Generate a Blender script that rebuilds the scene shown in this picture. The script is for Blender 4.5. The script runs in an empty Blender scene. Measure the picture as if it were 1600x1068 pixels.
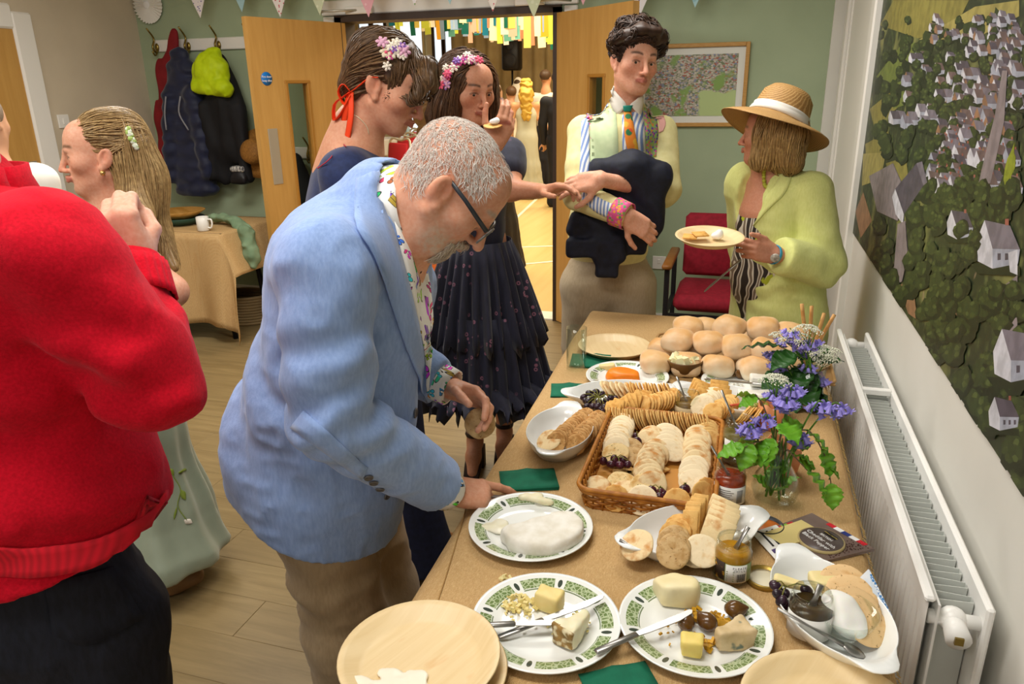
import bpy, math, random
import numpy as np
from mathutils import Matrix, Vector
rng = np.random.default_rng(7)
random.seed(7)
SC = bpy.context.scene
COL = SC.collection
A = np.array
V = lambda *a: np.array(a, float)
def nrm(v):
    v = np.asarray(v, float); return v / (np.linalg.norm(v) + 1e-12)

# ------------------------------------------------------------------ camera
FPX = 1165.0
dn = nrm((60., 3416., FPX)); fy = nrm((380., -404., FPX)); fy = nrm(fy - dn * (dn @ fy)); fx = np.cross(fy, -dn)
CM = np.stack([fx, fy, -dn])                # world = CM @ (right, down, forward)
EYE = V(0, 0, 1.61)
cam = bpy.data.cameras.new('camera'); camo = bpy.data.objects.new('camera', cam); COL.objects.link(camo)
cam.sensor_width = 36; cam.lens = FPX / 1600 * 36; cam.clip_start = .05
camo.matrix_world = Matrix(((CM[0,0], -CM[0,1], -CM[0,2], EYE[0]), (CM[1,0], -CM[1,1], -CM[1,2], EYE[1]), (CM[2,0], -CM[2,1], -CM[2,2], EYE[2]), (0,0,0,1)))
SC.camera = camo
def ray(px, py): return CM @ V((px - 800) / FPX, (py - 534) / FPX, 1)
def g(px, py, t): return EYE + ray(px, py) * t                 # a point at distance t
def onz(px, py, z): r = ray(px, py); return EYE + r * ((z - EYE[2]) / r[2])
def ony(px, py, y): r = ray(px, py); return EYE + r * (y / r[1])
def onx(px, py, x): r = ray(px, py); return EYE + r * (x / r[0])

# ------------------------------------------------------------------ world, lights, exposure
SC.view_settings.view_transform = 'Standard'; SC.view_settings.look = 'None'
SC.view_settings.gamma = 1; SC.view_settings.use_curve_mapping = False
SC.view_settings.exposure = 0.0
W = bpy.data.worlds.new('world'); SC.world = W; W.use_nodes = True
W.node_tree.nodes['Background'].inputs[0].default_value = (1, .97, .93, 1)
W.node_tree.nodes['Background'].inputs[1].default_value = .42
def area(name, loc, size, power, color, rot=(0,0,0)):
    l = bpy.data.lights.new(name, 'AREA'); l.shape = 'RECTANGLE'; l.size, l.size_y = size; l.energy = power; l.color = color
    o = bpy.data.objects.new(name, l); COL.objects.link(o); o.location = loc; o.rotation_euler = rot; return o
CEIL = 2.75
WARM = (1, .97, .915)
for i, (x, y, p) in enumerate([(-.75, .75, 30), (-2.6, .8, 28), (-.75, 2.9, 37), (-2.6, 2.9, 44), (-1.2, -1.2, 24)]):
    area('ceiling_lamp_light', (x, y, CEIL - .06), (1.2, .5), p, WARM)
for i, (x, y) in enumerate([(-2.6, 7.0), (-.6, 8.0), (-3.2, 10.5), (-1.2, 11.5)]):
    area('hall_lamp_light', (x, y, 3.6), (1.5, 1.5), 125, (1, .86, .62))

# ------------------------------------------------------------------ materials
def lin(h):
    if not isinstance(h, str): return tuple(h)[:3]
    h = h.lstrip('#'); c = [int(h[i:i+2], 16) / 255 for i in (0, 2, 4)]
    return tuple(x / 12.92 if x <= .04045 else ((x + .055) / 1.055) ** 2.4 for x in c)
MATS = {}
def newmat(name):
    m = bpy.data.materials.new(name); m.use_nodes = True
    nt = m.node_tree; b = nt.nodes['Principled BSDF']; return m, nt, b
def nd(nt, typ, **kw):
    n = nt.nodes.new('ShaderNode' + typ)
    for k, v in kw.items():
        if k.startswith('i_'): n.inputs[k[2:].replace('_', ' ')].default_value = v
        else: setattr(n, k, v)
    return n
def mixc(nt, fac, a, b, mode='MIX'):
    n = nt.nodes.new('ShaderNodeMix'); n.data_type = 'RGBA'; n.blend_type = mode
    for s, v in ((0, fac), (6, a), (7, b)):
        if isinstance(v, bpy.types.NodeSocket): nt.links.new(v, n.inputs[s])
        elif s == 0: n.inputs[0].default_value = v
        else: n.inputs[s].default_value = (*lin(v), 1)
    return n.outputs[2]
def mth(nt, op, a, b=None, c=None):
    n = nt.nodes.new('ShaderNodeMath'); n.operation = op
    for i, v in enumerate((a, b, c)):
        if v is None: continue
        if isinstance(v, bpy.types.NodeSocket): nt.links.new(v, n.inputs[i])
        else: n.inputs[i].default_value = v
    return n.outputs[0]
def coords(nt, scale=(1,1,1), kind='Object', rot=(0,0,0)):
    tc = nd(nt, 'TexCoord'); mp = nd(nt, 'Mapping'); nt.links.new(tc.outputs[kind], mp.inputs[0])
    mp.inputs['Scale'].default_value = scale; mp.inputs['Rotation'].default_value = rot; return mp.outputs[0]
def noise(nt, vec, sc, detail=3, rough=.5, dist=0):
    n = nd(nt, 'TexNoise'); nt.links.new(vec, n.inputs['Vector']); n.inputs['Scale'].default_value = sc
    n.inputs['Detail'].default_value = detail; n.inputs['Roughness'].default_value = rough; n.inputs['Distortion'].default_value = dist; return n.outputs['Fac']
def ramp(nt, fac, lo, hi):
    n = nd(nt, 'MapRange'); n.inputs[1].default_value = lo; n.inputs[2].default_value = hi; nt.links.new(fac, n.inputs[0]); return n.outputs[0]
def M(name, c, rough=.6, c2=None, sc=20, lo=.35, hi=.65, st=(1,1,1), c3=None, sc3=80, lo3=.6, hi3=.7, bump=0, bsc=150, bst=None, metal=0,
      spec=.4, trans=0, sss=0, sssr=(.02,.008,.004), coat=0, sheen=0, rnd=0, attr=None, ior=1.45, alpha=1, emit=0, bdist=.002):
    if name in MATS: return MATS[name]
    m, nt, b = newmat(name); col = None; vec = coords(nt, st)
    if attr:
        a = nd(nt, 'Attribute', attribute_name=attr); col = a.outputs['Color']
        if c2: col = mixc(nt, mth(nt, 'MULTIPLY', ramp(nt, noise(nt, vec, sc), lo, hi), .5), col, c2, 'MULTIPLY')
    elif c2:
        col = mixc(nt, ramp(nt, noise(nt, vec, sc, 4), lo, hi), c, c2)
    if c3:
        col = mixc(nt, ramp(nt, noise(nt, vec, sc3, 2), lo3, hi3), col if col else c, c3)
    if rnd:
        oi = nd(nt, 'ObjectInfo'); r = mth(nt, 'MULTIPLY_ADD', oi.outputs['Random'], 2 * rnd, 1 - rnd)
        hs = nd(nt, 'HueSaturation'); nt.links.new(r, hs.inputs['Value'])
        if col: nt.links.new(col, hs.inputs['Color'])
        else: hs.inputs['Color'].default_value = (*lin(c), 1)
        col = hs.outputs[0]
    if col: nt.links.new(col, b.inputs['Base Color'])
    else: b.inputs['Base Color'].default_value = (*lin(c), 1)
    b.inputs['Roughness'].default_value = rough; b.inputs['Metallic'].default_value = metal
    b.inputs['Specular IOR Level'].default_value = spec; b.inputs['IOR'].default_value = ior
    if trans: b.inputs['Transmission Weight'].default_value = trans
    if sss:
        b.inputs['Subsurface Weight'].default_value = sss; b.inputs['Subsurface Radius'].default_value = (1, .4, .2); b.inputs['Subsurface Scale'].default_value = sssr[0]
    if coat: b.inputs['Coat Weight'].default_value = coat; b.inputs['Coat Roughness'].default_value = .1
    if sheen: b.inputs['Sheen Weight'].default_value = sheen; b.inputs['Sheen Roughness'].default_value = .5
    if alpha < 1: b.inputs['Alpha'].default_value = alpha
    if emit:
        b.inputs['Emission Strength'].default_value = emit; b.inputs['Emission Color'].default_value = (*lin(c), 1)
    if bump:
        bv = coords(nt, bst or st); bn = nd(nt, 'Bump'); bn.inputs['Strength'].default_value = bump; bn.inputs['Distance'].default_value = bdist
        nt.links.new(noise(nt, bv, bsc, 3), bn.inputs['Height']); nt.links.new(bn.outputs[0], b.inputs['Normal'])
    MATS[name] = m; return m

# ------------------------------------------------------------------ mesh helpers
def mesh(name, v, f, mats=None, smooth=True, mi=None):
    me = bpy.data.meshes.new(name)
    v = np.asarray(v, np.float32)
    if isinstance(f, np.ndarray):
        n, k = f.shape
        me.vertices.add(len(v)); me.vertices.foreach_set('co', v.ravel())
        me.loops.add(n * k); me.loops.foreach_set('vertex_index', f.astype(np.int32).ravel())
        me.polygons.add(n); me.polygons.foreach_set('loop_start', np.arange(0, n * k, k, dtype=np.int32))
        me.update(calc_edges=True)
    else:
        me.from_pydata(v.tolist(), [], [list(map(int, q)) for q in f])
    if smooth: me.polygons.foreach_set('use_smooth', np.ones(len(me.polygons), bool))
    if mats is not None:
        for m in (mats if isinstance(mats, (list, tuple)) else [mats]): me.materials.append(m)
    if mi is not None: me.polygons.foreach_set('material_index', np.asarray(mi, np.int32))
    me.update(); return me
def link(name, me, parent=None, loc=(0,0,0), rot=None, scale=None, mat=None):
    o = bpy.data.objects.new(name, me); COL.objects.link(o)
    if mat is not None: o.matrix_world = Matrix(mat.tolist() if isinstance(mat, np.ndarray) else mat)
    else:
        o.location = loc
        if rot is not None: o.rotation_euler = rot
        if scale is not None: o.scale = scale
    if parent is not None: o.parent = parent
    return o
LABELS = set()
def tag(o, label=None, cat=None, group=None, kind=None):
    if label: o['label'] = label
    if cat: o['category'] = cat
    if group: o['group'] = group
    if kind: o['kind'] = kind
    return o
def empty(name, loc, label=None, cat=None, group=None, rz=0, kind=None):
    o = bpy.data.objects.new(name, None); COL.objects.link(o); o.location = loc; o.rotation_euler = (0, 0, rz); o.empty_display_size = .05
    return tag(o, label, cat, group, kind)
class G:
    """collects shapes into one mesh"""
    def __init__(s): s.v = []; s.f = []; s.m = []; s.n = 0
    def add(s, v, f, mi=0):
        v = np.asarray(v, float); s.v.append(v)
        for q in f: s.f.append([int(i) + s.n for i in q]); s.m.append(mi)
        s.n += len(v); return s
    def box(s, c, size, R=None, mi=0, bev=0):
        h = A(size) / 2; c = A(c, float)
        if bev:
            b = min(bev, h.min() * .95); vs = []; 
            for sx in (-1, 1):
                for sy in (-1, 1):
                    for sz in (-1, 1):
                        for ax in range(3):
                            p = h - b; p[ax] = h[ax]; vs.append(p * (sx, sy, sz))
            vs = A(vs); idx = lambda sx, sy, sz, ax: ((sx * 2 + sy) * 2 + sz) * 3 + ax
            fs = []
            for ax in range(3):
                a1, a2 = (ax + 1) % 3, (ax + 2) % 3
                for sg in (0, 1):
                    q = []
                    for (u, w) in ((0,0),(1,0),(1,1),(0,1)):
                        k = [0,0,0]; k[ax] = sg; k[a1] = u; k[a2] = w; q.append(idx(*k, ax))
                    fs.append(q if sg else q[::-1])
                for u in (0, 1):
                    for w in (0, 1):     # edges along ax
                        k0 = [0,0,0]; k1 = [0,0,0]; k1[ax] = 1
                        for k in (k0, k1): k[a1] = u; k[a2] = w
                        q = [idx(*k0, a1), idx(*k1, a1), idx(*k1, a2), idx(*k0, a2)]
                        fs.append(q if (u ^ w) else q[::-1])
            for sx in (0,1):
                for sy in (0,1):
                    for sz in (0,1):
                        q = [idx(sx,sy,sz,0), idx(sx,sy,sz,1), idx(sx,sy,sz,2)]
                        fs.append(q if (sx + sy + sz) % 2 else q[::-1])
        else:
            vs = A([[x, y, z] for x in (-1,1) for y in (-1,1) for z in (-1,1)]) * h
            fs = [(0,1,3,2),(4,6,7,5),(0,4,5,1),(2,3,7,6),(0,2,6,4),(1,5,7,3)]
        if R is not None: vs = vs @ A(R).T
        return s.add(vs + c, fs, mi)
    def tube(s, pts, r, n=8, mi=0, cap=True, flat=None, closed=False):
        v, f = tube(pts, r, n, cap, flat, closed); return s.add(v, f, mi)
    def lathe(s, prof, n=32, c=(0,0,0), R=None, mi=0, sx=1, sy=1, jit=None):
        v, f = lathe(prof, n); v = v * (sx, sy, 1)
        if R is not None: v = v @ A(R).T
        return s.add(v + A(c, float), f, mi)
    def prism(s, poly, z0, z1, R=None, c=(0,0,0), mi=0):
        p = A(poly, float); n = len(p)
        v = np.vstack([np.c_[p, np.full(n, z0)], np.c_[p, np.full(n, z1)]])
        f = [list(range(n))[::-1], list(range(n, 2 * n))] + [(i, (i + 1) % n, n + (i + 1) % n, n + i) for i in range(n)]
        if R is not None: v = v @ A(R).T
        return s.add(v + A(c, float), f, mi)
    def sphere(s, c, r, n=12, m=8, R=None, mi=0):
        th = np.linspace(0, np.pi, m + 1); prof = np.c_[np.sin(th), -np.cos(th)]
        v, f = lathe(prof, n); v = v * (A(r) if np.ndim(r) else r)
        if R is not None: v = v @ A(R).T
        return s.add(v + A(c, float), f, mi)
    def quadgrid(s, P, mi=0, thick=0):
        """P: (a,b,3) grid of points -> sheet, with thickness if asked"""
        a, b, _ = P.shape; v = P.reshape(-1, 3); ix = np.arange(a * b).reshape(a, b)
        f = np.stack([ix[:-1,:-1], ix[1:,:-1], ix[1:,1:], ix[:-1,1:]], -1).reshape(-1, 4).tolist()
        if thick:
            du = np.gradient(P, axis=0); dv = np.gradient(P, axis=1); N = np.cross(du, dv); N /= np.linalg.norm(N, axis=-1, keepdims=True) + 1e-9
            v2 = (P - N * thick).reshape(-1, 3); n = a * b
            f2 = [[i + n for i in q[::-1]] for q in f]
            border = list(ix[:,0]) + list(ix[-1,1:]) + list(ix[-2::-1,-1]) + list(ix[0,-2:0:-1])
            f3 = [(border[i], border[(i+1) % len(border)], border[(i+1) % len(border)] + n, border[i] + n) for i in range(len(border))]
            f3 = [q[::-1] for q in f3]
            return s.add(np.vstack([v, v2]), f + f2 + f3, mi)
        return s.add(v, f, mi)
    def xf(s, Mx):
        Mx = A(Mx); s.v = [v @ Mx[:3,:3].T + Mx[:3,3] for v in s.v]; return s
    def mesh(s, name, mats, smooth=True, base=None):
        v = np.vstack(s.v)
        if base is not None: v = v - A(base)
        return mesh(name, v, s.f, mats, smooth, s.m)
    def build(s, name, mats, parent=None, smooth=True, base=None, auto=None):
        o = link(name, s.mesh(name, mats, smooth, base), parent)
        return o
def frames(P, closed=False):
    P = A(P, float); T = np.gradient(P, axis=0)
    if closed: T = np.roll(P, -1, 0) - np.roll(P, 1, 0)
    T /= np.linalg.norm(T, axis=1, keepdims=True) + 1e-12
    up = V(0,0,1) if abs(T[0,2]) < .9 else V(0,1,0)
    U = []; u = nrm(np.cross(T[0], up))
    for t in T:
        u = nrm(u - t * (u @ t)); U.append(u)
    U = A(U); return T, U, np.cross(T, U)
def tube(pts, r, n=8, cap=True, flat=None, closed=False):
    P = A(pts, float); k = len(P); r = np.broadcast_to(A(r, float), (k,)) if np.ndim(r) <= 1 else r
    T, U, B = frames(P, closed); a = np.arange(n) * 2 * np.pi / n
    fl = 1 if flat is None else flat
    v = P[:,None] + r[:,None,None] * (np.cos(a)[None,:,None] * U[:,None] + fl * np.sin(a)[None,:,None] * B[:,None])
    v = v.reshape(-1, 3); f = []
    for i in range(k if closed else k - 1):
        for j in range(n):
            i2 = (i + 1) % k
            f.append((i*n+j, i*n+(j+1)%n, i2*n+(j+1)%n, i2*n+j))
    if cap and not closed: f += [list(range(n))[::-1], list(range((k-1)*n, k*n))]
    return v, f
def lathe(prof, n=32):
    prof = A(prof, float); a = np.arange(n) * 2 * np.pi / n; k = len(prof)
    v = np.stack([prof[:,0,None] * np.cos(a), prof[:,0,None] * np.sin(a), np.repeat(prof[:,1,None], n, 1)], -1).reshape(-1, 3)
    f = [(i*n+j, i*n+(j+1)%n, (i+1)*n+(j+1)%n, (i+1)*n+j) for i in range(k-1) for j in range(n)]
    return v, f
def spline(ctrl, n=20):
    """Catmull-Rom through the control points"""
    c = A(ctrl, float); c = np.vstack([2*c[0]-c[1], c, 2*c[-1]-c[-2]]); m = len(c) - 3; out = []
    for u in np.linspace(0, m, n):
        i = min(int(u), m - 1); t = u - i; p0, p1, p2, p3 = c[i:i+4]
        out.append(.5 * ((2*p1) + (-p0+p2)*t + (2*p0-5*p1+4*p2-p3)*t*t + (-p0+3*p1-3*p2+p3)*t**3))
    return A(out)
def rot(ax, a):
    ax = nrm(ax); K = A([[0,-ax[2],ax[1]],[ax[2],0,-ax[0]],[-ax[1],ax[0],0]]); return np.eye(3) + math.sin(a)*K + (1-math.cos(a))*K@K
def rz(a): return rot((0,0,1), a)
def frame(x, z):
    """rotation with first column along x, third near z"""
    x = nrm(x); z = nrm(A(z, float) - x * (x @ A(z, float))); return np.stack([x, np.cross(z, x), z], 1)
def m4(R, t):
    m = np.eye(4); m[:3,:3] = R; m[:3,3] = t; return m
_VN = np.random.default_rng(3).random((32,32,32)).astype(np.float32)
def vn(p, sc=1.0, seed=0):
    q = np.asarray(p, np.float32) * np.float32(sc) + seed * 7.31 + 100; i = np.floor(q).astype(np.int32); f = q - i; f = f*f*(3-2*f); i &= 31; j = (i + 1) & 31
    a = lambda X, Y, Z: _VN[X[...,0], Y[...,1], Z[...,2]]
    x0 = a(i,i,i)*(1-f[...,0]) + a(j,i,i)*f[...,0]; x1 = a(i,j,i)*(1-f[...,0]) + a(j,j,i)*f[...,0]
    x2 = a(i,i,j)*(1-f[...,0]) + a(j,i,j)*f[...,0]; x3 = a(i,j,j)*(1-f[...,0]) + a(j,j,j)*f[...,0]
    y0 = x0*(1-f[...,1]) + x1*f[...,1]; y1 = x2*(1-f[...,1]) + x3*f[...,1]
    return (y0*(1-f[...,2]) + y1*f[...,2]) * 2 - 1

# ------------------------------------------------------------------ distance-field sculpting
class Sdf:
    def __init__(s): s.p = []; s.disp = []; s.post = []; s.fine = []
    def cap(s, a, b, ra, rb=None, k=.01, op='u', sq=None):
        s.p.append(('cap', A(a, np.float32), A(b, np.float32), ra, ra if rb is None else rb, k, op, None if sq is None else (nrm(sq[0]).astype(np.float32), sq[1]))); return s
    def chain(s, pts, rs, k=.01, op='u', sq=None):
        for i in range(len(pts) - 1): s.cap(pts[i], pts[i+1], rs[i], rs[i+1], k, op, sq)
        return s
    def ell(s, c, r, R=None, k=.01, op='u'):
        s.p.append(('ell', A(c, np.float32), A(r, np.float32), None if R is None else A(R, np.float32), None, k, op, None)); return s
    def box(s, c, h, R=None, rd=.01, k=.01, op='u'):
        s.p.append(('box', A(c, np.float32), A(h, np.float32), None if R is None else A(R, np.float32), rd, k, op, None)); return s
    def plane(s, c, n, k=.01, op='i'):        # keeps the side the normal points away from
        s.p.append(('pl', A(c, np.float32), nrm(n).astype(np.float32), None, None, k, op, None)); return s
    def cut(s, c, n, k=.004): s.post.append(('pl', A(c, np.float32), nrm(n).astype(np.float32), None, None, k, 'i', None)); return s
    @staticmethod
    def d1(q, P):
        t = q[0]
        if t == 'cap':
            a, b = q[1], q[2]; p = P - a; ab = b - a; sc = 1
            if q[7] is not None:
                n, f = q[7]; p = p + (p @ n)[:,None] * n * (1/f - 1); ab = ab + (ab @ n) * n * (1/f - 1); sc = min(1, f)
            h = np.clip((p @ ab) / (ab @ ab + 1e-12), 0, 1); d = p - h[:,None] * ab
            return (np.sqrt(np.einsum('ij,ij->i', d, d)) - (q[3] + (q[4] - q[3]) * h)) * sc
        if t == 'ell':
            p = P - q[1]
            if q[3] is not None: p = p @ q[3]
            k0 = np.linalg.norm(p / q[2], axis=1); k1 = np.linalg.norm(p / q[2]**2, axis=1) + 1e-9; return np.maximum(k0 * (k0 - 1) / k1, -q[2].min())
        if t == 'box':
            p = P - q[1]
            if q[3] is not None: p = p @ q[3]
            w = np.abs(p) - (q[2] - q[4]); return np.linalg.norm(np.maximum(w, 0), axis=1) + np.minimum(w.max(1), 0) - q[4]
        return (P - q[1]) @ q[2]
    @staticmethod
    def comb(d, e, k, op):
        if op == 'u': h = np.maximum(k - np.abs(d - e), 0) / k; return np.minimum(d, e) - h*h*k*.25
        if op == 's': e = -e
        h = np.maximum(k - np.abs(d - e), 0) / k; return np.maximum(d, e) + h*h*k*.25
    def eval(s, P, dsp=True):
        P = np.asarray(P, np.float32); d = np.full(len(P), 9, np.float32)
        for q in s.p: d = s.comb(d, s.d1(q, P), q[5], q[6])
        if dsp:
            for f in s.disp: d = d + f(P)
        for q in s.post: d = s.comb(d, s.d1(q, P), q[5], q[6])
        return d
    def grad(s, P, e=.003):
        return A([s.eval(P + V(*o)) - s.eval(P - V(*o)) for o in ((e,0,0),(0,e,0),(0,0,e))]).T / (2*e)
    def mesh(s, res, lo=None, hi=None, smooth=1, B=8):
        if lo is None:
            L, H = [], []
            for q in s.p:
                if q[6] != 'u': continue
                if q[0] == 'cap': r = max(q[3], q[4]); L += [np.minimum(q[1], q[2]) - r]; H += [np.maximum(q[1], q[2]) + r]
                else: r = np.linalg.norm(q[2]) if q[0] == 'box' else q[2].max(); L += [q[1] - r]; H += [q[1] + r]
            lo = np.min(L, 0); hi = np.max(H, 0)
        lo = A(lo) - 3*res; hi = A(hi) + 3*res; bs = B * res
        nb = np.ceil((hi - lo) / bs).astype(int); bi = np.stack(np.meshgrid(*[np.arange(n) for n in nb], indexing='ij'), -1).reshape(-1, 3)
        cen = (lo + (bi + .5) * bs).astype(np.float32); D = [s.d1(q, cen) for q in s.p]; d = np.full(len(cen), 9, np.float32)
        for q, e in zip(s.p, D): d = s.comb(d, e, q[5], q[6])
        diag = bs * math.sqrt(3) / 2; mg = .02 if s.disp else 0
        keep = np.abs(d) < diag * 1.7 + mg; bi = bi[keep]; D = [e[keep] for e in D]; nbk = len(bi)
        n1 = B + 1; off = np.stack(np.meshgrid(*[np.arange(n1)]*3, indexing='ij'), -1).reshape(-1, 3)
        P = (lo + ((bi[:,None] * B + off[None]) * res)).astype(np.float32); d = np.full(P.shape[:2], 9, np.float32)
        for q, e in zip(s.p, D):
            if q[6] == 'i': m = e > -(diag * 1.3 + q[5] + mg)
            else: m = e < diag * 1.5 + q[5] + mg
            if not m.any(): continue
            x = s.d1(q, P[m].reshape(-1, 3)).reshape(-1, n1**3); d[m] = s.comb(d[m], x, q[5], q[6])
        for f in s.disp: d += f(P.reshape(-1, 3)).reshape(d.shape)
        for q in s.post: d = s.comb(d, s.d1(q, P.reshape(-1, 3)).reshape(d.shape), q[5], q[6])
        d = d.reshape(nbk, n1, n1, n1)
        c8 = [d[:, x:x+B, y:y+B, z:z+B] for x in (0,1) for y in (0,1) for z in (0,1)]
        C = np.stack(c8, -1); ins = C < 0; act = ins.any(-1) & ~ins.all(-1)
        b, ci, cj, ck = np.nonzero(act); val = C[act]; cell = bi[b] * B + np.stack([ci, cj, ck], 1)
        co = A([[x, y, z] for x in (0,1) for y in (0,1) for z in (0,1)], np.float32)
        acc = np.zeros((len(val), 3), np.float32); cnt = np.zeros(len(val), np.float32)
        for i in range(8):
            for j in range(i + 1, 8):
                if np.abs(co[i] - co[j]).sum() != 1: continue
                m = (val[:,i] < 0) != (val[:,j] < 0); t = val[m,i] / (val[m,i] - val[m,j])
                acc[m] += co[i] + t[:,None] * (co[j] - co[i]); cnt[m] += 1
        vtx = lo + (cell + acc / cnt[:,None]) * res
        big = nb.max() * B + 8; key = (cell[:,0].astype(np.int64) * big + cell[:,1]) * big + cell[:,2]
        order = np.argsort(key); sk = key[order]
        def look(c):
            kk = (c[:,0].astype(np.int64) * big + c[:,1]) * big + c[:,2]; ii = np.minimum(np.searchsorted(sk, kk), len(sk) - 1); return np.where(sk[ii] == kk, order[ii], -1)
        F = []
        for ax, cj2 in ((0, 4), (1, 2), (2, 1)):
            s0 = val[:,0] < 0; s1 = val[:,cj2] < 0; m = s0 != s1
            if not m.any(): continue
            c = cell[m]; u = np.zeros(3, int); w = np.zeros(3, int); u[(ax+1)%3] = 1; w[(ax+2)%3] = 1
            q = np.stack([look(c), look(c - u), look(c - u - w), look(c - w)], 1); fl = s0[m]; q[~fl] = q[~fl][:, ::-1]
            F.append(q[(q >= 0).all(1)])
        F = np.vstack(F); us, F = np.unique(F, return_inverse=True); F = F.reshape(-1, 4); vtx = vtx[us]
        if smooth:
            e = np.vstack([F[:, [0,1]], F[:, [1,2]], F[:, [2,3]], F[:, [3,0]]])
            for _ in range(smooth):
                sm = np.zeros_like(vtx); dg = np.zeros(len(vtx))
                for ax in range(3): sm[:,ax] = np.bincount(e[:,0], vtx[e[:,1],ax], len(vtx)) + np.bincount(e[:,1], vtx[e[:,0],ax], len(vtx))
                dg = np.bincount(e[:,0], minlength=len(vtx)) + np.bincount(e[:,1], minlength=len(vtx))
                vtx = .4 * vtx + .6 * sm / np.maximum(dg, 1)[:,None]
        return vtx, F
    def build(s, name, res, mat, parent=None, base=None, smooth=1, col=None):
        v, f = s.mesh(res, smooth=smooth)
        if s.fine:        # keep the fine grid only where the shape is intricate
            far = np.min([np.linalg.norm(v - c, axis=1) - r for c, r in s.fine], 0) > 0; q = np.floor(v / (3.2 * res)).astype(np.int64) + 4000; key = np.where(far, (q[:,0] * 8192 + q[:,1]) * 8192 + q[:,2], -1 - np.arange(len(v)))
            _, iv = np.unique(key, return_inverse=True); n = np.bincount(iv); v = np.stack([np.bincount(iv, v[:,i]) / n for i in range(3)], 1); f = iv[f]; f = np.vstack([f[:, [0,1,2]], f[:, [0,2,3]]]); f = f[(f[:,0] != f[:,1]) & (f[:,1] != f[:,2]) & (f[:,0] != f[:,2])]
        me = mesh(name, v - (0 if base is None else A(base)), f, mat)
        if col is not None:
            at = me.color_attributes.new('Col', 'FLOAT_COLOR', 'POINT'); c = np.ones((len(v), 4), np.float32); c[:,:3] = col(v)
            at.data.foreach_set('color', c.ravel())
        return link(name, me, parent)
def text(body, size, mat, parent, name='lettering', mx=None, depth=.0003, align='CENTER'):
    cu = bpy.data.curves.new(name, 'FONT'); cu.body = body; cu.size = size; cu.align_x = align; cu.align_y = 'CENTER'; cu.extrude = depth; cu.resolution_u = 2
    o = bpy.data.objects.new(name, cu); COL.objects.link(o)
    dg = bpy.context.evaluated_depsgraph_get(); me = bpy.data.meshes.new_from_object(o.evaluated_get(dg)); bpy.data.objects.remove(o); bpy.data.curves.remove(cu)
    me.materials.clear(); me.materials.append(mat)
    return link(name, me, parent, mat=mx)
# ------------------------------------------------------------------ the room
YB = 5.08; XL = -4.565; XR = .5; YF = -1.6
def slab(name, lo, hi, mat, kind='structure', parent=None, label=None, bev=0):
    lo, hi = A(lo, float), A(hi, float); c = (lo + hi) / 2
    o = link(name, G().box((0,0,0), hi - lo, bev=bev).mesh(name, mat, smooth=False), parent, loc=c)
    if parent is None: tag(o, label, kind=kind)
    return o
m_green = M('wall_green', '#a6b596', .75, '#9fae8f', sc=3, bump=.05, bsc=90)
m_cream = M('wall_cream', '#dddbd3', .7, '#d7d5cc', sc=3, bump=.05, bsc=90)
m_grey = M('wall_grey', '#d0c2aa', .75, '#c8baa3', sc=3, bump=.05, bsc=90)
m_white = M('white_paint', '#ece9e2', .35)
m_rad = M('radiator_enamel', '#f1f0ec', .3)
m_radin = M('radiator_fin', '#c9ccc6', .5)
m_dark = M('dark_wood_frame', '#3a2a1e', .5)
m_black = M('black_metal', '#17161a', .45)
# floor
fl = slab('floor', (XL - .1, YF, -.06), (XR + .1, YB, -.012), M('floor_base', '#6d5d45', .8), label='pale wood-effect plank floor of the room')
mplank, nt, b = newmat('vinyl_plank')
vec = coords(nt, (1.2, 14, 1)); oi = nd(nt, 'ObjectInfo')
ad = nd(nt, 'VectorMath', operation='ADD'); nt.links.new(vec, ad.inputs[0]); cx = nd(nt, 'CombineXYZ'); nt.links.new(mth(nt, 'MULTIPLY', oi.outputs['Random'], 40), cx.inputs[0]); nt.links.new(cx.outputs[0], ad.inputs[1])
n1 = noise(nt, ad.outputs[0], 2.2, 6, .65, .6)
c = mixc(nt, ramp(nt, n1, .3, .72), '#75623f', '#947f57')
c = mixc(nt, mth(nt, 'MULTIPLY', oi.outputs['Random'], .5), c, '#7d6a48')
nt.links.new(c, b.inputs['Base Color']); b.inputs['Roughness'].default_value = .42; b.inputs['Specular IOR Level'].default_value = .35
pl_me = G().box((0,0,0), (1.2, .1745, .012), bev=.0012).mesh('plank', mplank, False)
r = 0; y = YF + .1; frm = nrm(V(-.35, 1, 0))
while y < YB - .02:
    x = XL - 1 + (r * .43) % 1.2
    while x < XR:
        x0 = max(x, XL - .1); x1 = min(x + 1.2, XR)
        if x1 - x0 > .05:
            w = min(.172, YB - (y - .086))
            link('plank', pl_me, fl, loc=((x0 + x1) / 2 - fl.location.x, y - fl.location.y, -.006 - fl.location.z), scale=((x1 - x0 - .001) / 1.2, 1, 1))
        x += 1.2
    y += .175; r += 1
# back wall round the doorway, with the doorway from x -2.80 to -1.26
DX0, DX1, DZ = -2.80, -1.26, 2.07
bw = G(); 
for lo, hi in (((XL - .1, YB, 0), (DX0 - .04, YB + .14, CEIL)), ((DX1 + .04, YB, 0), (XR + .12, YB + .14, CEIL)), ((DX0 - .04, YB, DZ + .04), (DX1 + .04, YB + .14, CEIL))):
    bw.box((A(lo) + A(hi)) / 2, A(hi) - A(lo))
tag(bw.build('wall_back', m_green, smooth=False), 'sage green back wall round the double doorway', kind='structure')
slab('wall_left', (XL - .12, YF, 0), (XL, YB, CEIL), m_grey, label='taupe wall on the left with a wooden door')
slab('wall_right', (XR, YF, 0), (XR + .12, YB, CEIL), m_cream, label='cream wall with the radiator and the aerial mural')
slab('ceiling', (XL, YF, CEIL), (XR, YB, CEIL + .1), M('ceiling_white', '#eeeae0', .8), label='white ceiling of the room')
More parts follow.
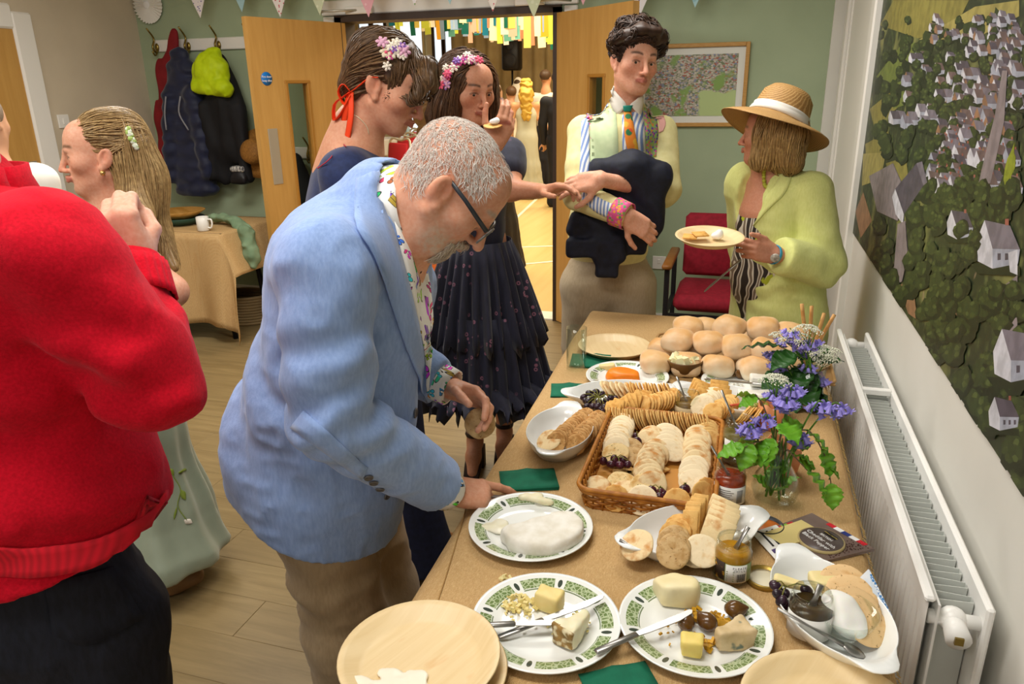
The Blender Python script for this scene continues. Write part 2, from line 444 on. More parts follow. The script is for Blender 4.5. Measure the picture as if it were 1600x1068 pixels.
slab('baseboard_back', (-.75, YB - .02, 0), (XR, YB, .1), m_white, label='white skirting board along the green wall')
slab('baseboard_left', (XL, YB - .02, 0), (DX0 - .12, YB, .1), m_white, label='white skirting board behind the side table')
slab('trim_1', (.405, YB - .03, 0), (XR, YB, CEIL), m_cream, label='narrow cream boxed strip in the right corner')
# white door and frame in the right wall, seen at a grazing angle
d = empty('door_2', (XR, 4.4, 0), 'white painted door frame beside the hat wearer in the right wall', kind='structure')
gg = G(); gg.box((-.012, .55, 1.3), (.05, .12, 2.6), bev=.008); gg.box((-.012, -.55, 1.3), (.05, .12, 2.6), bev=.008); gg.build('frame', m_white, d, False)
G().box((-.003, 0, 1.28), (.02, .98, 2.56)).build('door_panel', m_white, d, False)
gg = G(); gg.box((-.016, .47, 1.28), (.012, .03, 2.56)); gg.box((-.016, -.47, 1.28), (.012, .03, 2.56)); gg.build('door_stop', m_white, d, False)
# doorway frame
d = empty('trim_2', ((DX0 + DX1) / 2, YB, 0), 'dark wooden frame and white architrave of the double doorway', kind='structure')
hw = (DX1 - DX0) / 2
for sx in (-1, 1): G().box((sx * (hw + .015), .05, DZ / 2), (.05, .2, DZ + .04)).build('jamb', m_dark, d, False)
G().box((0, .05, DZ + .012), (2 * hw + .08, .2, .045)).build('head', m_dark, d, False)
G().box((0, -.012, DZ + .085), (2 * hw + .3, .03, .095), bev=.006).build('architrave', m_white, d, False)
for sx in (-1, 1): G().box((sx * (hw + .1), -.01, DZ / 2), (.09, .024, DZ + .06), bev=.006).build('architrave', m_white, d, False)
G().box((0, .06, .004), (2 * hw, .18, .01)).build('threshold', M('threshold', '#e6e0cf', .5), d, False)
# door leaves, hinged at the jambs and swung into the room
mdoor, nt, b = newmat('door_oak')
n1 = noise(nt, coords(nt, (9, 9, .8)), 3, 5, .6, .4); c = mixc(nt, ramp(nt, n1, .25, .75), '#b98a45', '#c99b55'); nt.links.new(c, b.inputs['Base Color']); b.inputs['Roughness'].default_value = .45
m_bead = M('oak_bead', '#a87630', .4); m_steel = M('steel_plate', '#bdb9ac', .35, metal=.6); m_pane = M('clear_pane', '#dfe8e2', .05, trans=1, ior=1.1); 
m_sign = M('sign_blue', '#1c6fb8', .4)
def leaf(name, hx, ang, label, left):
    o = empty(name, (hx, YB - .005, 0), label, rz=ang, kind='structure')
    Wd, Hh, T = .80, 2.05, .045
    # local x along the leaf from the hinge, face -y or +y towards the camera
    s = 1 if left else -1
    px0, px1, pz0, pz1 = (.37, .55, .78, 1.67) if left else (.40, .55, .9, 1.67)
    gg = G()
    for lo, hi in (((0, 0), (px0, Hh)), ((px1, 0), (Wd, Hh)), ((px0, 0), (px1, pz0)), ((px0, pz1), (px1, Hh))):
        gg.box(((lo[0]+hi[0])/2, 0, (lo[1]+hi[1])/2 + .006), (hi[0]-lo[0], T, hi[1]-lo[1]))
    gg.build('leaf', mdoor, o, False)
    bd = G()
    for z in (pz0, pz1): bd.box(((px0+px1)/2, 0, z), (px1-px0+.03, T + .016, .022), bev=.004)
    for x in (px0, px1): bd.box((x, 0, (pz0+pz1)/2), (.022, T + .016, pz1-pz0), bev=.004)
    bd.build('vision_frame', m_bead, o, False)
    G().box(((px0+px1)/2, 0, (pz0+pz1)/2), (px1-px0, .012, pz1-pz0)).build('pane', m_pane, o, False)
    if left: G().box((.70, T/2 + .002, 1.2), (.075, .004, .36), bev=.0015).build('finger_plate', m_steel, o, False)
    if left:
        gg = G().lathe([(0, 0), (.042, 0), (.042, .002), (0, .002)], 24, R=rot((1,0,0), math.pi/2)); sg = gg.build('door_sign', m_sign, o, True); sg.location = (.7, T/2 + .003, 1.69)
        return o, sg
    return o, None
angL = math.atan2(-.78, -.28); angR = math.atan2(-.53, .585)
lfL, sgn = leaf('door_3', DX0, angL, 'open oak door leaf with a round blue sign, left of the doorway', True)
lfR, _ = leaf('door_4', DX1, angR, 'open oak door leaf behind the young man, right of the doorway', False)
m_wt = M('sign_white', '#f4f4f4', .5)
TX = A([[-1,0,0],[0,0,1],[0,1,0]]).T
for i, (s_, z_) in enumerate((('Fire door', .012), ('keep shut', -.012))):
    text(s_, .019, m_wt, lfL, mx=m4(TX, (.7, .0275, 1.69 + z_))); 
# door closers
for sx, px in ((-1, DX0), (1, DX1)):
    o = empty('door_closer', (px + -sx * .1, YB - .03, DZ + .06), ('silver overhead door closer above the %s leaf' % ('left' if sx < 0 else 'right')), 'door closer', 'door closers')
    G().box((-sx * .06, -.02, .0), (.2, .045, .05), bev=.006).build('body', m_white, o, False)
    gg = G(); gg.tube([(-sx * .06, -.03, -.0), (sx * .14, -.16, -.01)], .008, 6); gg.tube([(sx * .14, -.16, -.01), (sx * .22, -.07, -.012)], .008, 6); gg.build('arm', m_steel, o)
# wooden door in the left wall
d = empty('door_5', (XL, 3.5, 0), 'oak door in a white frame at the far left', kind='structure')
G().box((.0, 0, 1.02), (.04, .94, 2.04)).build('leaf', mdoor, d, False)
for sy in (-1, 1): G().box((.012, sy * .545, 1.06), (.05, .15, 2.12), bev=.012).build('architrave', m_white, d, False)
G().box((.012, 0, 2.09), (.05, .96, .15), bev=.012).build('architrave', m_white, d, False)
G().box((.026, .40, 1.05), (.006, .07, .3), bev=.002).build('push_plate', m_steel, d, False)
o = empty('light_switch', (XL, 4.23, 1.44), 'white light switch plate beside the left door frame', 'switch')
G().box((.005, 0, 0), (.012, .09, .09), bev=.003).build('plate', m_white, o, False); G().box((.013, 0, 0), (.006, .02, .04), bev=.002).build('rocker', m_white, o, False)
o = empty('power_socket', (-.53, YB, .46), 'white wall socket on the green wall beside the young man', 'socket')
G().box((0, -.006, 0), (.09, .012, .09), bev=.003).build('plate', m_white, o, False); G().box((0, -.014, .01), (.02, .006, .03), bev=.002).build('rocker', m_white, o, False)
# coat rails
m_brass = M('brass', '#8f7a3e', .3, metal=.9)
def rail(x0, x1, z, hooks, label):
    o = empty('coat_rail', ((x0 + x1) / 2, YB, z), label, 'coat rail', 'coat rails')
    G().box((0, -.012, 0), (x1 - x0, .024, .085), bev=.006).build('board', m_white, o, False)
    for hx in hooks:
        gg = G(); x = hx - (x0 + x1) / 2
        gg.tube(spline([(x, -.025, -.03), (x, -.05, -.045), (x, -.075, -.01), (x, -.05, .05), (x, -.11, .12)], 14), np.linspace(.011, .006, 14), 6)
        gg.sphere((x, -.03, -.01), (.018, .012, .03), 10, 6); gg.tube(spline([(x, -.025, -.035), (x, -.06, -.07), (x, -.085, -.04)], 8), .006, 6)
        gg.build('hook', m_brass, o)
rail(-4.42, -3.02, 1.955, (-4.39, -4.1, -3.83, -3.55, -3.25), 'white coat rail with brass hooks high on the green wall')
rail(-3.5, -3.0, 1.17, (-3.4, -3.15), 'lower white rail seen past the left oak door')
# paper rosette and bunting
o = empty('paper_rosette', (-4.42, YB - .02, 2.245), 'white pleated paper rosette high in the left corner', 'rosette')
n = 64; a = np.arange(n) * 2 * np.pi / n; rr = np.where(np.arange(n) % 2, .135, .125); yy = np.where(np.arange(n) % 2, -.012, .006)
vv = [(0, -.02, 0)] + [(rr[i] * math.cos(a[i]), yy[i], rr[i] * math.sin(a[i])) for i in range(n)]
o2 = link('fan', mesh('fan', vv, [(0, (i + 1) % n + 1, i + 1) for i in range(n)], M('paper_white', '#efece4', .7), False), o)
G().sphere((0, -.018, 0), (.03, .008, .03)).build('centre', m_wt, o)
def bunting_mat(nm, base, dot, sc):
    m, nt, b = newmat(nm); v = nd(nt, 'TexVoronoi', feature='F1'); nt.links.new(coords(nt), v.inputs['Vector']); v.inputs['Scale'].default_value = sc
    nt.links.new(mixc(nt, ramp(nt, v.outputs['Distance'], .25, .32), dot, base), b.inputs['Base Color']); b.inputs['Roughness'].default_value = .8; return m
bms = [bunting_mat('bunt_a', '#efe9ea', '#6a5fa8', 55), bunting_mat('bunt_b', '#a8cdd4', '#93bcc6', 20), bunting_mat('bunt_c', '#f2ebe6', '#d05a6a', 50), bunting_mat('bunt_d', '#cfd6b4', '#dfe4c8', 30),
       bunting_mat('bunt_e', '#e3a9b4', '#eec3c9', 30), bunting_mat('bunt_f', '#eee9f0', '#7aa05a', 45)]
tips = [(313,28,0),(378,19,1),(438,27,2),(500,24,3),(576,27,4),(648,9,5),(703,7,1),(770,18,2),(834,28,3),(911,8,4),(1000,24,0),(1086,12,1)]
o = empty('bunting', (-2.2, YB - .22, 2.3), 'string of mixed patterned pennant bunting along the top of the back wall', 'bunting')
tops = []
for i, (px, py, k) in enumerate(tips):
    tp = ony(px, py, YB - .22 - (.35 if 840 < px < 1000 else 0) * 0) - A(o.location); w, h = .095, .21
    P = V(tp[0], tp[1], tp[2] + h); tops.append(P)
    me = mesh('pennant', [P + V(-w,0,0), P + V(w,0,0), tp, P + V(-w,.003,0), P + V(w,.003,0), tp + V(0,.003,0)], [(0,2,1),(3,4,5),(0,1,4,3),(1,2,5,4),(2,0,3,5)], bms[k], False)
    link('pennant', me, o)
tops = [tops[0] + V(-.35, 0, .06)] + tops + [tops[-1] + V(.5, 0, .08)]
gg = G(); gg.tube(spline(tops, 60), .004, 5); gg.build('string', M('string', '#e8e2d2', .8), o)
# framed map
x0, x1, z0, z1 = -.735, -.045, 1.355, 1.85
o = empty('framed_map', ((x0+x1)/2, YB, (z0+z1)/2), 'framed illustrated village map on the green wall', 'picture')
w, h = x1 - x0, z1 - z0; mf = M('light_wood_frame', '#c79a58', .45, '#b98a48', sc=30, st=(1, 1, 6))
for sx in (-1, 1): G().box((sx * (w/2 - .012), -.014, 0), (.024, .028, h), bev=.003).build('moulding', mf, o, False)
for sz in (-1, 1): G().box((0, -.014, sz * (h/2 - .012)), (w - .048, .028, .024), bev=.003).build('moulding', mf, o, False)
G().box((0, -.006, 0), (w - .04, .006, h - .04)).build('mount', M('mount_board', '#e4e6df', .6), o, False)
mm, nt, b = newmat('map_print'); vec = coords(nt)
v1 = nd(nt, 'TexVoronoi'); v1.inputs['Scale'].default_value = 70; nt.links.new(coords(nt, (1, 1, 1.6)), v1.inputs['Vector'])
sp = nd(nt, 'SeparateColor'); nt.links.new(v1.outputs['Color'], sp.inputs[0])
c = mixc(nt, sp.outputs[0], '#a89c90', '#c9c2b4'); c = mixc(nt, ramp(nt, sp.outputs[1], .8, .82), c, '#a85f4c'); c = mixc(nt, ramp(nt, sp.outputs[2], .83, .85), c, '#7f86a0')
c = mixc(nt, ramp(nt, v1.outputs['Distance'], .55, .75), c, '#6d7a58'); c = mixc(nt, ramp(nt, noise(nt, vec, 9, 4), .54, .62), c, '#7fa04e')
sx_ = nd(nt, 'SeparateXYZ'); nt.links.new(vec, sx_.inputs[0])
fld = mth(nt, 'MULTIPLY', ramp(nt, mth(nt, 'ADD', sx_.outputs[0], mth(nt, 'MULTIPLY', noise(nt, vec, 8), .1)), .1, .12), ramp(nt, mth(nt, 'SUBTRACT', mth(nt, 'MULTIPLY', noise(nt, vec, 12), .1), sx_.outputs[2]), .08, .09))
c = mixc(nt, fld, c, '#b5c98a'); nt.links.new(c, b.inputs['Base Color']); b.inputs['Roughness'].default_value = .4
G().box((0, -.0105, 0), (w - .13, .003, h - .13)).build('print', mm, o, False)

# ------------------------------------------------------------------ radiator
R0, R1, RZ0, RZ1 = 1.25, 2.83, .16, .75
rad = empty('radiator', (.41, (R0 + R1) / 2, RZ0), 'long white double panel radiator under the mural', 'radiator')
L = R1 - R0; H = RZ1 - RZ0
def ribbed(xf, sgn):
    n = int(L / .0333); pts = []
    for i in range(n):
        y = -L/2 + .02 + i * (L - .04) / n; dy = (L - .04) / n
        pts += [(y, 0), (y + dy*.3, 0), (y + dy*.42, 1), (y + dy*.88, 1)]
    pts = [(-L/2, 0)] + pts + [(L/2, 0)]
    zs = [(0, .0), (.015, 0), (.05, 0), (.07, 1), (H - .07, 1), (H - .05, 0), (H - .006, 0), (H, .3)]
    P = A([[(xf - sgn * (.009 * q * k) + (sgn*.006 if zi in (0, 7) else 0), y, z) for (z, k) in [zz]] for zi, zz in enumerate(zs) for (y, q) in pts]).reshape(len(zs), len(pts), 3)
    return G().quadgrid(P)
ribbed(-.047, -1).build('front_panel', m_rad, rad, False)
G().box((-.028, 0, H/2), (.004, L - .01, H - .02)).build('front_back_plate', m_rad, rad, False)
G().box((.05, 0, H/2), (.014, L, H), bev=.004).build('back_panel', m_rad, rad, False)
gg = G(); gg.box((-.045, 0, H + .001), (.018, L, .012), bev=.004); gg.build('top_edge', m_rad, rad, False)
fin = G(); n = 16
zz = [.04, H - .03]
P = A([[(-.035 + .075 * (i % 2), -.02 + .04 * (i // 2) / 1.0 - .02, z) for i in range(4)] for z in zz])
fin.quadgrid(A([[(-.036, -.022, z), (-.036, -.006, z), (.04, -.002, z), (.04, .014, z), (-.036, .02, z)] for z in zz]), thick=.0015)
fme = fin.mesh('convector_fin', m_radin, False); k = int((L - .1) / .044)
for i in range(k): link('convector_fin', fme, rad, loc=(0, -L/2 + .06 + i * .044, 0))
for y in (-L/2 + .02, L/2 - .02):
    gg = G(); gg.tube([(-.04, y, H - .045), (.045, y, H - .045)], .013, 12); gg.sphere((0, y, H - .045), (.024, .024, .024)); gg.build('connector', m_rad, rad)
    gg = G(); gg.tube([(-.04, y, .045), (.045, y, .045)], .013, 12); gg.build('connector', m_rad, rad)
gg = G(); gg.tube([(0, -L/2 + .02, H - .045), (0, -L/2 - .03, H - .05)], [.018, .021], 14); v_ = gg.build('bleed_valve', m_rad, rad)
G().box((0, -L/2 - .032, H - .05), (.014, .006, .014)).build('valve_square', m_brass, v_, False)
G().box((0, L*.14, H - .008), (.09, .02, .02), bev=.003).build('bracket', m_rad, rad, False)
for q in (-.3, .3): G().box((.068, L*q, H*.6), (.03, .03, .3)).build('wall_bracket', m_rad, rad, False)
gg = G(); gg.tube([(.0, -L/2 - .01, .045), (0, -L/2 - .04, .045), (0, -L/2 - .04, -RZ0)], .009, 8); gg.build('pipe', m_rad, rad)

# ------------------------------------------------------------------ aerial mural of a village
MY0, MY1, MZ0, MZ1 = .2, 3.78, .94, 2.62
mural = empty('village_mural', (XR, (MY0 + MY1) / 2, MZ0), 'large printed aerial photograph of a village covering the right wall', 'mural')
mb, nt, b = newmat('mural_woods'); vec = coords(nt)
v1 = nd(nt, 'TexVoronoi'); v1.inputs['Scale'].default_value = 34; nt.links.new(vec, v1.inputs['Vector'])
c = mixc(nt, ramp(nt, noise(nt, vec, 60, 4), .35, .65), '#2b3420', '#58663a')
c = mixc(nt, ramp(nt, v1.outputs['Distance'], .1, .6), c, '#25301c'); c = mixc(nt, ramp(nt, noise(nt, vec, 5, 4), .55, .66), c, '#7d7f49')
c = mixc(nt, ramp(nt, noise(nt, vec, 7, 3, .5, .5), .70, .74), c, '#a18a6c')
nt.links.new(c, b.inputs['Base Color']); b.inputs['Roughness'].default_value = .45
G().box((-.004, 0, (MZ1 - MZ0)/2), (.008, MY1 - MY0, MZ1 - MZ0)).build('print_sheet', mb, mural, False)
mcols = {'field': '#8d8544', 'field2': '#a59a58', 'green': '#6f7d3c', 'road': '#8d8285', 'roof': '#57505c', 'roof2': '#7b7480', 'wall': '#cfcfd8', 'wallb': '#a5a9b8', 'earth': '#9a7456', 'dark': '#232d1c', 'tree': '#374425', 'tree2': '#435029', 'lime': '#8f9a2e', 'brick': '#9c5c50', 'roof3': '#6e5c5c', 'tree3': '#526033'}
mmats = []; mix_ = {}
for k, hx in mcols.items():
    mix_[k] = len(mmats); l = lin(hx); d2 = tuple(x * .72 for x in l)
    mmats.append(M('print_' + k, hx, .45, d2, sc=50 if k in ('dark','tree','tree2','lime') else 25, lo=.4, hi=.62))
pg = G(); lay = [0]
def mpoly(k, pts, dx=0):
    lay[0] += 1; x = XR - .0085 - lay[0] * 8e-7
    v = [onx(px, py, XR) for px, py in pts]
    if any(p[1] > MY1 or p[1] < MY0 for p in v): v = [V(p[0], min(max(p[1], MY0), MY1), p[2]) for p in v]
    v = [V(x, p[1], max(p[2], MZ0)) - A(mural.location) for p in v]
    pg.add(v, [list(range(len(v)))], mix_[k])
def mblob(k, cx, cy, rx, ry, n=14, j=.3, sd=0):
    r_ = np.random.default_rng(int(cx * 7 + cy * 13 + sd)); a_ = np.arange(n) * 2 * np.pi / n; s_ = 1 - j + j * 2 * r_.random(n)
    mpoly(k, [(cx + rx * s * math.cos(a) - ry * s * math.sin(a) * .15, cy + ry * s * math.sin(a)) for a, s in zip(a_, s_)])
def house(cx, cy, s, lean=.25, roof='roof', wall='wall', gable=True):
    # gable and long wall below a slate roof, drawn on the print
    k = .8 + .4 * ((int(cx * 13 + cy * 7) % 10) / 10); mpoly('dark', [(cx - s*.8, cy + s), (cx + s*1.2, cy + s*1.1), (cx + s*1.2, cy + s*1.5), (cx - s*.5, cy + s*1.4)])
    mpoly(wall, [(cx - s*.55, cy + s*.1), (cx - s*.25*k, cy - s*.7), (cx + s*.1, cy + s*.35), (cx + s*.1, cy + s*1.2), (cx - s*.5, cy + s*.9)])
    mpoly(roof, [(cx - s*.25*k, cy - s*.7), (cx + s*.8, cy - s*.55*k), (cx + s*1.2, cy + s*.45), (cx + s*.1, cy + s*.42)])
    mpoly('wallb', [(cx + s*.1, cy + s*.42), (cx + s*1.2, cy + s*.45), (cx + s*1.12, cy + s*1.0), (cx + s*.1, cy + s*1.2)])
    if s > 14:
        for u in (.3, .6, .9): mpoly('roof', [(cx + s*u, cy + s*.6), (cx + s*(u+.13), cy + s*.6), (cx + s*(u+.13), cy + s*.85), (cx + s*u, cy + s*.87)])
        mpoly('brick', [(cx + s*.6, cy - s*.75), (cx + s*.75, cy - s*.75), (cx + s*.75, cy - s*.5), (cx + s*.6, cy - s*.5)])
def tree(cx, cy, r, sd):
    mblob('dark', cx + r*.1, cy + r*.15, r, r*1.25, 12, .25, sd); mblob('tree', cx - r*.1, cy - r*.15, r*.8, r, 11, .3, sd + 1); r_ = np.random.default_rng(sd)
    for i in range(5): a_ = r_.random() * 6.28; mblob('tree2' if i % 2 else 'tree3', cx + r*.5*math.cos(a_) - r*.15, cy + r*.7*math.sin(a_) - r*.2, r*.22, r*.26, 7, .35, sd + i)
# hill fields
for q in [('field', [(1377,40),(1400,0),(1520,0),(1500,40),(1440,60)]), ('field2', [(1440,62),(1530,10),(1600,0),(1600,25),(1530,60)]), ('green', [(1372,120),(1420,60),(1440,70),(1400,130)]),
          ('field', [(1362,170),(1400,140),(1410,165),(1370,200)]), ('green', [(1404,130),(1455,108),(1500,118),(1480,150)]), ('field', [(1355,225),(1392,205),(1395,235),(1358,265)]), ('field2', [(1352,240),(1388,238),(1380,280),(1350,290)]),
          ('green', [(1395,150),(1425,135),(1430,160),(1400,170)]), ('earth', [(1339,330),(1352,300),(1366,345),(1348,372)]), ('field', [(1388,255),(1420,245),(1425,290),(1400,300)])]: mpoly(*q)
for i in range(50):
    r_ = np.random.default_rng(i + 900); u = r_.random(); px = 1362 + u * 215; py = 15 + r_.random() * (150 - 60 * u) + (1 - u) * 60
    mblob('dark' if i % 2 else 'tree', px, py, 4 + 6 * r_.random(), 7 + 9 * r_.random(), 9, .3, i)
# big church and yard
mpoly('road', [(1362,275),(1400,255),(1420,300),(1408,345),(1375,330)])
mpoly('road', [(1408,350),(1420,345),(1424,400),(1415,440),(1400,445)]); 
mpoly('roof', [(1404,295),(1438,255),(1449,290),(1418,335)]); mpoly('roof2', [(1438,255),(1447,252),(1455,285),(1449,290)]); mpoly('wall', [(1399,308),(1404,295),(1418,335),(1416,350),(1405,335)])
# road through the village
mpoly('road', [(1538,285),(1550,240),(1565,180),(1577,120),(1584,120),(1578,190),(1560,260),(1556,280)])
r_ = np.random.default_rng(42); cand = []
for i in range(400):
    px = 1395 + 205 * r_.random(); py = 20 + 270 * r_.random(); dl = abs((px - 1590) * .9 + (py - 60) * .55) / 60
    if r_.random() < math.exp(-dl * .75) and px - 1440 > -.4 * (py - 40) and not (1350 < px < 1460 and py > 200): cand.append((py, px))
items = [(py, px, 1) for py, px in cand] + [(p_, q_, 0) for p_, q_ in [(30 + 300 * r_.random(), 1375 + 225 * r_.random()) for i in range(210)] if q_ > 1415 + .0 * p_ or p_ > 190 or r_.random() < .3]
for py, px, kd in sorted(items):
    if kd: house(px, py, 5.5 + 9 * (py / 260) + (px - 1400) / 60, roof=['roof', 'roof2', 'roof3'][int(px) % 3], wall=['wall', 'wallb', 'wall', 'earth'][int(px * 3) % 4])
    elif not (1360 < px < 1458 and 245 < py < 350): tree(px, py, 5 + 7 * py / 300, int(px * 5 + py))
mpoly('road', [(1536,292),(1548,240),(1563,180),(1575,110),(1583,110),(1578,190),(1562,262),(1556,286)]); mblob('lime', 1587, 262, 7, 36)
for i in range(34): tree(1400 + 190 * r_.random(), 290 + 60 * r_.random(), 10 + 5 * r_.random(), i)
mpoly('road', [(1362,275),(1400,255),(1420,300),(1408,345),(1375,330)]); mpoly('roof', [(1404,295),(1438,255),(1449,290),(1418,335)]); mpoly('roof2', [(1438,255),(1447,252),(1455,285),(1449,290)]); mpoly('wall', [(1399,308),(1404,295),(1418,335),(1416,350),(1405,335)]); mpoly('road', [(1408,350),(1420,345),(1424,400),(1415,440),(1400,445)])
house(1500, 345, 24); house(1556, 372, 40, roof='roof2'); mpoly('road', [(1574,450),(1600,430),(1600,530),(1580,510)]); mpoly('wall', [(1585,395),(1600,390),(1600,430),(1588,425)])
mpoly('earth', [(1410,445),(1432,440),(1440,500),(1425,490)]); mpoly('earth', [(1500,490),(1530,470),(1545,500),(1520,510)])
for i in range(230):
    px = 1352 + 260 * r_.random(); py = 350 + 400 * r_.random()
    if py > 365 + (px - 1340) * 1.46 - 12 or (px < 1425 and 345 < py < 440 and px > 1400) or (px > 1535 and py < 445): continue
    tree(px, py, 9 + 7 * (py - 330) / 200, i)
house(1586, 545, 44, roof='roof2'); house(1570, 640, 28, roof='roof')
pg.build('print_shapes', mmats, mural, False)
# ------------------------------------------------------------------ coats on the rail, side table, chair
def sdf_thing(name, S, res, mat, label, cat, base, group=None, smooth=1):
    o = S.build(name, res, mat, base=base, smooth=smooth); o.location = base; return tag(o, label, cat, group)
def wavy(amp, sc, seed=0, st=(1,1,1)):
    st = A(st, np.float32); return lambda P: amp * vn(P * st, sc, seed)
S = Sdf(); yc = YB - .09
S.chain([(-4.16, yc, 2.04), (-4.27, yc, 1.75), (-4.37, yc, 1.4)], [.03, .08, .11], .05, sq=((0,1,0), .45)); S.cap((-4.39, yc, 1.42), (-4.44, yc, 1.02), .07, .05, .03, sq=((0,1,0), .5))
S.disp.append(wavy(.012, 14, 1, (1.6, 1, .35)))
sdf_thing('red_coat', S, .012, M('coat_red', '#8a1c22', .8, '#741319', sc=8), 'dark red coat hanging behind the navy jacket', 'coat', (-4.25, YB - .1, 1.2))
S = Sdf(); yc = YB - .14; sq = ((0,1,0), .55)
S.chain([(-4.1, yc, 1.9), (-4.1, yc, 1.75), (-4.11, yc, 1.4), (-4.13, yc, .95)], [.05, .11, .16, .19], .05, sq=sq)
S.cap((-4.2, yc - .03, 1.6), (-4.3, yc - .06, 1.0), .07, .055, .03); S.cap((-4.0, yc - .04, 1.62), (-3.95, yc - .06, 1.05), .07, .055, .03)
S.plane((-4.1, yc, .84), (0, 0, -1), .02)
S.disp.append(lambda P: .007 * np.sin(P[:,2] * 62 + 2 * vn(P, 9)) + .008 * vn(P, 16, 2))
o = sdf_thing('navy_jacket', S, .012, M('coat_navy', '#1d2442', .6, '#161b33', sc=12, sheen=.2), 'quilted navy jacket hanging on the coat rail', 'jacket', (-4.12, YB - .14, .85))
for x in (-.06, .07):
    gg = G(); gg.tube(spline([(x, -.12, .74), (x - .03, -.125, .62), (x - .035 + (.07 if x > 0 else 0), -.13, .5)], 10), .006, 5); gg.build('piping', M('piping_grey', '#8b8b92', .5), o)
S = Sdf(); yc = YB - .13
S.chain([(-3.77, yc, 1.8), (-3.77, yc, 1.55), (-3.77, yc, 1.25)], [.07, .14, .17], .05, sq=sq); S.cap((-3.91, yc - .03, 1.5), (-3.93, yc - .04, 1.02), .07, .06, .02); S.cap((-3.65, yc - .03, 1.5), (-3.61, yc - .04, 1.0), .06, .05, .02)
S.chain([(-3.81, yc, 1.3), (-3.85, yc, 1.0)], [.11, .07], .04, sq=sq)
S.disp.append(wavy(.016, 12, 3, (1.4, 1, .4)))
sdf_thing('black_coat', S, .012, M('coat_black', '#16161a', .75, '#0f0f12', sc=10), 'black coat hanging below the yellow cap', 'coat', (-3.78, YB - .13, 1.0))
S = Sdf(); S.ell((-3.80, YB - .2, 1.74), (.15, .085, .15), k=.02); S.cap((-3.79, YB - .2, 1.76), (-3.76, YB - .17, 1.9), .07, .025, .06); S.cap((-3.90, YB - .24, 1.66), (-3.67, YB - .24, 1.64), .05, .06, .03)
S.disp.append(lambda P: .012 * vn(P, 18, 5) + .006 * vn(P, 40, 6))
sdf_thing('safety_cap', S, .009, M('hi_vis', '#c8e011', .6, '#b6d000', sc=20), 'bright yellow rain hood hanging over the black coat', 'hood', (-3.79, YB - .2, 1.6))
# hats behind the oak door
mstraw = M('straw_dark', '#9a6a2c', .7, '#7d531f', sc=90, bump=.4, bsc=160)
o = empty('sun_hat', (-3.52, YB - .16, 1.18), 'brown straw hat hanging half hidden behind the oak door', 'hat')
HP = [(0, .11), (.05, .108), (.085, .09), (.095, .04), (.1, .0), (.14, -.012), (.185, -.02), (.185, -.024), (.1, -.006), (.088, .03)]
G().lathe(HP, 28, R=rot((1,0,0), 1.35)).build('hat_body', mstraw, o)
o = empty('beanie', (-3.66, YB - .2, 1.03), 'black beanie with a white patterned band below the straw hat', 'hat')
S = Sdf().ell((0, 0, -.02), (.075, .06, .06), k=.01).box((0, 0, -.045), (.07, .055, .03), rd=.02, k=.02); S.build('crown', .008, m_black, o)
S = Sdf().box((0, 0, .035), (.062, .05, .022), rd=.018); S.build('band', .007, M('band_print', '#d9d6d0', .7, '#3a3a40', sc=60), o)
S = Sdf().chain([(-3.22, YB - .12, 1.12), (-3.2, YB - .12, .8), (-3.18, YB - .1, .45)], [.06, .14, .12], .04, sq=sq); S.disp.append(wavy(.015, 12, 9, (1.4, 1, .4)))
sdf_thing('dark_bag', S, .014, M('bag_dark', '#23262b', .7), 'dark coat hanging from the lower rail behind the oak door', 'coat', (-3.2, YB - .12, .5))
# side table with a burlap cloth
mbur, nt, b = newmat('burlap'); vec = coords(nt)
w1 = nd(nt, 'TexWave', wave_type='BANDS', bands_direction='X'); w2 = nd(nt, 'TexWave', wave_type='BANDS', bands_direction='Y')
for w_ in (w1, w2): w_.inputs['Scale'].default_value = 130; w_.inputs['Distortion'].default_value = 1.5; w_.inputs['Detail'].default_value = 2; nt.links.new(vec, w_.inputs['Vector'])
ww = mth(nt, 'MULTIPLY', w1.outputs['Fac'], w2.outputs['Fac'])
c = mixc(nt, ramp(nt, noise(nt, vec, 6, 4), .3, .7), '#c09a66', '#c9a674'); c = mixc(nt, ramp(nt, noise(nt, vec, 420, 2), .35, .75), c, '#a98350'); c = mixc(nt, ramp(nt, noise(nt, coords(nt, (500, 90, 90)), 1, 2), .5, .8), c, '#d6b688')
c = mixc(nt, ramp(nt, ww, .6, .1), '#d2b07c', c)
nt.links.new(c, b.inputs['Base Color']); b.inputs['Roughness'].default_value = .9; b.inputs['Specular IOR Level'].default_value = .15
bn = nd(nt, 'Bump'); bn.inputs['Strength'].default_value = .6; bn.inputs['Distance'].default_value = .0015; nt.links.new(ww, bn.inputs['Height']); nt.links.new(bn.outputs[0], b.inputs['Normal'])
ST = (-3.55, 4.3)
o = empty('side_table', (*ST, 0), 'small side table under a draped burlap cloth by the coat rail', 'table')
G().box((-.2, 0, .725), (1.0, .5, .03)).build('table_top', m_dark, o, False)
for sx, sy in ((-.6, -.18), (-.6, .18), (.2, -.18), (.2, .18)): gg = G(); gg.tube([(sx, sy, .71), (sx + .06, sy * 1.1, .0)], .018, 8); gg.build('leg', m_black, o)
n1, n2 = 60, 30; P = np.zeros((n1, n2, 3))
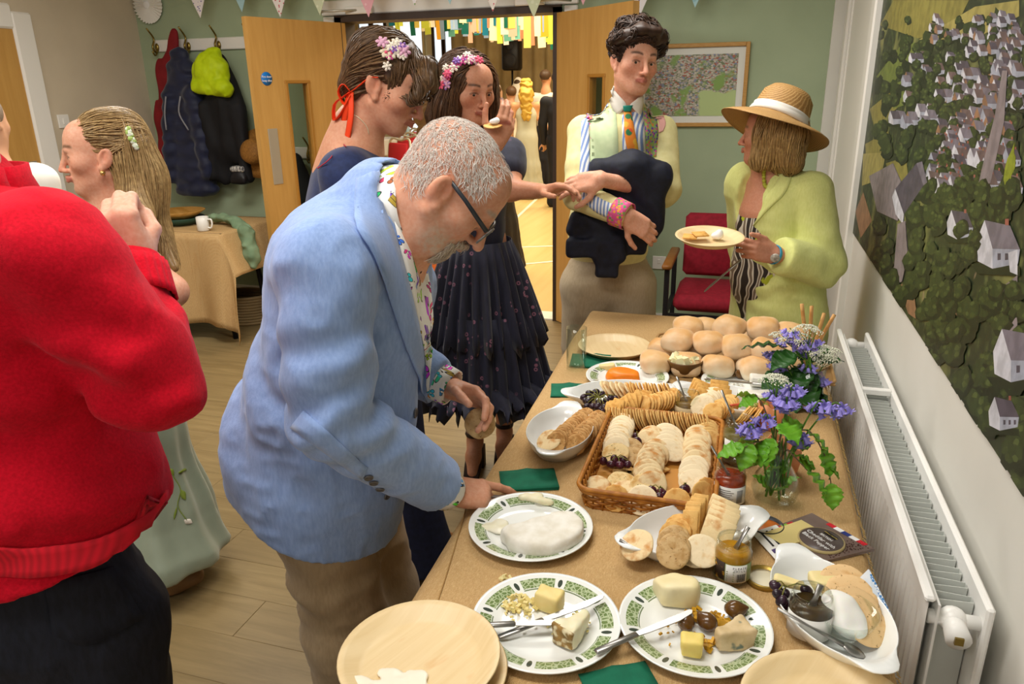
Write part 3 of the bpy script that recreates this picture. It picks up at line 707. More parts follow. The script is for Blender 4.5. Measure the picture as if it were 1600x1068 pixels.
for i in range(n1):
    for j in range(n2):
        u = -.75 + 1.35 * i / (n1 - 1); v_ = -.88 + 1.26 * j / (n2 - 1); x, y, z = u, v_, .744
        ov = max(0, -.26 - v_); ox = max(0, u - .30)
        if ov > 0: y = -.26 - .02 - .05 * ov + .025 * math.sin(u * 17) * ov / .4 ; z -= ov * (1.0)
        if ox > 0: x = .30 + .35 * ox; z -= ox * .92
        if ov > 0 and ox > 0: y -= .05 * ox; z += min(ov, ox) * .55
        P[i, j] = (x, y, z)
tag(G().quadgrid(P, thick=.003).build('burlap_cloth', mbur), 'burlap cloth draped over the side table by the coats', 'tablecloth').location = (*ST, 0)
mmug = M('mug_white', '#eae7df', .25, coat=.4)
o = empty('mug', (-3.42, 4.1, .746), 'white mug on the burlap covered side table', 'mug')
G().lathe([(0, 0), (.036, 0), (.04, .004), (.041, .09), (.038, .092), (.037, .01), (0, .008)], 24).build('cup', mmug, o)
gg = G(); gg.tube(spline([(.038, 0, .075), (.068, 0, .075), (.072, 0, .045), (.06, 0, .02), (.038, 0, .022)], 16), .006, 8); gg.build('handle', mmug, o)
mwoodb = M('bowl_wood', '#b98a48', .5, '#a4752f', sc=14, st=(1, 4, 1))
for i, (z, r_, lb, m_) in enumerate(((.03, .16, 'lower dark green bowl under the wooden bowl on the side table', M('bowl_green', '#2d4a3c', .4)), (.075, .17, 'shallow wooden bowl on top of the pile on the side table', mwoodb))):
    o = empty('bowl', (-3.75, 4.28, .746 + z - .03), lb, 'bowl', 'bowls on the side table'); G().lathe([(0, 0), (.09, 0), (r_, .05), (r_ - .004, .053), (.088, .006), (0, .006)], 32).build('bowl_body', m_, o)
S = Sdf().chain([(-3.7, 4.36, .77), (-3.45, 4.33, .79), (-3.3, 4.28, .79), (-3.2, 4.24, .72), (-3.15, 4.2, .56), (-3.14, 4.19, .5)], [.03, .04, .045, .045, .05, .03], .03, sq=((0,.4,1), .6)); S.disp.append(wavy(.014, 26, 4))
sdf_thing('green_cloth', S, .008, M('cloth_green', '#7d9374', .9, '#6a8163', sc=12), 'sage green cloth trailing over the edge of the side table', 'cloth', (-3.4, 4.3, .75))
o = empty('wicker_hamper', (-3.5, 4.5, 0), 'low round wicker basket on the floor under the side table', 'basket')
gg = G(); [gg.tube([(.2 * math.cos(a), .15 * math.sin(a), z) for a in np.arange(28) * 2 * np.pi / 28], .012, 6, closed=True) for z in np.linspace(.012, .2, 10)]; tag(gg.build('woven_strands', M('wicker_grey', '#8a7450', .8), o), kind='stuff')
G().lathe([(0, .006), (.19, .006), (.19, .02), (0, .02)], 24, sy=.75).build('base', M('wicker_grey', '#8a7450', .8), o)
o = empty('shopping_bag', (-3.12, 4.85, 0), 'green and white shopping bag on the floor by the oak door', 'bag')
S = Sdf().box((0, 0, .22), (.13, .09, .21), rd=.04); S.disp.append(wavy(.014, 14, 8)); S.build('bag_body', .012, M('bag_green', '#7cae3a', .5, '#e8efe0', sc=5, lo=.48, hi=.52), o)
gg = G(); gg.tube(spline([(-.07, 0, .42), (-.05, 0, .52), (.05, 0, .52), (.07, 0, .42)], 12), .007, 6); gg.build('handle', m_white, o)
S = Sdf().chain([(-3.3, 4.75, .06), (-3.1, 4.62, .08)], [.07, .08], .03); S.disp.append(wavy(.015, 16, 2))
sdf_thing('red_bundle', S, .012, M('bundle_red', '#7a2a30', .8, '#28324a', sc=6, lo=.45, hi=.55), 'red and dark bundle of clothing on the floor beside the shopping bag', 'clothing', (-3.2, 4.7, 0))
# red chair with wooden arms near the green wall
o = empty('armchair', (-.12, 4.42, 0), 'red upholstered chair with wooden arms against the green wall', 'chair')
mred = M('chair_red', '#8e1428', .85, '#7c0f20', sc=40); marm = M('arm_wood', '#8f5c28', .4, '#7c4c1d', sc=20, st=(1, 6, 1))
G().box((.02, .0, .43), (.5, .5, .09), bev=.03).build('seat', mred, o); G().box((.02, .25, .68), (.48, .06, .38), R=rot((1,0,0), -.12), bev=.025).build('backrest', mred, o)
for sx in (-.27, .3):
    G().box((sx, -.02, .645), (.055, .52, .028), bev=.008).build('armrest', marm, o)
    for sy in (-.24, .22): G().box((sx, sy, .315), (.028, .028, .63), bev=.004).build('leg', m_black, o, False)
    G().box((sx, 0, .36), (.022, .46, .022)).build('side_rail', m_black, o, False)
G().box((.02, -.24, .36), (.55, .022, .022)).build('front_rail', m_black, o, False)
# ------------------------------------------------------------------ buffet table
TZ = .752
tab = empty('buffet_table', (-.13, 1.75, 0), 'long trestle table under the burlap cloth, carrying the cheese buffet', 'table')
TX0, TX1, TY0, TY1 = -.49, .265, .62, 2.86
G().box((.005, 0, .73), (TX1 - TX0, TY1 - TY0, .03), bev=.004).build('table_top', M('trestle_top', '#a08462', .6), tab, False)
for sy in (-.95, .95):
    for sx in (-.28, .3): gg = G(); gg.tube([(sx, sy, .715), (sx, sy, .0)], .014, 8); gg.build('leg', m_black, tab)
    gg = G(); gg.tube([(-.28, sy, .25), (.3, sy, .25)], .011, 8); gg.build('cross_bar', m_black, tab)
n1, n2 = 46, 90; P = np.zeros((n1, n2, 3)); 
for i in range(n1):
    for j in range(n2):
        v_ = -1.26 + 2.52 * j / (n2 - 1); u = -.62 + 1.27 * i / (n1 - 1); y = v_; xl = -.37 - .028 * (v_ + 1.1); xr = .408
        x, z = u, TZ - .001 + .0012 * math.sin(u * 21 + v_ * 9)
        if u < xl: dpt = (xl - u); x = xl - .2 * dpt - .012 * (1 - math.cos(min(dpt * 20, 3))) - .01 * math.sin(v_ * 14) * dpt * 4; z = TZ - dpt * 1.0
        if u > xr: dpt = u - xr; x = xr + .04 * dpt; z = TZ - dpt * 1.0
        if abs(v_) > 1.11: y = math.copysign(1.125, v_); z = min(z, TZ - (abs(v_) - 1.11))
        P[i, j] = (x, y, z)
o = G().quadgrid(P, thick=-.0025).build('table_cloth', mbur); o.location = (-.13, 1.75, 0); tag(o, 'coarse tan burlap cloth spread over the long buffet table', 'tablecloth')
seam = M('burlap_seam', '#a07c48', .9)
for k, (a_, b_) in enumerate([((640, 1068), (735, 770)), ((905, 1060), (1010, 890))]):
    p, q = onz(*a_, TZ + .001), onz(*b_, TZ + .001); gg = G(); gg.tube(spline([p - A(o.location), (p + q) / 2 + V(.004, 0, .0005) - A(o.location), q - A(o.location)], 12), .0016, 5, flat=.6); gg.build('seam', seam, o)
fr = G()
for i in range(260):
    y = -1.0 + 2.0 * i / 260; fr.box((.409 + .003 * rng.random(), y, TZ - .002), (.008, .0018, .0012), R=rot((0,1,0), .7) @ rot((0,0,1), .5 * (rng.random() - .5)))
tag(fr.build('fringe', M('burlap_fringe', '#b99a5c', .9), o, False), kind='stuff')

# ------------------------------------------------------------------ crockery
m_china = M('white_china', '#eef0ee', .18, coat=.5)
mpl, nt, b = newmat('patterned_plate'); vec = coords(nt); sx_ = nd(nt, 'SeparateXYZ'); nt.links.new(vec, sx_.inputs[0])
X, Y_ = sx_.outputs[0], sx_.outputs[1]; rad_ = mth(nt, 'SQRT', mth(nt, 'ADD', mth(nt, 'MULTIPLY', X, X), mth(nt, 'MULTIPLY', Y_, Y_))); an = mth(nt, 'FRACT', mth(nt, 'MULTIPLY_ADD', mth(nt, 'ARCTAN2', Y_, X), 8 / (2 * math.pi), 8.27))
def inr(x, a, b_): return mth(nt, 'MULTIPLY', mth(nt, 'GREATER_THAN', x, a), mth(nt, 'LESS_THAN', x, b_))
band = mth(nt, 'MULTIPLY', inr(rad_, .0935, .1135), inr(an, .12, .88)); mot = mth(nt, 'MULTIPLY', inr(rad_, .096, .112), inr(an, .455 - .5 + .5 - .455, .02))
d0 = mth(nt, 'ABSOLUTE', mth(nt, 'SUBTRACT', mth(nt, 'FRACT', mth(nt, 'ADD', an, .5)), .5)); dr = mth(nt, 'DIVIDE', mth(nt, 'ABSOLUTE', mth(nt, 'SUBTRACT', rad_, .1035)), .009)
mot = mth(nt, 'LESS_THAN', mth(nt, 'ADD', mth(nt, 'MULTIPLY', dr, dr), mth(nt, 'POWER', mth(nt, 'DIVIDE', d0, .05), 2)), 1)
v1 = nd(nt, 'TexVoronoi', feature='DISTANCE_TO_EDGE'); v1.inputs['Scale'].default_value = 130; nt.links.new(vec, v1.inputs['Vector'])
gr = mixc(nt, ramp(nt, v1.outputs[0], .05, .14), '#b9c6a0', '#6f8550'); c = mixc(nt, band, '#eef0ec', gr)
edge = mth(nt, 'MULTIPLY', inr(rad_, .0905, .0925), inr(an, .12, .88)); c = mixc(nt, edge, c, '#7a8a68'); c = mixc(nt, mot, c, '#3f4a42')
nt.links.new(c, b.inputs['Base Color']); b.inputs['Roughness'].default_value = .15; b.inputs['Coat Weight'].default_value = .4
PLP = [(0, .004), (.07, .004), (.084, .006), (.095, .0135), (.122, .019), (.1255, .0205), (.126, .0185), (.12, .015), (.09, .004), (.074, 0), (0, 0)]
plate_me = G().lathe(PLP, 64).mesh('patterned_plate', mpl)
def plate(px, py, label, ang=0, s=1, dz=0):
    p = onz(px, py, TZ + .015); o = link('dinner_plate', plate_me, loc=(p[0], p[1], TZ + .001 + dz), rot=(0, 0, ang), scale=(s, s, s)); return tag(o, label, 'plate', 'green banded dinner plates')
p1 = plate(829, 822, 'green banded plate holding the half wheel of white soft cheese', .3)
p2 = plate(853, 970, 'green banded plate with butter, a rind wedge and two knives', 1.0, .985)
p3 = plate(1085, 975, 'green banded plate with figs, blue cheese and a pale cheese drum', 2.2, .985)
p4 = plate(980, 588, 'green banded plate holding the orange cheese wedge', .8)
p5 = plate(1160, 598, 'patterned plate with pickled figs and white cheese behind the flowers', .1, .95)
mpalm, nt, b = newmat('palm_leaf'); n_ = noise(nt, coords(nt, (4, 60, 4)), 1, 4, .6, .5)
c = mixc(nt, ramp(nt, n_, .3, .7), '#e8d0a2', '#dcc08c'); c = mixc(nt, ramp(nt, noise(nt, coords(nt, (3, 8, 3)), 3, 3), .6, .75), c, '#d9ab70'); nt.links.new(c, b.inputs['Base Color']); b.inputs['Roughness'].default_value = .45
PALM = [(0, .003), (.085, .003), (.095, .006), (.112, .02), (.122, .0235), (.124, .022), (.115, .017), (.098, .002), (.09, 0), (0, 0)]
palm_me = G().lathe(PALM, 56).mesh('palm_leaf_plate', mpalm)
def palm(p, label, ang=0, s=1, tilt=None):
    R = rz(ang) if tilt is None else tilt; o = link('palm_leaf_plate', palm_me, mat=m4(R * s, p)); return tag(o, label, 'plate', 'palm leaf plates')
q = onz(657, 1040, TZ + .02)
palm((q[0] + .012, q[1] - .004, TZ + .001), 'lower palm leaf plate of the two stacked at the near table corner', .4); palm((q[0] + .0, q[1] - .0, TZ + .0235), 'upper palm leaf plate smeared with cream at the near table corner', 1.2)
tops_ = (q[0], q[1], TZ + .0235)
q = onz(1298, 1115, TZ + .02); palm((q[0], q[1], TZ + .001), 'palm leaf plate at the bottom edge right of the figs', 1.0)
q = onz(960, 541, TZ + .02); palm((q[0], q[1], TZ + .004), 'palm leaf plate on a green napkin at the far end', 2.0)
# white oval gratin dishes with lugs
def dish(c, L_, W_, ang, label, h=.042, lug=.03):
    n = 56; a = np.arange(n) * 2 * np.pi / n; rings = []
    lg = np.clip((np.abs(np.cos(a)) - .86) / .12, 0, 1); lg = lg * lg * (3 - 2 * lg)
    prof = [(0.0, .004, 0), (.62, .004, 0), (.74, .010, 0), (.9, h * .6, 0), (.975, h, 0), (.99, h + .0015, 1), (1.0, h, 1), (.985, h - .004, .9), (.92, h * .55, .15), (.75, .003, 0), (.6, 0, 0), (0, 0, 0)]
    for s_, z_, k_ in prof:
        rx = L_ / 2 * s_ + lug * lg * k_; rings.append(np.stack([rx * np.cos(a) , W_ / 2 * s_ * np.sin(a), z_ + .004 * lg * k_ + 0 * a], 1))
    v = np.vstack(rings); m = len(prof); f = [(i*n+j, i*n+(j+1)%n, (i+1)*n+(j+1)%n, (i+1)*n+j) for i in range(m-1) for j in range(n)]
    o = link('gratin_dish', mesh('gratin_dish', v, f, m_china), loc=(c[0], c[1], TZ + .001), rot=(0, 0, ang)); return tag(o, label, 'dish', 'white oval dishes')
D1 = dish((-.045, 1.3), .27, .17, math.atan2(.187, .267), 'white oval dish with square and round crackers in front of the basket')
D2 = dish((.188, 1.135), .27, .17, math.atan2(-.255, .107), 'white oval dish with the dark jar and the glass bowl of cream')
D3 = dish((-.398, 1.655), .26, .165, 1.62, 'white oval dish of thin brown crackers left of the basket', .05)
D4 = dish((-.30, 1.95), .27, .16, .38, 'white oval dish with black grapes and rows of round crackers')
D5 = dish((.0, 1.985), .27, .165, -.32, 'white oval dish with digestive squares behind the wicker basket')
# jars

def thin_glass(nm, tint):
    m, nt, b = newmat(nm); nt.nodes.remove(b); out = nt.nodes['Material Output']; t = nd(nt, 'BsdfTransparent'); t.inputs[0].default_value = (*lin(tint), 1); gl = nd(nt, 'BsdfGlossy'); gl.inputs['Roughness'].default_value = .03
    fr_ = nd(nt, 'LayerWeight'); mx = nd(nt, 'MixShader'); nt.links.new(mth(nt, 'MULTIPLY_ADD', mth(nt, 'POWER', fr_.outputs['Facing'], 3.5), .55, .03), mx.inputs[0]); nt.links.new(t.outputs[0], mx.inputs[1]); nt.links.new(gl.outputs[0], mx.inputs[2]); nt.links.new(mx.outputs[0], out.inputs[0]); return m
m_glass = thin_glass('clear_glass', '#f8fbf9'); m_wglass = thin_glass('jar_glass', '#fafbf8')
def jar(px, py, r_, h, cont, fill, label, lab=None, dz=0, lid=False, ang=0):
    p = onz(px, py, TZ + dz); o = empty('jar', (p[0], p[1], TZ + .0015 + dz), label, 'jar', rz=ang)
    G().lathe([(0, 0), (r_*.92, 0), (r_, .004), (r_, h*.72), (r_*.86, h*.84), (r_*.86, h), (r_*.82, h), (r_*.82, h*.85), (r_*.95, h*.71), (r_*.95, .006), (0, .005)], 36).build('glass', m_wglass, o)
    gg = G(); 
    for z_ in (.88, .94): gg.tube([(r_*.87*math.cos(a), r_*.87*math.sin(a), h*z_ + .002*math.sin(a)) for a in np.arange(28)*2*np.pi/28], .0013, 5, closed=True)
    gg.build('screw_thread', m_wglass, o)
    S_ = [(0, .0065), (r_*.9, .0065), (r_*.94, .01), (r_*.94, min(fill, .7)*h)] + ([(r_*.8, fill*h)] if fill > .7 else []) + [(0, fill*h - .002)]
    G().lathe(S_, 32).build('contents', cont, o)
    if lab:
        m_, a0, a1, z0, z1 = lab; aa = np.linspace(a0, a1, 24); P = A([[((r_ + .0006) * math.cos(t), (r_ + .0006) * math.sin(t), z * h) for t in aa] for z in (z0, z1)])
        G().quadgrid(P, thick=-.0004).build('label', m_, o)
    return o
m_paper = M('label_paper', '#e6e4de', .6); m_hon = M('piccalilli', '#b5860f', .35, '#a87208', sc=50, sss=.2); m_chil = M('chilli_jam', '#a5380e', .25, '#7a1f08', sc=60); m_chut = M('green_chutney', '#6d6022', .4, '#544914', sc=60); m_brn = M('brown_chutney', '#6a4a1c', .4, '#7d6226', sc=60); m_blk = M('dark_pickle', '#2a1c0e', .25, '#4a3514', sc=50)
m_ink = M('print_ink', '#2c2b2b', .6); m_grnlab = M('label_green', '#8c9a68', .6); m_dklab = M('label_dark', '#3a2a20', .6, '#d8a12a', sc=90, lo=.55, hi=.6)
cdir = math.atan2(-1.2, 0)
jH = jar(1142, 902, .0335, .083, m_hon, .74, 'open jar of yellow piccalilli beside the round plate of figs', (m_grnlab, -2.7, -.35, .14, .58))
G().quadgrid(A([[(.0346 * math.cos(t), .0346 * math.sin(t), z) for t in np.linspace(-2.62, -1.95, 12)] for z in (.014, .05)]), thick=-.0003).build('label_panel', m_dklab, jH)
G().quadgrid(A([[(.0346 * math.cos(t), .0346 * math.sin(t), z) for t in np.linspace(-1.9, -.75, 14)] for z in (.012, .0475)]), thick=-.0003).build('label_panel', m_paper, jH)
for k in range(14):   # bar code strokes
    t = -1.32 + k * .036; wv = .006 + .012 * ((k * 7) % 3); G().quadgrid(A([[(.035 * math.cos(u), .035 * math.sin(u), z) for u in (t, t + wv)] for z in (.014, .03)]), thick=-.0002).build('bar_stroke', m_ink, jH)
for body, z in (('PLEASE', .042), ('CHILL', .0365)):
    for i, ch in enumerate(body):
        t = -1.5 + i * .125 + (.06 if len(body) == 5 else 0); Rt = np.stack([V(-math.sin(t), math.cos(t), 0), V(0,0,1), V(math.cos(t), math.sin(t), 0)], 1); text(ch, .0055, m_ink, jH, mx=m4(Rt, (.0353 * math.cos(t), .0353 * math.sin(t), z)), depth=.0001)
for k in range(5): G().quadgrid(A([[(.035 * math.cos(u), .035 * math.sin(u), z) for u in (-1.85, -1.45)] for z in (.015 + k * .0045, .0165 + k * .0045)]), thick=-.0002).build('text_line', m_grnlab, jH)
jR = jar(1138, 782, .034, .088, m_chil, .70, 'open jar of red chilli jam at the right corner of the basket', (m_paper, -2.9, -.3, .08, .55))
for k in range(7): G().quadgrid(A([[(.0351 * math.cos(u), .0351 * math.sin(u), z) for u in np.linspace(-2.3, -1.5 + .1 * (k % 3), 6)] for z in (.012 + k * .0048, .0134 + k * .0048)]), thick=-.0002).build('text_line', M('ink_grey', '#8d8c8a', .6), jR)
G().quadgrid(A([[(.0351 * math.cos(u), .0351 * math.sin(u), z) for u in np.linspace(-1.1, -.7, 6)] for z in (.012, .042)]), thick=-.0002).build('text_block', M('ink_grey', '#8d8c8a', .6), jR)
jG = jar(1152, 722, .038, .115, m_chut, .68, 'taller jar of green chutney right of the basket, behind the chilli jam', (m_paper, -2.6, -1.5, .25, .6))
jB = jar(1073, 650, .034, .07, m_brn, .62, 'small open jar of brown chutney behind the basket', (M('label_buff', '#c9b48c', .6), -2.8, -.3, .1, .5))
jK = jar(1262, 985, .035, .075, m_blk, .66, 'open jar of dark pickle standing in the white oval dish', (m_paper, -2.9, -.3, .06, .6), dz=.006)
# spoons
m_cut = M('cutlery_steel', '#9a9894', .33, metal=.9)
def spoon(a_, b_, label, r_=.0032, bowl=True):
    a_, b_ = A(a_), A(b_); o = empty('teaspoon', a_, label, 'spoon', 'spoons on the table'); gg = G(); d_ = b_ - a_
    gg.tube([V(0,0,0), d_ * .5, d_], [r_ * 1.7, r_ * .8, r_ * 1.1], 8, flat=.45); gg.build('handle', m_cut, o)
    if bowl: gg = G(); gg.sphere(-nrm(d_) * .014, (.02, .012, .005), 12, 8, R=frame(nrm(d_), (0, 0, 1))); gg.build('bowl', m_cut, o)
    return o
def jtop(j, h): return A(j.location) + V(0, 0, h)
spoon(jtop(jH, .05), jtop(jH, .098) + V(.022, .02, 0), 'teaspoon standing in the piccalilli jar', .005, False); spoon(jtop(jR, .055), jtop(jR, .115) + V(-.045, .02, 0), 'teaspoon leaning out of the chilli jam jar', .0035, False)
spoon(jtop(jG, .07), jtop(jG, .16) + V(-.05, .05, 0), 'teaspoon leaning out of the green chutney jar', .0035, False); spoon(jtop(jB, .035), jtop(jB, .10) + V(-.035, .03, 0), 'teaspoon leaning out of the brown chutney jar', .0035, False)
spoon(jtop(jK, .04), jtop(jK, .082) + V(.012, .012, 0), 'teaspoon standing in the dark pickle jar', .005, False)
# lids
def lid(px, py, r_, label, R=None, m_=None, inner='#e9e2c8', dz=0):
    p = onz(px, py, TZ + .006); o = empty('screw_top', (p[0], p[1], TZ + .001 + dz), label, 'lid', 'jar lids')
    R = np.eye(3) if R is None else R
    G().lathe([(0, .0), (r_, 0), (r_, .010), (r_ - .002, .011), (r_ - .003, .003), (0, .0025)], 32, R=R).build('cap', m_ or M('lid_gold', '#a68b44', .35, metal=.7), o); G().lathe([(0, .0028), (r_ - .004, .0028), (r_ - .004, .0036), (0, .0036)], 28, R=R).build('lining', M('lid_lining_' + inner[1:], inner, .5), o)
lid(1195, 903, .034, 'gold jar lid lying face up beside the piccalilli jar'); lid(1196, 822, .036, 'jar lid with orange lining under the dish rim by the vase', inner='#d9772a', m_=m_black)
# tumbler
p = onz(900, 577, TZ); o = empty('tumbler', (p[0], p[1], TZ + .001), 'tall empty glass tumbler at the far left table edge', 'glass')
G().lathe([(0, 0), (.028, 0), (.03, .003), (.033, .14), (.0312, .1405), (.0285, .012), (0, .010)], 36).build('glass_wall', m_glass, o)
# napkins
m_nap = M('napkin_green', '#0e6b4e', .85, '#0b5f45', sc=30, bump=.2, bsc=300)
def napkin(px, py, ang, label, s=(.12, .1), dz=0):
    p = onz(px, py, TZ); o = empty('napkin', (p[0], p[1], TZ + .001 + dz), label, 'napkin', 'green paper napkins', rz=ang)
    for k in range(3):
        P = A([[(s[0] * (i / 6 - .5), s[1] * (j / 6 - .5), .0015 + k * .0022 + (.004 * math.exp(-((i - 3) / .8) ** 2) * (j / 6)) * (k == 2)) for j in range(7)] for i in range(7)])
        G().quadgrid(P, thick=.0012).build('fold', m_nap, o).rotation_euler = (0, 0, .02 * k)
napkin(826, 752, .35, 'green paper napkin above the soft cheese plate', (.13, .09)); napkin(890, 612, .2, 'green paper napkin under the grape dish handle', (.11, .1)); napkin(930, 566, .1, 'green paper napkin under the far palm leaf plate', (.16, .12)); napkin(975, 1085, .5, 'green paper napkin at the bottom edge between the plates', (.11, .1))
# ------------------------------------------------------------------ crackers
def cmat(nm, base, toast, sc=45, lo=.5, hi=.68, fleck=None):
    return M(nm, base, .75, toast, sc=sc, lo=lo, hi=hi, c3=fleck, sc3=220, lo3=.66, hi3=.7, rnd=.07, bump=.5, bsc=120, bdist=.002)
mc_cream = cmat('cracker_cream', '#e8cfa0', '#c98c48'); mc_pale = cmat('cracker_pale', '#ecd9b4', '#dcb77c', 60, .55, .75); mc_gold = cmat('cracker_gold', '#e2b46a', '#c98c3e', 50); mc_oat = cmat('cracker_oat', '#c9a876', '#b08850', 90, .45, .7, '#7a5a34')
mc_brown = cmat('cracker_brown', '#cfa063', '#b07c40', 70, .45, .65, '#6e4a26'); mc_herb = cmat('cracker_herb', '#dfc38c', '#c69a56', 60, .5, .7, '#55592c'); mc_dig = cmat('cracker_digestive', '#d8a658', '#c48c3e', 80)
def disc_mesh(nm, r_, th, mat, lobes=0, sx=1, holes=False, n=26):
    a = np.arange(n) * 2 * np.pi / n; rr = 1 + (.03 * np.cos(a * lobes) if lobes else .012 * np.cos(a * 5 + 1)); rings = []
    for s_, z_ in ((.02, th*.62), (.5, th*.66), (.85, th*.55), (.97, th*.4), (1, th*.05), (.97, -th*.35), (.8, -th*.5), (.02, -th*.5)):
        rings.append(np.stack([r_ * s_ * rr * np.cos(a) * sx, r_ * s_ * rr * np.sin(a), z_ + .12 * th * np.sin(a * 3 + s_ * 4)], 1))
    v = np.vstack(rings); m = len(rings); f = [(i*n+j, (i+1)*n+j, (i+1)*n+(j+1)%n, i*n+(j+1)%n) for i in range(m-1) for j in range(n)]
    return mesh(nm, v, f, mat)
def sq_mesh(nm, w, h, th, mat):
    g_ = G().box((0,0,0), (w, h, th), bev=th * .35); 
    for i in range(3):
        for j in range(3): g_.lathe([(0, th*.42), (.0022, th*.5), (.003, th*.56), (.0036, th*.5)], 6, c=((i-1)*w*.28, (j-1)*h*.28, .0))
    return g_.mesh(nm, mat)
CK = {'cream': disc_mesh('cracker_round', .033, .0055, mc_cream), 'pale': disc_mesh('cracker_round_pale', .033, .0045, mc_pale), 'gold': disc_mesh('cracker_gold', .029, .0045, mc_gold, 14), 'oat': disc_mesh('oatcake', .031, .0065, mc_oat),
      'herb': disc_mesh('cracker_herb', .033, .005, mc_herb), 'wafer': disc_mesh('cracker_wafer', .03, .0035, cmat('cracker_wafer', '#d8b06c', '#c08a44', 60)), 'brown': disc_mesh('cracker_brown', .027, .004, mc_brown, 10), 'oval': disc_mesh('cracker_oval', .036, .0045, mc_pale, 0, .7),
      'big': disc_mesh('cracker_big', .043, .005, cmat('cracker_big', '#e2bf8c', '#d3a468', 60, .55, .8, '#8a6a3c')), 'dig': sq_mesh('digestive_square', .05, .05, .006, mc_dig), 'sq': sq_mesh('cracker_square', .058, .058, .005, cmat('cracker_square', '#ead3a2', '#c98d4c', 30, .55, .7)), 'rect': sq_mesh('cracker_rectangle', .03, .062, .005, mc_gold)}
def cracker(kind, p, normal, label, group=None, spin=None, nm='cracker'):
    R = frame(nrm(np.cross(normal, V(.3, .9, .2))), normal) @ rz(rng.random() * 6.28 if spin is None else spin)
    return tag(link(nm, CK[kind], mat=m4(R, p)), label, 'cracker', group)
def row(kind, a_, b_, n, tilt, z0, label, group, z1=None, jit=.002, spin=None, bow=0):
    """n overlapping crackers from pixel a_ to pixel b_, leaning over towards the end b_"""
    z1 = z0 if z1 is None else z1; p, q = onz(*a_, TZ + z0), onz(*b_, TZ + z1); d_ = nrm((q - p) * (1, 1, 0))
    sd = np.cross(d_, V(0, 0, 1)); dx, dy = b_[0] - a_[0], b_[1] - a_[1]; ref = ('left' if dx > 0 else 'right') if abs(dx) > abs(dy) else 'back'; od = lambda i: '%d%s' % (i, 'th' if 10 < i % 100 < 20 else {1: 'st', 2: 'nd', 3: 'rd'}.get(i % 10, 'th'))
    for i in range(n):
        t = i / max(n - 1, 1); c_ = p + (q - p) * t + (rng.random(3) - .5) * 2 * jit + sd * bow * math.sin(math.pi * t); ti = tilt + .08 * (rng.random() - .5)
        cracker(kind, c_, V(0,0,1) * math.cos(ti) + d_ * math.sin(ti) + sd * .1 * (rng.random() - .5), '%s, %s from the %s' % (label, od(i + 1), ref), group, spin)
def one(kind, px, py, z, label, n=(0, -.1, 1), spin=None, group=None): return cracker(kind, onz(px, py, TZ + z), nrm(n), label, group, spin)
# ---- wicker basket
bx = empty('wicker_basket', (-.152, 1.592, TZ + .001), 'shallow rectangular wicker basket filled with crackers and grapes', 'basket', rz=.0)
bw_, bl, bh = .285, .44, .05; mwick = M('wicker', '#b9792a', .5, '#96591a', sc=40, rnd=.12)
def rrect(w, l, r_, z, n=10):
    pts = []
    for cx_, cy_, a0 in ((w/2-r_, l/2-r_, 0), (-w/2+r_, l/2-r_, 90), (-w/2+r_, -l/2+r_, 180), (w/2-r_, -l/2+r_, 270)):
        for k in range(n): a = math.radians(a0 + 90 * k / (n - 1)); pts.append((cx_ + r_ * math.cos(a), cy_ + r_ * math.sin(a), z))
    out = []
    for i in range(len(pts)):
        p, q = A(pts[i]), A(pts[(i + 1) % len(pts)]); m = max(1, int(np.linalg.norm(q - p) / .02)); out += [p + (q - p) * k / m for k in range(m)]
    return A(out)
for z_, r_, nm in ((bh, .0055, 'rim'), (bh - .009, .004, 'rim'), (.004, .004, 'base_rim')):
    e_ = .012 * z_ / bh; gg = G(); P = rrect(bw_ - .024 + 2 * e_, bl - .024 + 2 * e_, .03, z_); gg.tube(P, r_, 8, closed=True); gg.build(nm, mwick, bx)
G().box((0, 0, .003), (bw_ - .03, bl - .03, .004), bev=.001).build('base', M('wicker_base', '#c58a3a', .6), bx, False)
P0 = rrect(bw_ - .024, bl - .024, .03, 0, 8)
seg = np.linalg.norm(np.diff(np.vstack([P0, P0[:1]]), axis=0), axis=1); cs = np.r_[0, np.cumsum(seg)]; per = cs[-1]
def along(s): 
    s %= per; i = int(np.searchsorted(cs, s, 'right')) - 1; a_, b_ = P0[i], P0[(i + 1) % len(P0)]; t = (s - cs[i]) / seg[i]; return a_ + (b_ - a_) * t, nrm(np.cross(b_ - a_, V(0,0,1)))
nst = 64
for k in range(4):
    z_ = .011 + k * .0085; gg = G(); pts = []
    for i in range(nst * 3):
        p, nn = along(i * per / (nst * 3)); pts.append(p + nn * (.0035 * math.cos(math.pi * (i / 3) + k * math.pi) + .012 * z_ / bh) + V(0, 0, z_))
    gg.tube(pts, .003, 6, closed=True); gg.build('weaver_strand', mwick, bx)
stk = G().tube([(0,0,0), (0,0,bh)], .0024, 6).mesh('stake', mwick)
for i in range(nst): p, nn = along(i * per / nst); link('stake', stk, bx, loc=p + nn * .004)
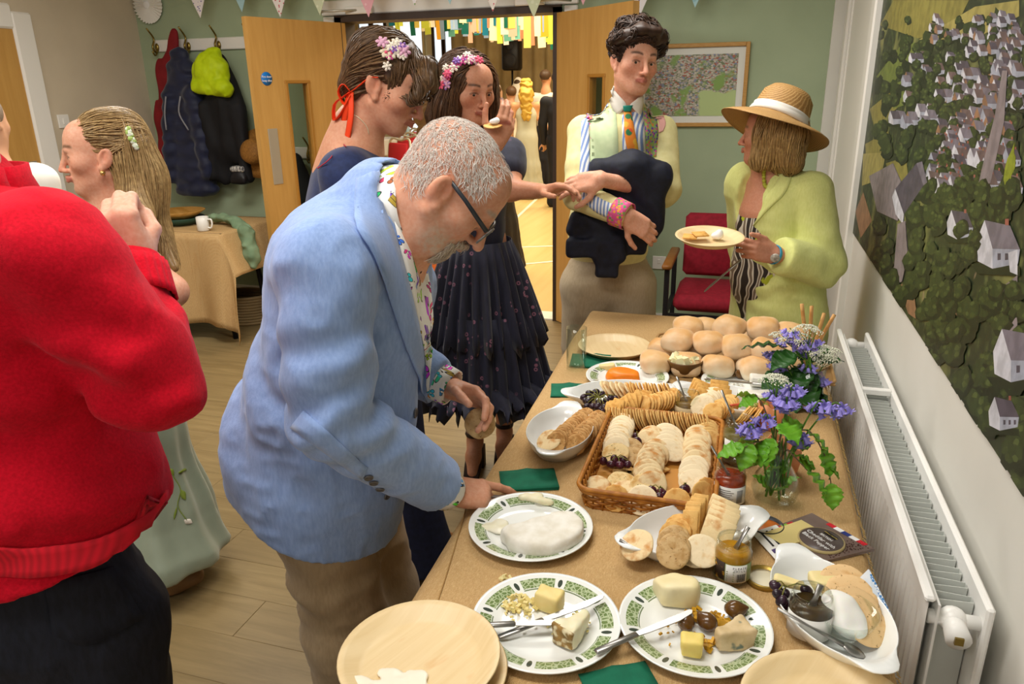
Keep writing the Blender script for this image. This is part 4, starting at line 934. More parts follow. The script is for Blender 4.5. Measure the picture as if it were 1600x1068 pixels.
# ---- crackers in the basket
gB = 'crackers in the wicker basket'
row('wafer', (955, 652), (1112, 664), 40, 1.15, .034, 'golden wafer in the long row along the basket back', 'wafer row at the back of the basket')
row('wafer', (1105, 668), (1108, 690), 6, .9, .03, 'wafer in the pile at the back right basket corner', 'wafer pile in the basket corner')
row('pale', (972, 664), (962, 700), 10, .75, .03, 'pale round cracker in the left column of the basket', 'left column of pale crackers')
row('oat', (985, 700), (990, 712), 2, .35, .026, 'speckled oatcake behind the grapes in the basket', 'oatcakes behind the grapes'); one('herb', 962, 708, .035, 'herb-flecked round cracker left of the oatcakes in the basket', (-.1, -.4, 1))
row('cream', (1018, 682), (1012, 690), 4, .8, .028, 'golden edged cracker leaning mid basket', 'middle golden crackers')
row('oval', (1046, 676), (1048, 705), 6, .6, .034, 'large oval cracker in the middle basket column', 'middle column of oval crackers', spin=1.57)
row('cream', (1026, 705), (1018, 758), 10, .8, .03, 'toasted cracker in the curved central basket column', 'curved central column', bow=.012)
one('herb', 1008, 758, .03, 'herb-flecked cracker at the front end of the curved central column', (0, -.5, 1))
row('cream', (1090, 682), (1088, 722), 9, .75, .034, 'toasted cracker in the back half of the right basket column', 'back half of right column'); row('pale', (1086, 722), (1082, 752), 5, .55, .032, 'pale cracker in the front half of the right basket column', 'front half of right column')
for kd, px, py, lb, nn in (('cream', 932, 760, 'toasted cracker lying flat in the front left basket corner', (0, -.3, 1)), ('herb', 972, 752, 'flat herb cracker behind the front edge of the basket', (.1, -.2, 1)), ('cream', 978, 766, 'flat toasted cracker in front of the herb cracker', (0, -.2, 1)),
                           ('gold', 962, 778, 'golden cracker leaning on the front rim, left', (0, -1, .5)), ('pale', 1003, 781, 'pale cracker leaning on the front rim, middle', (0, -.8, .7)), ('gold', 1058, 783, 'golden cracker leaning on the front rim right of the grapes', (.1, -.8, .7)), ('gold', 1098, 772, 'golden cracker on edge in the front right basket corner', (.6, -.6, .4)), ('gold', 1104, 766, 'second golden cracker on edge in the front right basket corner', (.6, -.6, .4))):
    one(kd, px, py, .022 if py < 770 else .03, lb, nn)
for i in range(5): one('rect', 978 + i * 12, 740 - i, .012, 'small flat orange cracker below the basket grapes, %s from left' % ('first', 'second', 'third', 'fourth', 'fifth')[i], (0, 0, 1), group='flat orange crackers')
# ---- grapes
gr_me = G().sphere((0,0,0), (.0095, .0095, .0115), 12, 8).mesh('grape', M('grape_red', '#55202e', .25, '#3a1526', sc=40, coat=.3, rnd=.2))
gk_me = G().sphere((0,0,0), (.009, .009, .0115), 12, 8).mesh('grape_black', M('grape_black', '#3a2230', .3, '#251824', sc=40, coat=.3, rnd=.2))
gg_me = G().sphere((0,0,0), (.0095, .0095, .0115), 12, 8).mesh('grape_green', M('grape_green', '#b3b35a', .3, '#9fa548', sc=40, coat=.3, sss=.3, rnd=.1))
m_stalk = M('grape_stalk', '#7d7a34', .7)
def bunch(pts, me, label, z=.03):
    W_ = [onz(px, py, TZ + z + dz) for px, py, dz in pts]; c_ = np.mean(W_, 0); o = empty('grape_bunch', c_ - V(0, 0, .01), label, 'grapes', 'grape bunches'); gg = G(); top = V(0, .004, .02)
    for w in W_:
        l_ = w - A(o.location); link('grape', me, o, loc=l_, rot=tuple(rng.random(3) * 3)); gg.tube([l_ + V(0, 0, .009), (l_ + top) / 2 + V(0, 0, .01), top], .0011, 5)
    gg.build('stalk', m_stalk, o)
bunch([(943, 720, 0), (955, 725, 0), (968, 726, .003), (981, 725, .002), (960, 717, .008), (974, 718, .006)], gr_me, 'red grape bunch lying across the left side of the basket')
bunch([(994, 681, 0), (996, 688, 0)], gr_me, 'two red grapes between the left and middle cracker columns'); bunch([(1002, 727, 0), (1001, 732, 0)], gr_me, 'two red grapes beside the curved central column')
bunch([(1018, 765, 0), (1033, 768, .004), (1030, 775, 0), (1038, 772, 0)], gr_me, 'small red grape bunch at the front rim of the basket'); bunch([(1068, 764, 0), (1072, 763, 0)], gr_me, 'pair of red grapes at the foot of the right column')
bunch([(912, 620, 0), (920, 626, .004), (928, 620, .008), (936, 628, .006), (926, 634, 0), (938, 638, 0), (948, 626, .008), (918, 634, -.006), (944, 636, 0), (931, 612, .014), (921, 614, .010), (940, 616, .010), (955, 622, .006), (961, 622, .004), (915, 626, -.004), (934, 634, .006), (950, 632, .002), (940, 641, -.004)], gk_me, 'large bunch of black grapes at the left end of the grape dish', .045)
bunch([(1172, 636, 0), (1182, 634, .004), (1190, 640, 0), (1178, 644, 0), (1186, 648, 0), (1195, 634, .003), (1168, 646, 0), (1200, 645, 0)], gg_me, 'bunch of green grapes behind the purple flowers', .045)
bunch([(1212, 915, .01), (1216, 928, .006), (1221, 938, 0), (1226, 927, 0), (1260, 922, .004)], gk_me, 'dark grapes at the left rim of the dish with the pickle jar', .045)
bunch([(1228, 944, 0)], gr_me, 'single red grape beside the dark pickle jar', .03)
# ---- other dishes
row('brown', (915, 652), (868, 690), 16, 1.0, .036, 'thin seeded cracker in the golden row of the left dish', 'golden row in the left dish', .03); row('brown', (934, 656), (898, 694), 15, 1.0, .04, 'dark seeded cracker in the right-hand row of the left dish', 'dark row in the left dish', .03)
one('cream', 858, 687, .03, 'single round cracker at the left end of the brown cracker dish', (-.3, -.5, 1))
row('cream', (948, 610), (985, 612), 6, .9, .05, 'pale round cracker in the back row of the grape dish', 'pale back row of the grape dish'); row('gold', (985, 612), (1048, 614), 14, 1.15, .05, 'golden round cracker in the back row of the grape dish', 'golden back row of the grape dish')
row('dig', (1004, 622), (955, 642), 10, 1.0, .045, 'golden square cracker in the front row of the grape dish', 'square front row of the grape dish'); row('gold', (1052, 622), (1005, 634), 11, 1.1, .042, 'golden round cracker in the front row of the grape dish', 'round front row of the grape dish')
row('dig', (1092, 606), (1098, 622), 4, .95, .052, 'large digestive square at the back of the far right dish', 'digestive squares in the far dish', spin=.2); row('dig', (1124, 608), (1128, 620), 3, .95, .052, 'digestive square in the right pile of the far dish', 'right digestive squares in the far dish', spin=.5)
row('pale', (1112, 620), (1098, 636), 7, .85, .045, 'pale round cracker in front of the digestive squares', 'pale crackers in the far dish'); row('gold', (1140, 632), (1112, 645), 10, 1.0, .04, 'golden cracker in the front row of the far dish', 'golden crackers in the far dish'); row('gold', (1180, 652), (1160, 648), 6, 1.0, .04, 'golden cracker behind the green chutney jar', 'golden crackers behind the chutney')
one('cream', 995, 851, .045, 'round pricked cracker at the left tip of the near dish', (-.35, -.6, 1)); row('oat', (1054, 846), (1052, 864), 4, .7, .05, 'large speckled oatcake in the middle of the near dish', 'oatcakes in the near dish'); one('pale', 1098, 860, .05, 'pale cracker at the right front of the near dish', (.25, -.6, 1)); row('gold', (1062, 826), (1054, 838), 3, .7, .036, 'smooth golden biscuit behind the oatcakes', 'golden biscuits in the near dish')
row('rect', (1092, 795), (1078, 822), 10, 1.0, .045, 'ridged golden cracker in the leaning stack of the near dish', 'ridged stack in the near dish', spin=.3); row('sq', (1128, 800), (1122, 834), 5, .95, .045, 'big square toasted cracker leaning in the near dish', 'square crackers in the near dish', spin=.1); one('pale', 1088, 862, .04, 'pale oval cracker tucked under the near dish crackers', (0, -.5, 1))
row('big', (1322, 918), (1335, 952), 3, .5, .04, 'large pale round cracker in the dish with the pickle jar', 'large round crackers'); one('big', 1350, 970, .036, 'large herb-edged cracker under the rim of the glass bowl', (.5, -.4, 1))
# ---- bread rolls
mroll, nt, b = newmat('bread_roll'); vec = coords(nt); sz = nd(nt, 'SeparateXYZ'); nt.links.new(vec, sz.inputs[0]); oi = nd(nt, 'ObjectInfo')
tf = ramp(nt, mth(nt, 'ADD', sz.outputs[2], mth(nt, 'MULTIPLY_ADD', noise(nt, vec, 25, 3), .05, -.025)), .018, .056); c = mixc(nt, tf, '#f4e6cc', '#dca766'); c = mixc(nt, mth(nt, 'MULTIPLY', oi.outputs['Random'], .35), c, '#e6c48e'); nt.links.new(c, b.inputs['Base Color']); b.inputs['Roughness'].default_value = .55
roll_mes = []
for k in range(4):
    S = Sdf().box((0,0,.026), (.046, .042 + .003 * (k % 2), .028), rd=.027).ell((0, 0, .034), (.042, .038, .026), k=.01); S.disp.append(lambda P, k=k: .005 * vn(P, 22, k) + .002 * vn(P, 60, k))
    v, f = S.mesh(.006); roll_mes.append(mesh('bread_roll', v, f, mroll))
tray = onz(1130, 560, TZ); o = empty('bread_tray', (.02, 2.42, TZ + .001), 'flat tray under the heap of white bread rolls', 'tray'); 
G().box((0, 0, .004), (.56, .36, .006), bev=.002).build('tray_base', M('tray_tan', '#b08a58', .5), o, False); gg = G(); gg.tube(rrect(.56, .36, .03, .009), .005, 6, closed=True); gg.build('tray_rim', M('tray_tan', '#b08a58', .5), o)
rolls = [(1024,566,.0,0),(1072,568,.0,1),(1122,572,.0,0),(1176,574,.0,1),(1226,572,0,0),(1268,562,0,1),(1036,545,.0,1),(1058,530,.045,0),(1107,535,.045,1),(1150,540,.045,0),(1198,548,.04,1),(1242,540,.045,1),(1075,512,.06,1),(1140,510,.078,1),(1192,513,.078,0),(1100,512,.04,0),(1236,522,.06,0),(1168,528,.0,0),(1090,545,0,1)]
rl = ['at the left end of the front row','second from the left in the front row','in the middle of the front row','fourth from the left in the front row','in the front row behind the flowers','at the hidden right end of the front row','low at the left side of the heap','on the left of the second layer','in the second layer, behind the butter bowl','in the second layer with a wide pale side','right of the middle in the second layer','behind the flowers in the second layer','at the top left of the heap','on top of the heap showing a pale torn side','at the top right of the heap, largest','half hidden at the back of the heap','at the back right of the heap','buried in the middle of the heap','buried behind the front row']
for i, (px, py, z, k) in enumerate(rolls):
    p = onz(px, py, TZ + .035 + z); R = rz(rng.random() * .9 - .45) @ rot((1, 0, 0), .25 * (rng.random() - .5) + (.2 if z else 0)) @ rot((0, 1, 0), .3 * (rng.random() - .5))
    tag(link('bread_roll', roll_mes[i % 4], mat=m4(R * 1.08, p - R @ V(0, 0, .03))), 'floury white bread roll ' + rl[i], 'bread roll', 'heap of bread rolls')
# ---- cheeses and bits on the plates
def lump(name, S, res, mat, label, cat, p, group=None, smooth=1):
    o = S.build(name, res, mat, smooth=smooth); o.location = p; return tag(o, label, cat, group)
def at_plate(px, py, z=.006): return onz(px, py, TZ + .001 + z)
m_brie = M('brie_rind', '#eeeae0', .7, '#dcd5c4', sc=30, bump=.5, bsc=70); m_brin = M('cheese_cream', '#e9e3c4', .45, '#e2d9b0', sc=30, sss=.2)
S = Sdf(); S.cap((0,0,.014), (0,0,.022), .078, .076, .005); S = Sdf().box((0, 0, .0165), (.08, .08, .0165), rd=.008, k=.01)
S.p = []; S.cap((0, 0, -.06), (0, 0, .1), .084, .082, k=.01).plane((0,0,.034), (0,0,1), .012).plane((0,0,0), (0,0,-1), .008).plane((-.012, .012, 0), nrm((-.62, .78, 0)), .004)
S.disp.append(lambda P: .003 * vn(P, 40, 2) + .0025 * vn(P, 14, 3))
lump('soft_cheese', S, .004, [m_brie], 'half wheel of white rinded soft cheese on the plate being cut', 'cheese', at_plate(846, 836))
S = Sdf(); rs = np.random.default_rng(2)
for i in range(26): a, r_ = rs.random() * 6.28, rs.random(); S.ell((.045 * (i / 26 - .5) * 1.5, .012 * math.sin(a) * r_, .008 + .008 * r_), (.009, .007, .006), k=.004)
lump('soft_cheese_scoop', S, .003, m_brin, 'crumbled creamy cheese scoop at the back rim of the cut plate', 'cheese', at_plate(838, 787))
S = Sdf(); 
for i in range(16): a = rs.random() * 6.28; S.ell((.05 * math.cos(a) * rs.random(), .03 * math.sin(a) * rs.random(), .001), (.016, .012, .0035), k=.004)
S.disp.append(lambda P: .002 * vn(P, 90, 2)); lump('cheese_smear', S, .003, M('cheese_runny', '#e3dcbc', .35, '#ebe6d2', sc=30), 'runny smear of soft cheese on the left of the cut plate', 'cheese', at_plate(776, 826, .008))
m_but = M('butter', '#ecd894', .45, '#e5cd80', sc=25, sss=.2); m_ched = M('pale_cheddar', '#ecdca2', .5, '#e4d08c', sc=20, sss=.15)
def crumbs(name, px, py, n, rx, ry, r_, mat, label, cat='crumbs', z=.008):
    gg = G(); 
    for i in range(n): a = rng.random() * 6.28; q = math.sqrt(rng.random()); gg.box((rx * q * math.cos(a), ry * q * math.sin(a), r_ * .5 * rng.random()), r_ * (.5 + rng.random(3)) * (1, 1, .6), R=rot(rng.random(3) - .5, rng.random() * 3))
    o = gg.build(name, mat, smooth=False); o.location = at_plate(px, py, z); return tag(o, label, cat, kind='stuff')
def block(px, py, size, ang, mat, label, tilt=0, cat='cheese', nm='cheese_block', z=.006, nz=.002):
    h = A(size) / 2; S = Sdf().box((0, 0, h[2]), h, R=rot((1, 0, 0), tilt), rd=.004); S.disp.append(lambda P: nz * vn(P, 60, px % 7) + nz * vn(P, 25, px % 5)); o = lump(nm, S, .0028, mat, label, cat, at_plate(px, py, z)); o.rotation_euler = (0, 0, ang); return o
block(858, 948, (.046, .034, .034), -.2, m_but, 'block of butter on the plate with two knives', nm='butter_block', cat='butter'); crumbs('butter_shavings', 812, 944, 60, .034, .022, .007, m_but, 'thin butter shavings spread left of the butter block', 'butter'); crumbs('butter_crumbs', 845, 962, 40, .09, .05, .004, m_but, 'scattered butter crumbs on the two-knife plate')
crumbs('cheese_flakes', 800, 905, 14, .02, .012, .008, m_ched, 'cheese flakes on the rim of the two-knife plate')
m_rind = M('cheese_rind', '#a98448', .8, '#6f5630', sc=45, c3='#d9cda8', sc3=60, lo3=.5, hi3=.62, bump=.8, bsc=80)
def wedge(px, py, L_, W_, H_, ang, mat, mrind, label, tipw=.1):
    v = A([(-L_/2, -W_/2, 0), (-L_/2, W_/2, 0), (L_/2, W_*tipw/2, 0), (L_/2, -W_*tipw/2, 0)]); v = np.vstack([v, v * (1, 1, 0) + (.0, 0, H_)]); v[6:8] -= (0, 0, H_*.12)
    S = Sdf(); S.box((0, 0, H_/2), (L_/2, W_/2, H_/2), rd=.004); sl = math.atan2(W_*(1-tipw)/2, L_)
    for s_ in (-1, 1): S.plane((-L_/2, s_*W_/2, 0), (math.sin(sl), s_*math.cos(sl), 0), .004)
    S.disp.append(lambda P: .0025 * vn(P, 70, 1) + .003 * vn(P, 28, 2)); vv, ff = S.mesh(.003); cen = vv[ff].mean(1); mi = (cen[:,0] < -L_/2 + .007).astype(int)
    o = link('cheese_wedge', mesh('cheese_wedge', vv, ff, [mat, mrind], mi=mi), loc=at_plate(px, py), rot=(0, 0, ang)); return tag(o, label, 'cheese')
wedge(898, 995, .068, .045, .036, 1.1, m_brin, m_rind, 'brown rinded wedge of cheese at the right of the two-knife plate', .25)
S = Sdf().ell((0, 0, .02), (.043, .036, .06), k=.01).plane((0,0,.042), (-.15,.1,1), .01).plane((0,0,0), (0,0,-1), .004).plane((-.03, -.01, 0), (-.8, -.6, 0), .006).plane((0, -.022, 0), (.15, -1, 0), .006); S.disp.append(lambda P: .002 * vn(P, 50, 1) + .002 * vn(P, 20, 4))
lump('cheese_drum', S, .0035, M('pale_cheese', '#ece0b6', .5, '#e6d69e', sc=20), 'tall pale cut cheese at the back of the fig plate', 'cheese', at_plate(1054, 938))
m_fig = M('pickled_fig', '#6e4a1c', .25, '#4e3014', sc=40, coat=.4, rnd=.15)
for i, (px, py, r_, lb) in enumerate([(1148, 962, .018, 'whole pickled fig at the right rim of the near plate'), (1071, 982, .016, 'dark pickled fig under the knife tip'), (1105, 982, .017, 'pickled fig beside the blue cheese on the near plate'), (1157, 590, .019, 'pickled fig on the far plate by the bread rolls'), (1180, 596, .016, 'small pickled fig beside the white cheese on the far plate')]):
    S = Sdf().ell((0, 0, .014), (r_, r_ * .9, .015), k=.01).cap((r_ * .6, 0, .018), (r_ * 1.1, 0, .022), .006, .003, .008); S.disp.append(lambda P: .0015 * vn(P, 90, i)); o = lump('pickled_fig', S, .003, m_fig, lb, 'fig', at_plate(px, py), 'pickled figs'); o.rotation_euler = (0, 0, i * 1.3)
m_mus = M('mustard_bits', '#d9a32a', .5, '#b88a1c', sc=60); crumbs('mustard_crumbs', 1105, 966, 40, .035, .02, .008, m_mus, 'yellow piccalilli bits among the figs', 'relish'); crumbs('yellow_crumbs', 1100, 1005, 16, .02, .015, .008, m_mus, 'yellow relish bits near the butter cube', 'relish'); crumbs('plate_crumbs', 1060, 990, 16, .05, .03, .004, m_mus, 'small yellow crumbs on the fig plate')
block(1080, 1020, (.036, .03, .032), .1, M('butter_yellow', '#ebd57c', .45, '#e0c868', sc=25, sss=.2), 'yellow butter cube at the front of the fig plate', nm='butter_cube', cat='butter')
m_blue = M('blue_cheese', '#d9c39a', .65, '#c2a878', sc=30, c3='#6d7868', sc3=45, lo3=.6, hi3=.68, bump=.6, bsc=90); wedge(1143, 1008, .06, .045, .038, -2.5, m_blue, m_blue, 'veined blue cheese wedge at the right of the fig plate', .4)
S = Sdf().ell((0, 0, .0), (.058, .04, .045), k=.01).plane((0,0,0), (0,0,-1), .003).plane((.048, 0, 0), (1, .2, .1), .004).plane((0, -.03, 0), (.25, -1, -.1), .004).plane((0,0,.03), (.1, -.1, 1), .012)
lump('orange_cheese', S, .0035, M('orange_cheese', '#f08a1c', .4, '#e87a12', sc=12, sss=.2), 'bright orange cheese wedge on the far banded plate', 'cheese', at_plate(975, 592))
block(948, 577, (.05, .025, .018), .3, m_ched, 'pale cheddar piece behind the orange cheese'); crumbs('cheese_bits', 955, 598, 22, .025, .012, .006, m_ched, 'cheese bits in front of the orange cheese')
m_goat = M('white_cheese', '#eeeadf', .6, '#e4decd', sc=25); block(1192, 602, (.075, .04, .03), .1, m_goat, 'rectangular white cheese on the far plate', z=.008); block(1178, 630, (.09, .045, .035), .05, m_brie, 'long white soft cheese in front of the far plate', z=.02); crumbs('far_crumbs', 1140, 600, 40, .04, .03, .005, m_goat, 'white crumbs on the far patterned plate')
block(1150, 634, (.04, .012, .008), .6, M('red_slice', '#c8583c', .5), 'red pepper slice on the far right dish', z=.05, cat='pepper', nm='pepper_slice')
block(1288, 916, (.05, .04, .02), .3, m_ched, 'pale yellow cheese piece behind the pickle jar', z=.03); block(1232, 915, (.05, .02, .014), -.2, m_ched, 'cheese sliver against the rim above the dark grapes', z=.034)
S = Sdf(); 
for i in range(14): S.ell(((rs.random() - .5) * .09, (rs.random() - .5) * .05, .001), (.018, .01, .003), k=.004)
S.disp.append(lambda P: .002 * vn(P, 70, 3)); o = lump('cream_smear', S, .003, M('cream', '#f0e8d4', .35), 'smear of cream on the upper palm leaf plate', 'cream', (tops_[0] - .03, tops_[1] - .05, tops_[2] + .005))
# butter bowl
p = onz(1068, 585, TZ); o = empty('wooden_bowl', (p[0], p[1], TZ + .001), 'small brown wooden bowl heaped with butter curls', 'bowl'); G().lathe([(0, 0), (.03, 0), (.046, .02), (.058, .05), (.055, .052), (.043, .024), (.028, .008), (0, .007)], 36).build('bowl_body', M('bowl_brown', '#6b4a1f', .4, '#553814', sc=12), o)
crumbs('butter_curls', 1069, 566, 46, .036, .03, .022, M('butter_curl', '#efe6b4', .45, sss=.2), 'heap of butter curls in the wooden bowl', 'butter', .044)
# glass bowl of cream with a spoon
p = onz(1315, 985, TZ + .012); gb = empty('glass_bowl', (p[0], p[1], TZ + .012), 'small glass bowl of white cream in the oval dish', 'bowl'); G().lathe([(0, 0), (.028, 0), (.04, .012), (.052, .042), (.0505, .0432), (.038, .014), (.026, .004), (0, .004)], 40).build('bowl_body', m_glass, gb)
S = Sdf().ell((0, .006, .03), (.03, .03, .022), k=.02).ell((-.012, .015, .042), (.022, .02, .018), k=.02).ell((.014, -.018, .02), (.022, .018, .012), k=.02); S.disp.append(lambda P: .003 * vn(P, 45, 1)); o = S.build('whipped_cream', .003, M('cream_white', '#f6f4ef', .4, sss=.2)); o.location = (p[0], p[1], TZ + .012); tag(o, 'dollop of white cream in the glass bowl', 'cream')
spoon(g(1320, 1008, 1.17), g(1215, 950, 1.19), 'long teaspoon resting across the glass bowl of cream', .0038); spoon(onz(1010, 868, TZ + .03), onz(968, 843, TZ + .05), 'teaspoon handle resting on the left rim of the near dish', .004, False)
# ---- table knives
def knife(a_, b_, label, w=.011, hl=.42):
    a_, b_ = A(a_), A(b_); L_ = np.linalg.norm(b_ - a_); R = frame(b_ - a_, (0, 0, 1)); o = link('table_knife', None, mat=m4(R, a_)); tag(o, label, 'knife', 'steel table knives')
    G().box((L_ * hl / 2, 0, 0), (L_ * hl, .0125, .006), bev=.0025).build('handle', m_cut, o)
    x0 = L_ * hl; G().prism([(x0, -.005), (x0 + .02, -.007), (L_ * .82, -w * .9), (L_ * .97, -w * .5), (L_, .0), (L_ * .98, .004), (x0, .005)], -.0009, .0009).build('blade', m_cut, o, False); return o
knife(onz(726, 978, TZ + .027), onz(915, 968, TZ + .028), 'steel knife lying level across the butter plate, handle over the rim'); knife(onz(778, 996, TZ + .012), onz(944, 930, TZ + .034), 'steel knife crossing under the level one on the butter plate'); knife(onz(930, 1018, TZ + .026), onz(1082, 953, TZ + .036), 'steel knife leaning on the rim of the fig plate'); knife(onz(1230, 603, TZ + .03), onz(1100, 592, TZ + .035), 'steel knife across the far patterned plate')
# ---- cheese packet
c0, c1, c2, c3 = onz(1180, 838, TZ), onz(1268, 806, TZ), onz(1366, 862, TZ), onz(1262, 888, TZ); ctr = (c0 + c1 + c2 + c3) / 4
pk = empty('cheese_packet', (ctr[0], ctr[1], TZ + .002), 'opened brown packet of sliced cheddar with black pepper', 'packet')
L4 = [c - ctr for c in (c0, c1, c2, c3)]; m_pk = M('packet_brown', '#7d6a62', .25, '#6f5d56', sc=20, coat=.3); m_pk2 = M('packet_circle', '#5d514d', .35); m_chs = M('packet_cheese', '#d8c684', .3)
def pq(a_, b_, c_, d_, z0, z1, mat, nm):
    gg = G(); v = [V(*x[:2], z0) for x in (a_, b_, c_, d_)] + [V(*x[:2], z1) for x in (a_, b_, c_, d_)]; gg.add(v, [(3,2,1,0), (4,5,6,7), (0,1,5,4), (1,2,6,5), (2,3,7,6), (3,0,4,7)]); return gg.build(nm, mat, pk, False)
def bil(u, v_): return L4[0] * (1-u) * (1-v_) + L4[1] * (1-u) * v_ + L4[2] * u * v_ + L4[3] * u * (1-v_)
pq(*L4, 0, .006, m_pk, 'tray'); pq(bil(.08, .06), bil(.08, .72), bil(.5, .72), bil(.5, .06), .0062, .009, m_chs, 'cheese_window')
cc = bil(.6, .55); G().lathe([(0, .012), (.04, .012), (.0405, .009), (.0405, .0065)], 40, c=(cc[0], cc[1], 0)).build('round_label', m_pk2, pk); G().lathe([(.0405, .0115), (.0435, .0108), (.0435, .0065)], 40, c=(cc[0], cc[1], 0)).build('round_border', M('packet_gold', '#b3a070', .35), pk)
du = nrm(V(.62, -.70, 0)); dv = np.cross(V(0,0,1), du); Rt = np.stack([du, dv, V(0,0,1)], 1)
for s_, sz_, dy in (('BRITISH', .0085, .0125), ('Cheddar with', .0125, -.001), ('Black Pepper', .0125, -.0145)): text(s_, sz_, m_wt, pk, mx=m4(Rt, cc + dv * dy + V(0, 0, .0124)))
G().box(cc + dv * .025 + V(0, 0, .0122), (.028, .009, .001), R=Rt).build('brand_tag', m_black, pk, False); text('SPECIALLY SELECTED', .0034, M('tag_gold', '#c9b26a', .5), pk, mx=m4(Rt, cc + dv * .025 + V(0, 0, .0129)))
for k, (u0, cl) in enumerate([(0, '#c8202f'), (1, '#eeeeee'), (2, '#2b3a80'), (3, '#eeeeee'), (4, '#c8202f')]):
    a_ = bil(.3 + k * .12, .93); b_ = bil(.42 + k * .12, .93); pq(a_, bil(.3 + k * .12, 1), bil(.42 + k * .12, 1), b_, .0062, .0068, M('flag_' + cl[1:], cl, .4), 'flag_stripe')
for k, cl in enumerate(['#b8232f', '#7fb23a', '#b8232f']): pq(bil(.03 + .0 * k, .3 + k * .1), bil(.03, .4 + k * .1), bil(.1, .4 + k * .1), bil(.1, .3 + k * .1), .0062, .0068, M('nutri_' + cl[1:], cl, .4), 'nutrition_mark')
gp = G(); 
for i in range(90): q = bil(.72 + .25 * rng.random(), .35 + .6 * rng.random()); gp.box(V(q[0], q[1], .0065), (.0018, .0018, .001), R=rz(rng.random() * 3))
tag(gp.build('pepper_print', M('pepper_brown', '#4a2a22', .6), pk, False), kind='stuff')
# its white back label folded out to the left
b0, b1, b2, b3 = onz(1173, 838, TZ), onz(1212, 826, TZ), onz(1262, 875, TZ), onz(1222, 893, TZ); bl_ = empty('packet_flap', (b0[0], b0[1], TZ + .009), 'white printed back label folded out beside the cheese packet', 'label')
L4 = [x - b0 for x in (b0, b1, b2, b3)]; pk, keep_ = bl_, pk
pq(*L4, 0, .0012, m_paper, 'sheet')
for k in range(3): pq(bil(.08, .25 + k * .22), bil(.08, .32 + k * .22), bil(.5, .32 + k * .22), bil(.5, .25 + k * .22), .0013, .0017, m_ink, 'print_bar')
for k, cl in enumerate(['#4a3a6a', '#1f8a6a', '#9fc84a']): pq(bil(.56, .12 + k * .26), bil(.56, .28 + k * .26), bil(.66, .28 + k * .26), bil(.66, .12 + k * .26), .0013, .0017, M('mark_' + cl[1:], cl, .4), 'print_mark')
for k in range(6): pq(bil(.7 + k * .04, .12), bil(.7 + k * .04, .8), bil(.715 + k * .04, .8), bil(.715 + k * .04, .12), .0013, .0016, M('ink_grey', '#8d8c8a', .6), 'print_line')
# blue and white snack packet
p = onz(1345, 925, TZ + .04); o = empty('snack_wrapper', (p[0], p[1], TZ + .03), 'crumpled blue and white wrapper at the back of the oval dish', 'wrapper'); mwr, nt, b = newmat('wrapper_print'); ck = nd(nt, 'TexChecker'); ck.inputs['Scale'].default_value = 260; nt.links.new(coords(nt, rot=(.3, .2, .6)), ck.inputs['Vector']); nt.links.new(mixc(nt, ck.outputs['Fac'], '#3f86c8', '#e8eef5'), b.inputs['Base Color']); b.inputs['Roughness'].default_value = .4
A0, A1, A2, A3, A4 = V(-.055, .0, .0), V(-.01, .012, .018), V(.01, .02, .045), V(.045, -.03, -.005), V(.02, -.022, -.008)
gg = G(); gg.add([A0, A1, A2, A3, A4, A0 - V(0,.006,.012), A3 - V(.02,.01,.012)], [(0, 4, 1), (1, 4, 2), (4, 3, 2), (0, 1, 5), (2, 3, 6)]); gg.build('paper', M('wrapper_white', '#e9eef4', .4, '#cfe0f0', sc=40), o, False)
for gq in (A([[A2 + V(.001,-.001,.0005), A3 + V(.001,-.001,.0005)], [A2 * .8 + A4 * .2 + V(.001,-.002,.001), A3 * .75 + A4 * .25 + V(.001,-.002,.001)]]), A([[A4 + V(0,-.002,.001), A3 + V(0,-.002,.001)], [A4 * .7 + A2 * .3 + V(0,-.002,.001), A3 * .7 + A2 * .3 + V(0,-.002,.001)]]), A([[A0 + V(0,-.002,.0), A4*.5+A0*.5 + V(0,-.002,0)], [A0 * .8 + A1 * .2 + V(0,-.002,.001), A4*.4+A0*.4+A1*.2 + V(0,-.002,.002)]])): G().quadgrid(gq).build('blue_border', mwr, o, False)
# ------------------------------------------------------------------ flowers in vases
m_water = M('vase_water', '#d8e4d4', .05, trans=1, ior=1.1); m_stem = M('flower_stem', '#5f8a2c', .5, '#4a7422', sc=20); m_twig = M('twig', '#6a5a44', .7); m_leaf = M('beech_leaf', '#6fae2a', .45, '#5a9a20', sc=30, sss=.1, rnd=.15); m_leafd = M('dark_leaf', '#2f5f22', .4, '#244d1b', sc=30, rnd=.15)
m_bell = M('bluebell', '#8276cc', .5, '#9c90dc', sc=60, rnd=.15); m_umb = M('cow_parsley', '#e8e9d4', .6); 
p = onz(1209, 782, TZ); VB = V(p[0], p[1], TZ + .001)
vs = empty('glass_vase', VB, 'bulb shaped glass vase of bluebells and beech twigs near the chilli jam', 'vase'); G().lathe([(0, 0), (.03, 0), (.044, .01), (.05, .032), (.044, .06), (.024, .095), (.017, .125), (.018, .15), (.0165, .15), (.0155, .125), (.0225, .094), (.042, .06), (.048, .032), (.042, .012), (0, .005)], 40).build('glass_wall', m_glass, vs)
p = onz(1262, 640, TZ); VB2 = V(p[0], p[1] + .02, TZ + .001)
vs2 = empty('glass_jar_vase', VB2, 'straight glass holding the far bunch of bluebells and cow parsley', 'vase'); G().lathe([(0, 0), (.035, 0), (.036, .004), (.038, .12), (.0365, .12), (.0345, .008), (0, .006)], 32).build('glass_wall', m_glass, vs2)
n = 36; a = np.arange(n) * 2 * np.pi / n; lob = np.cos(a * 6); rings = []
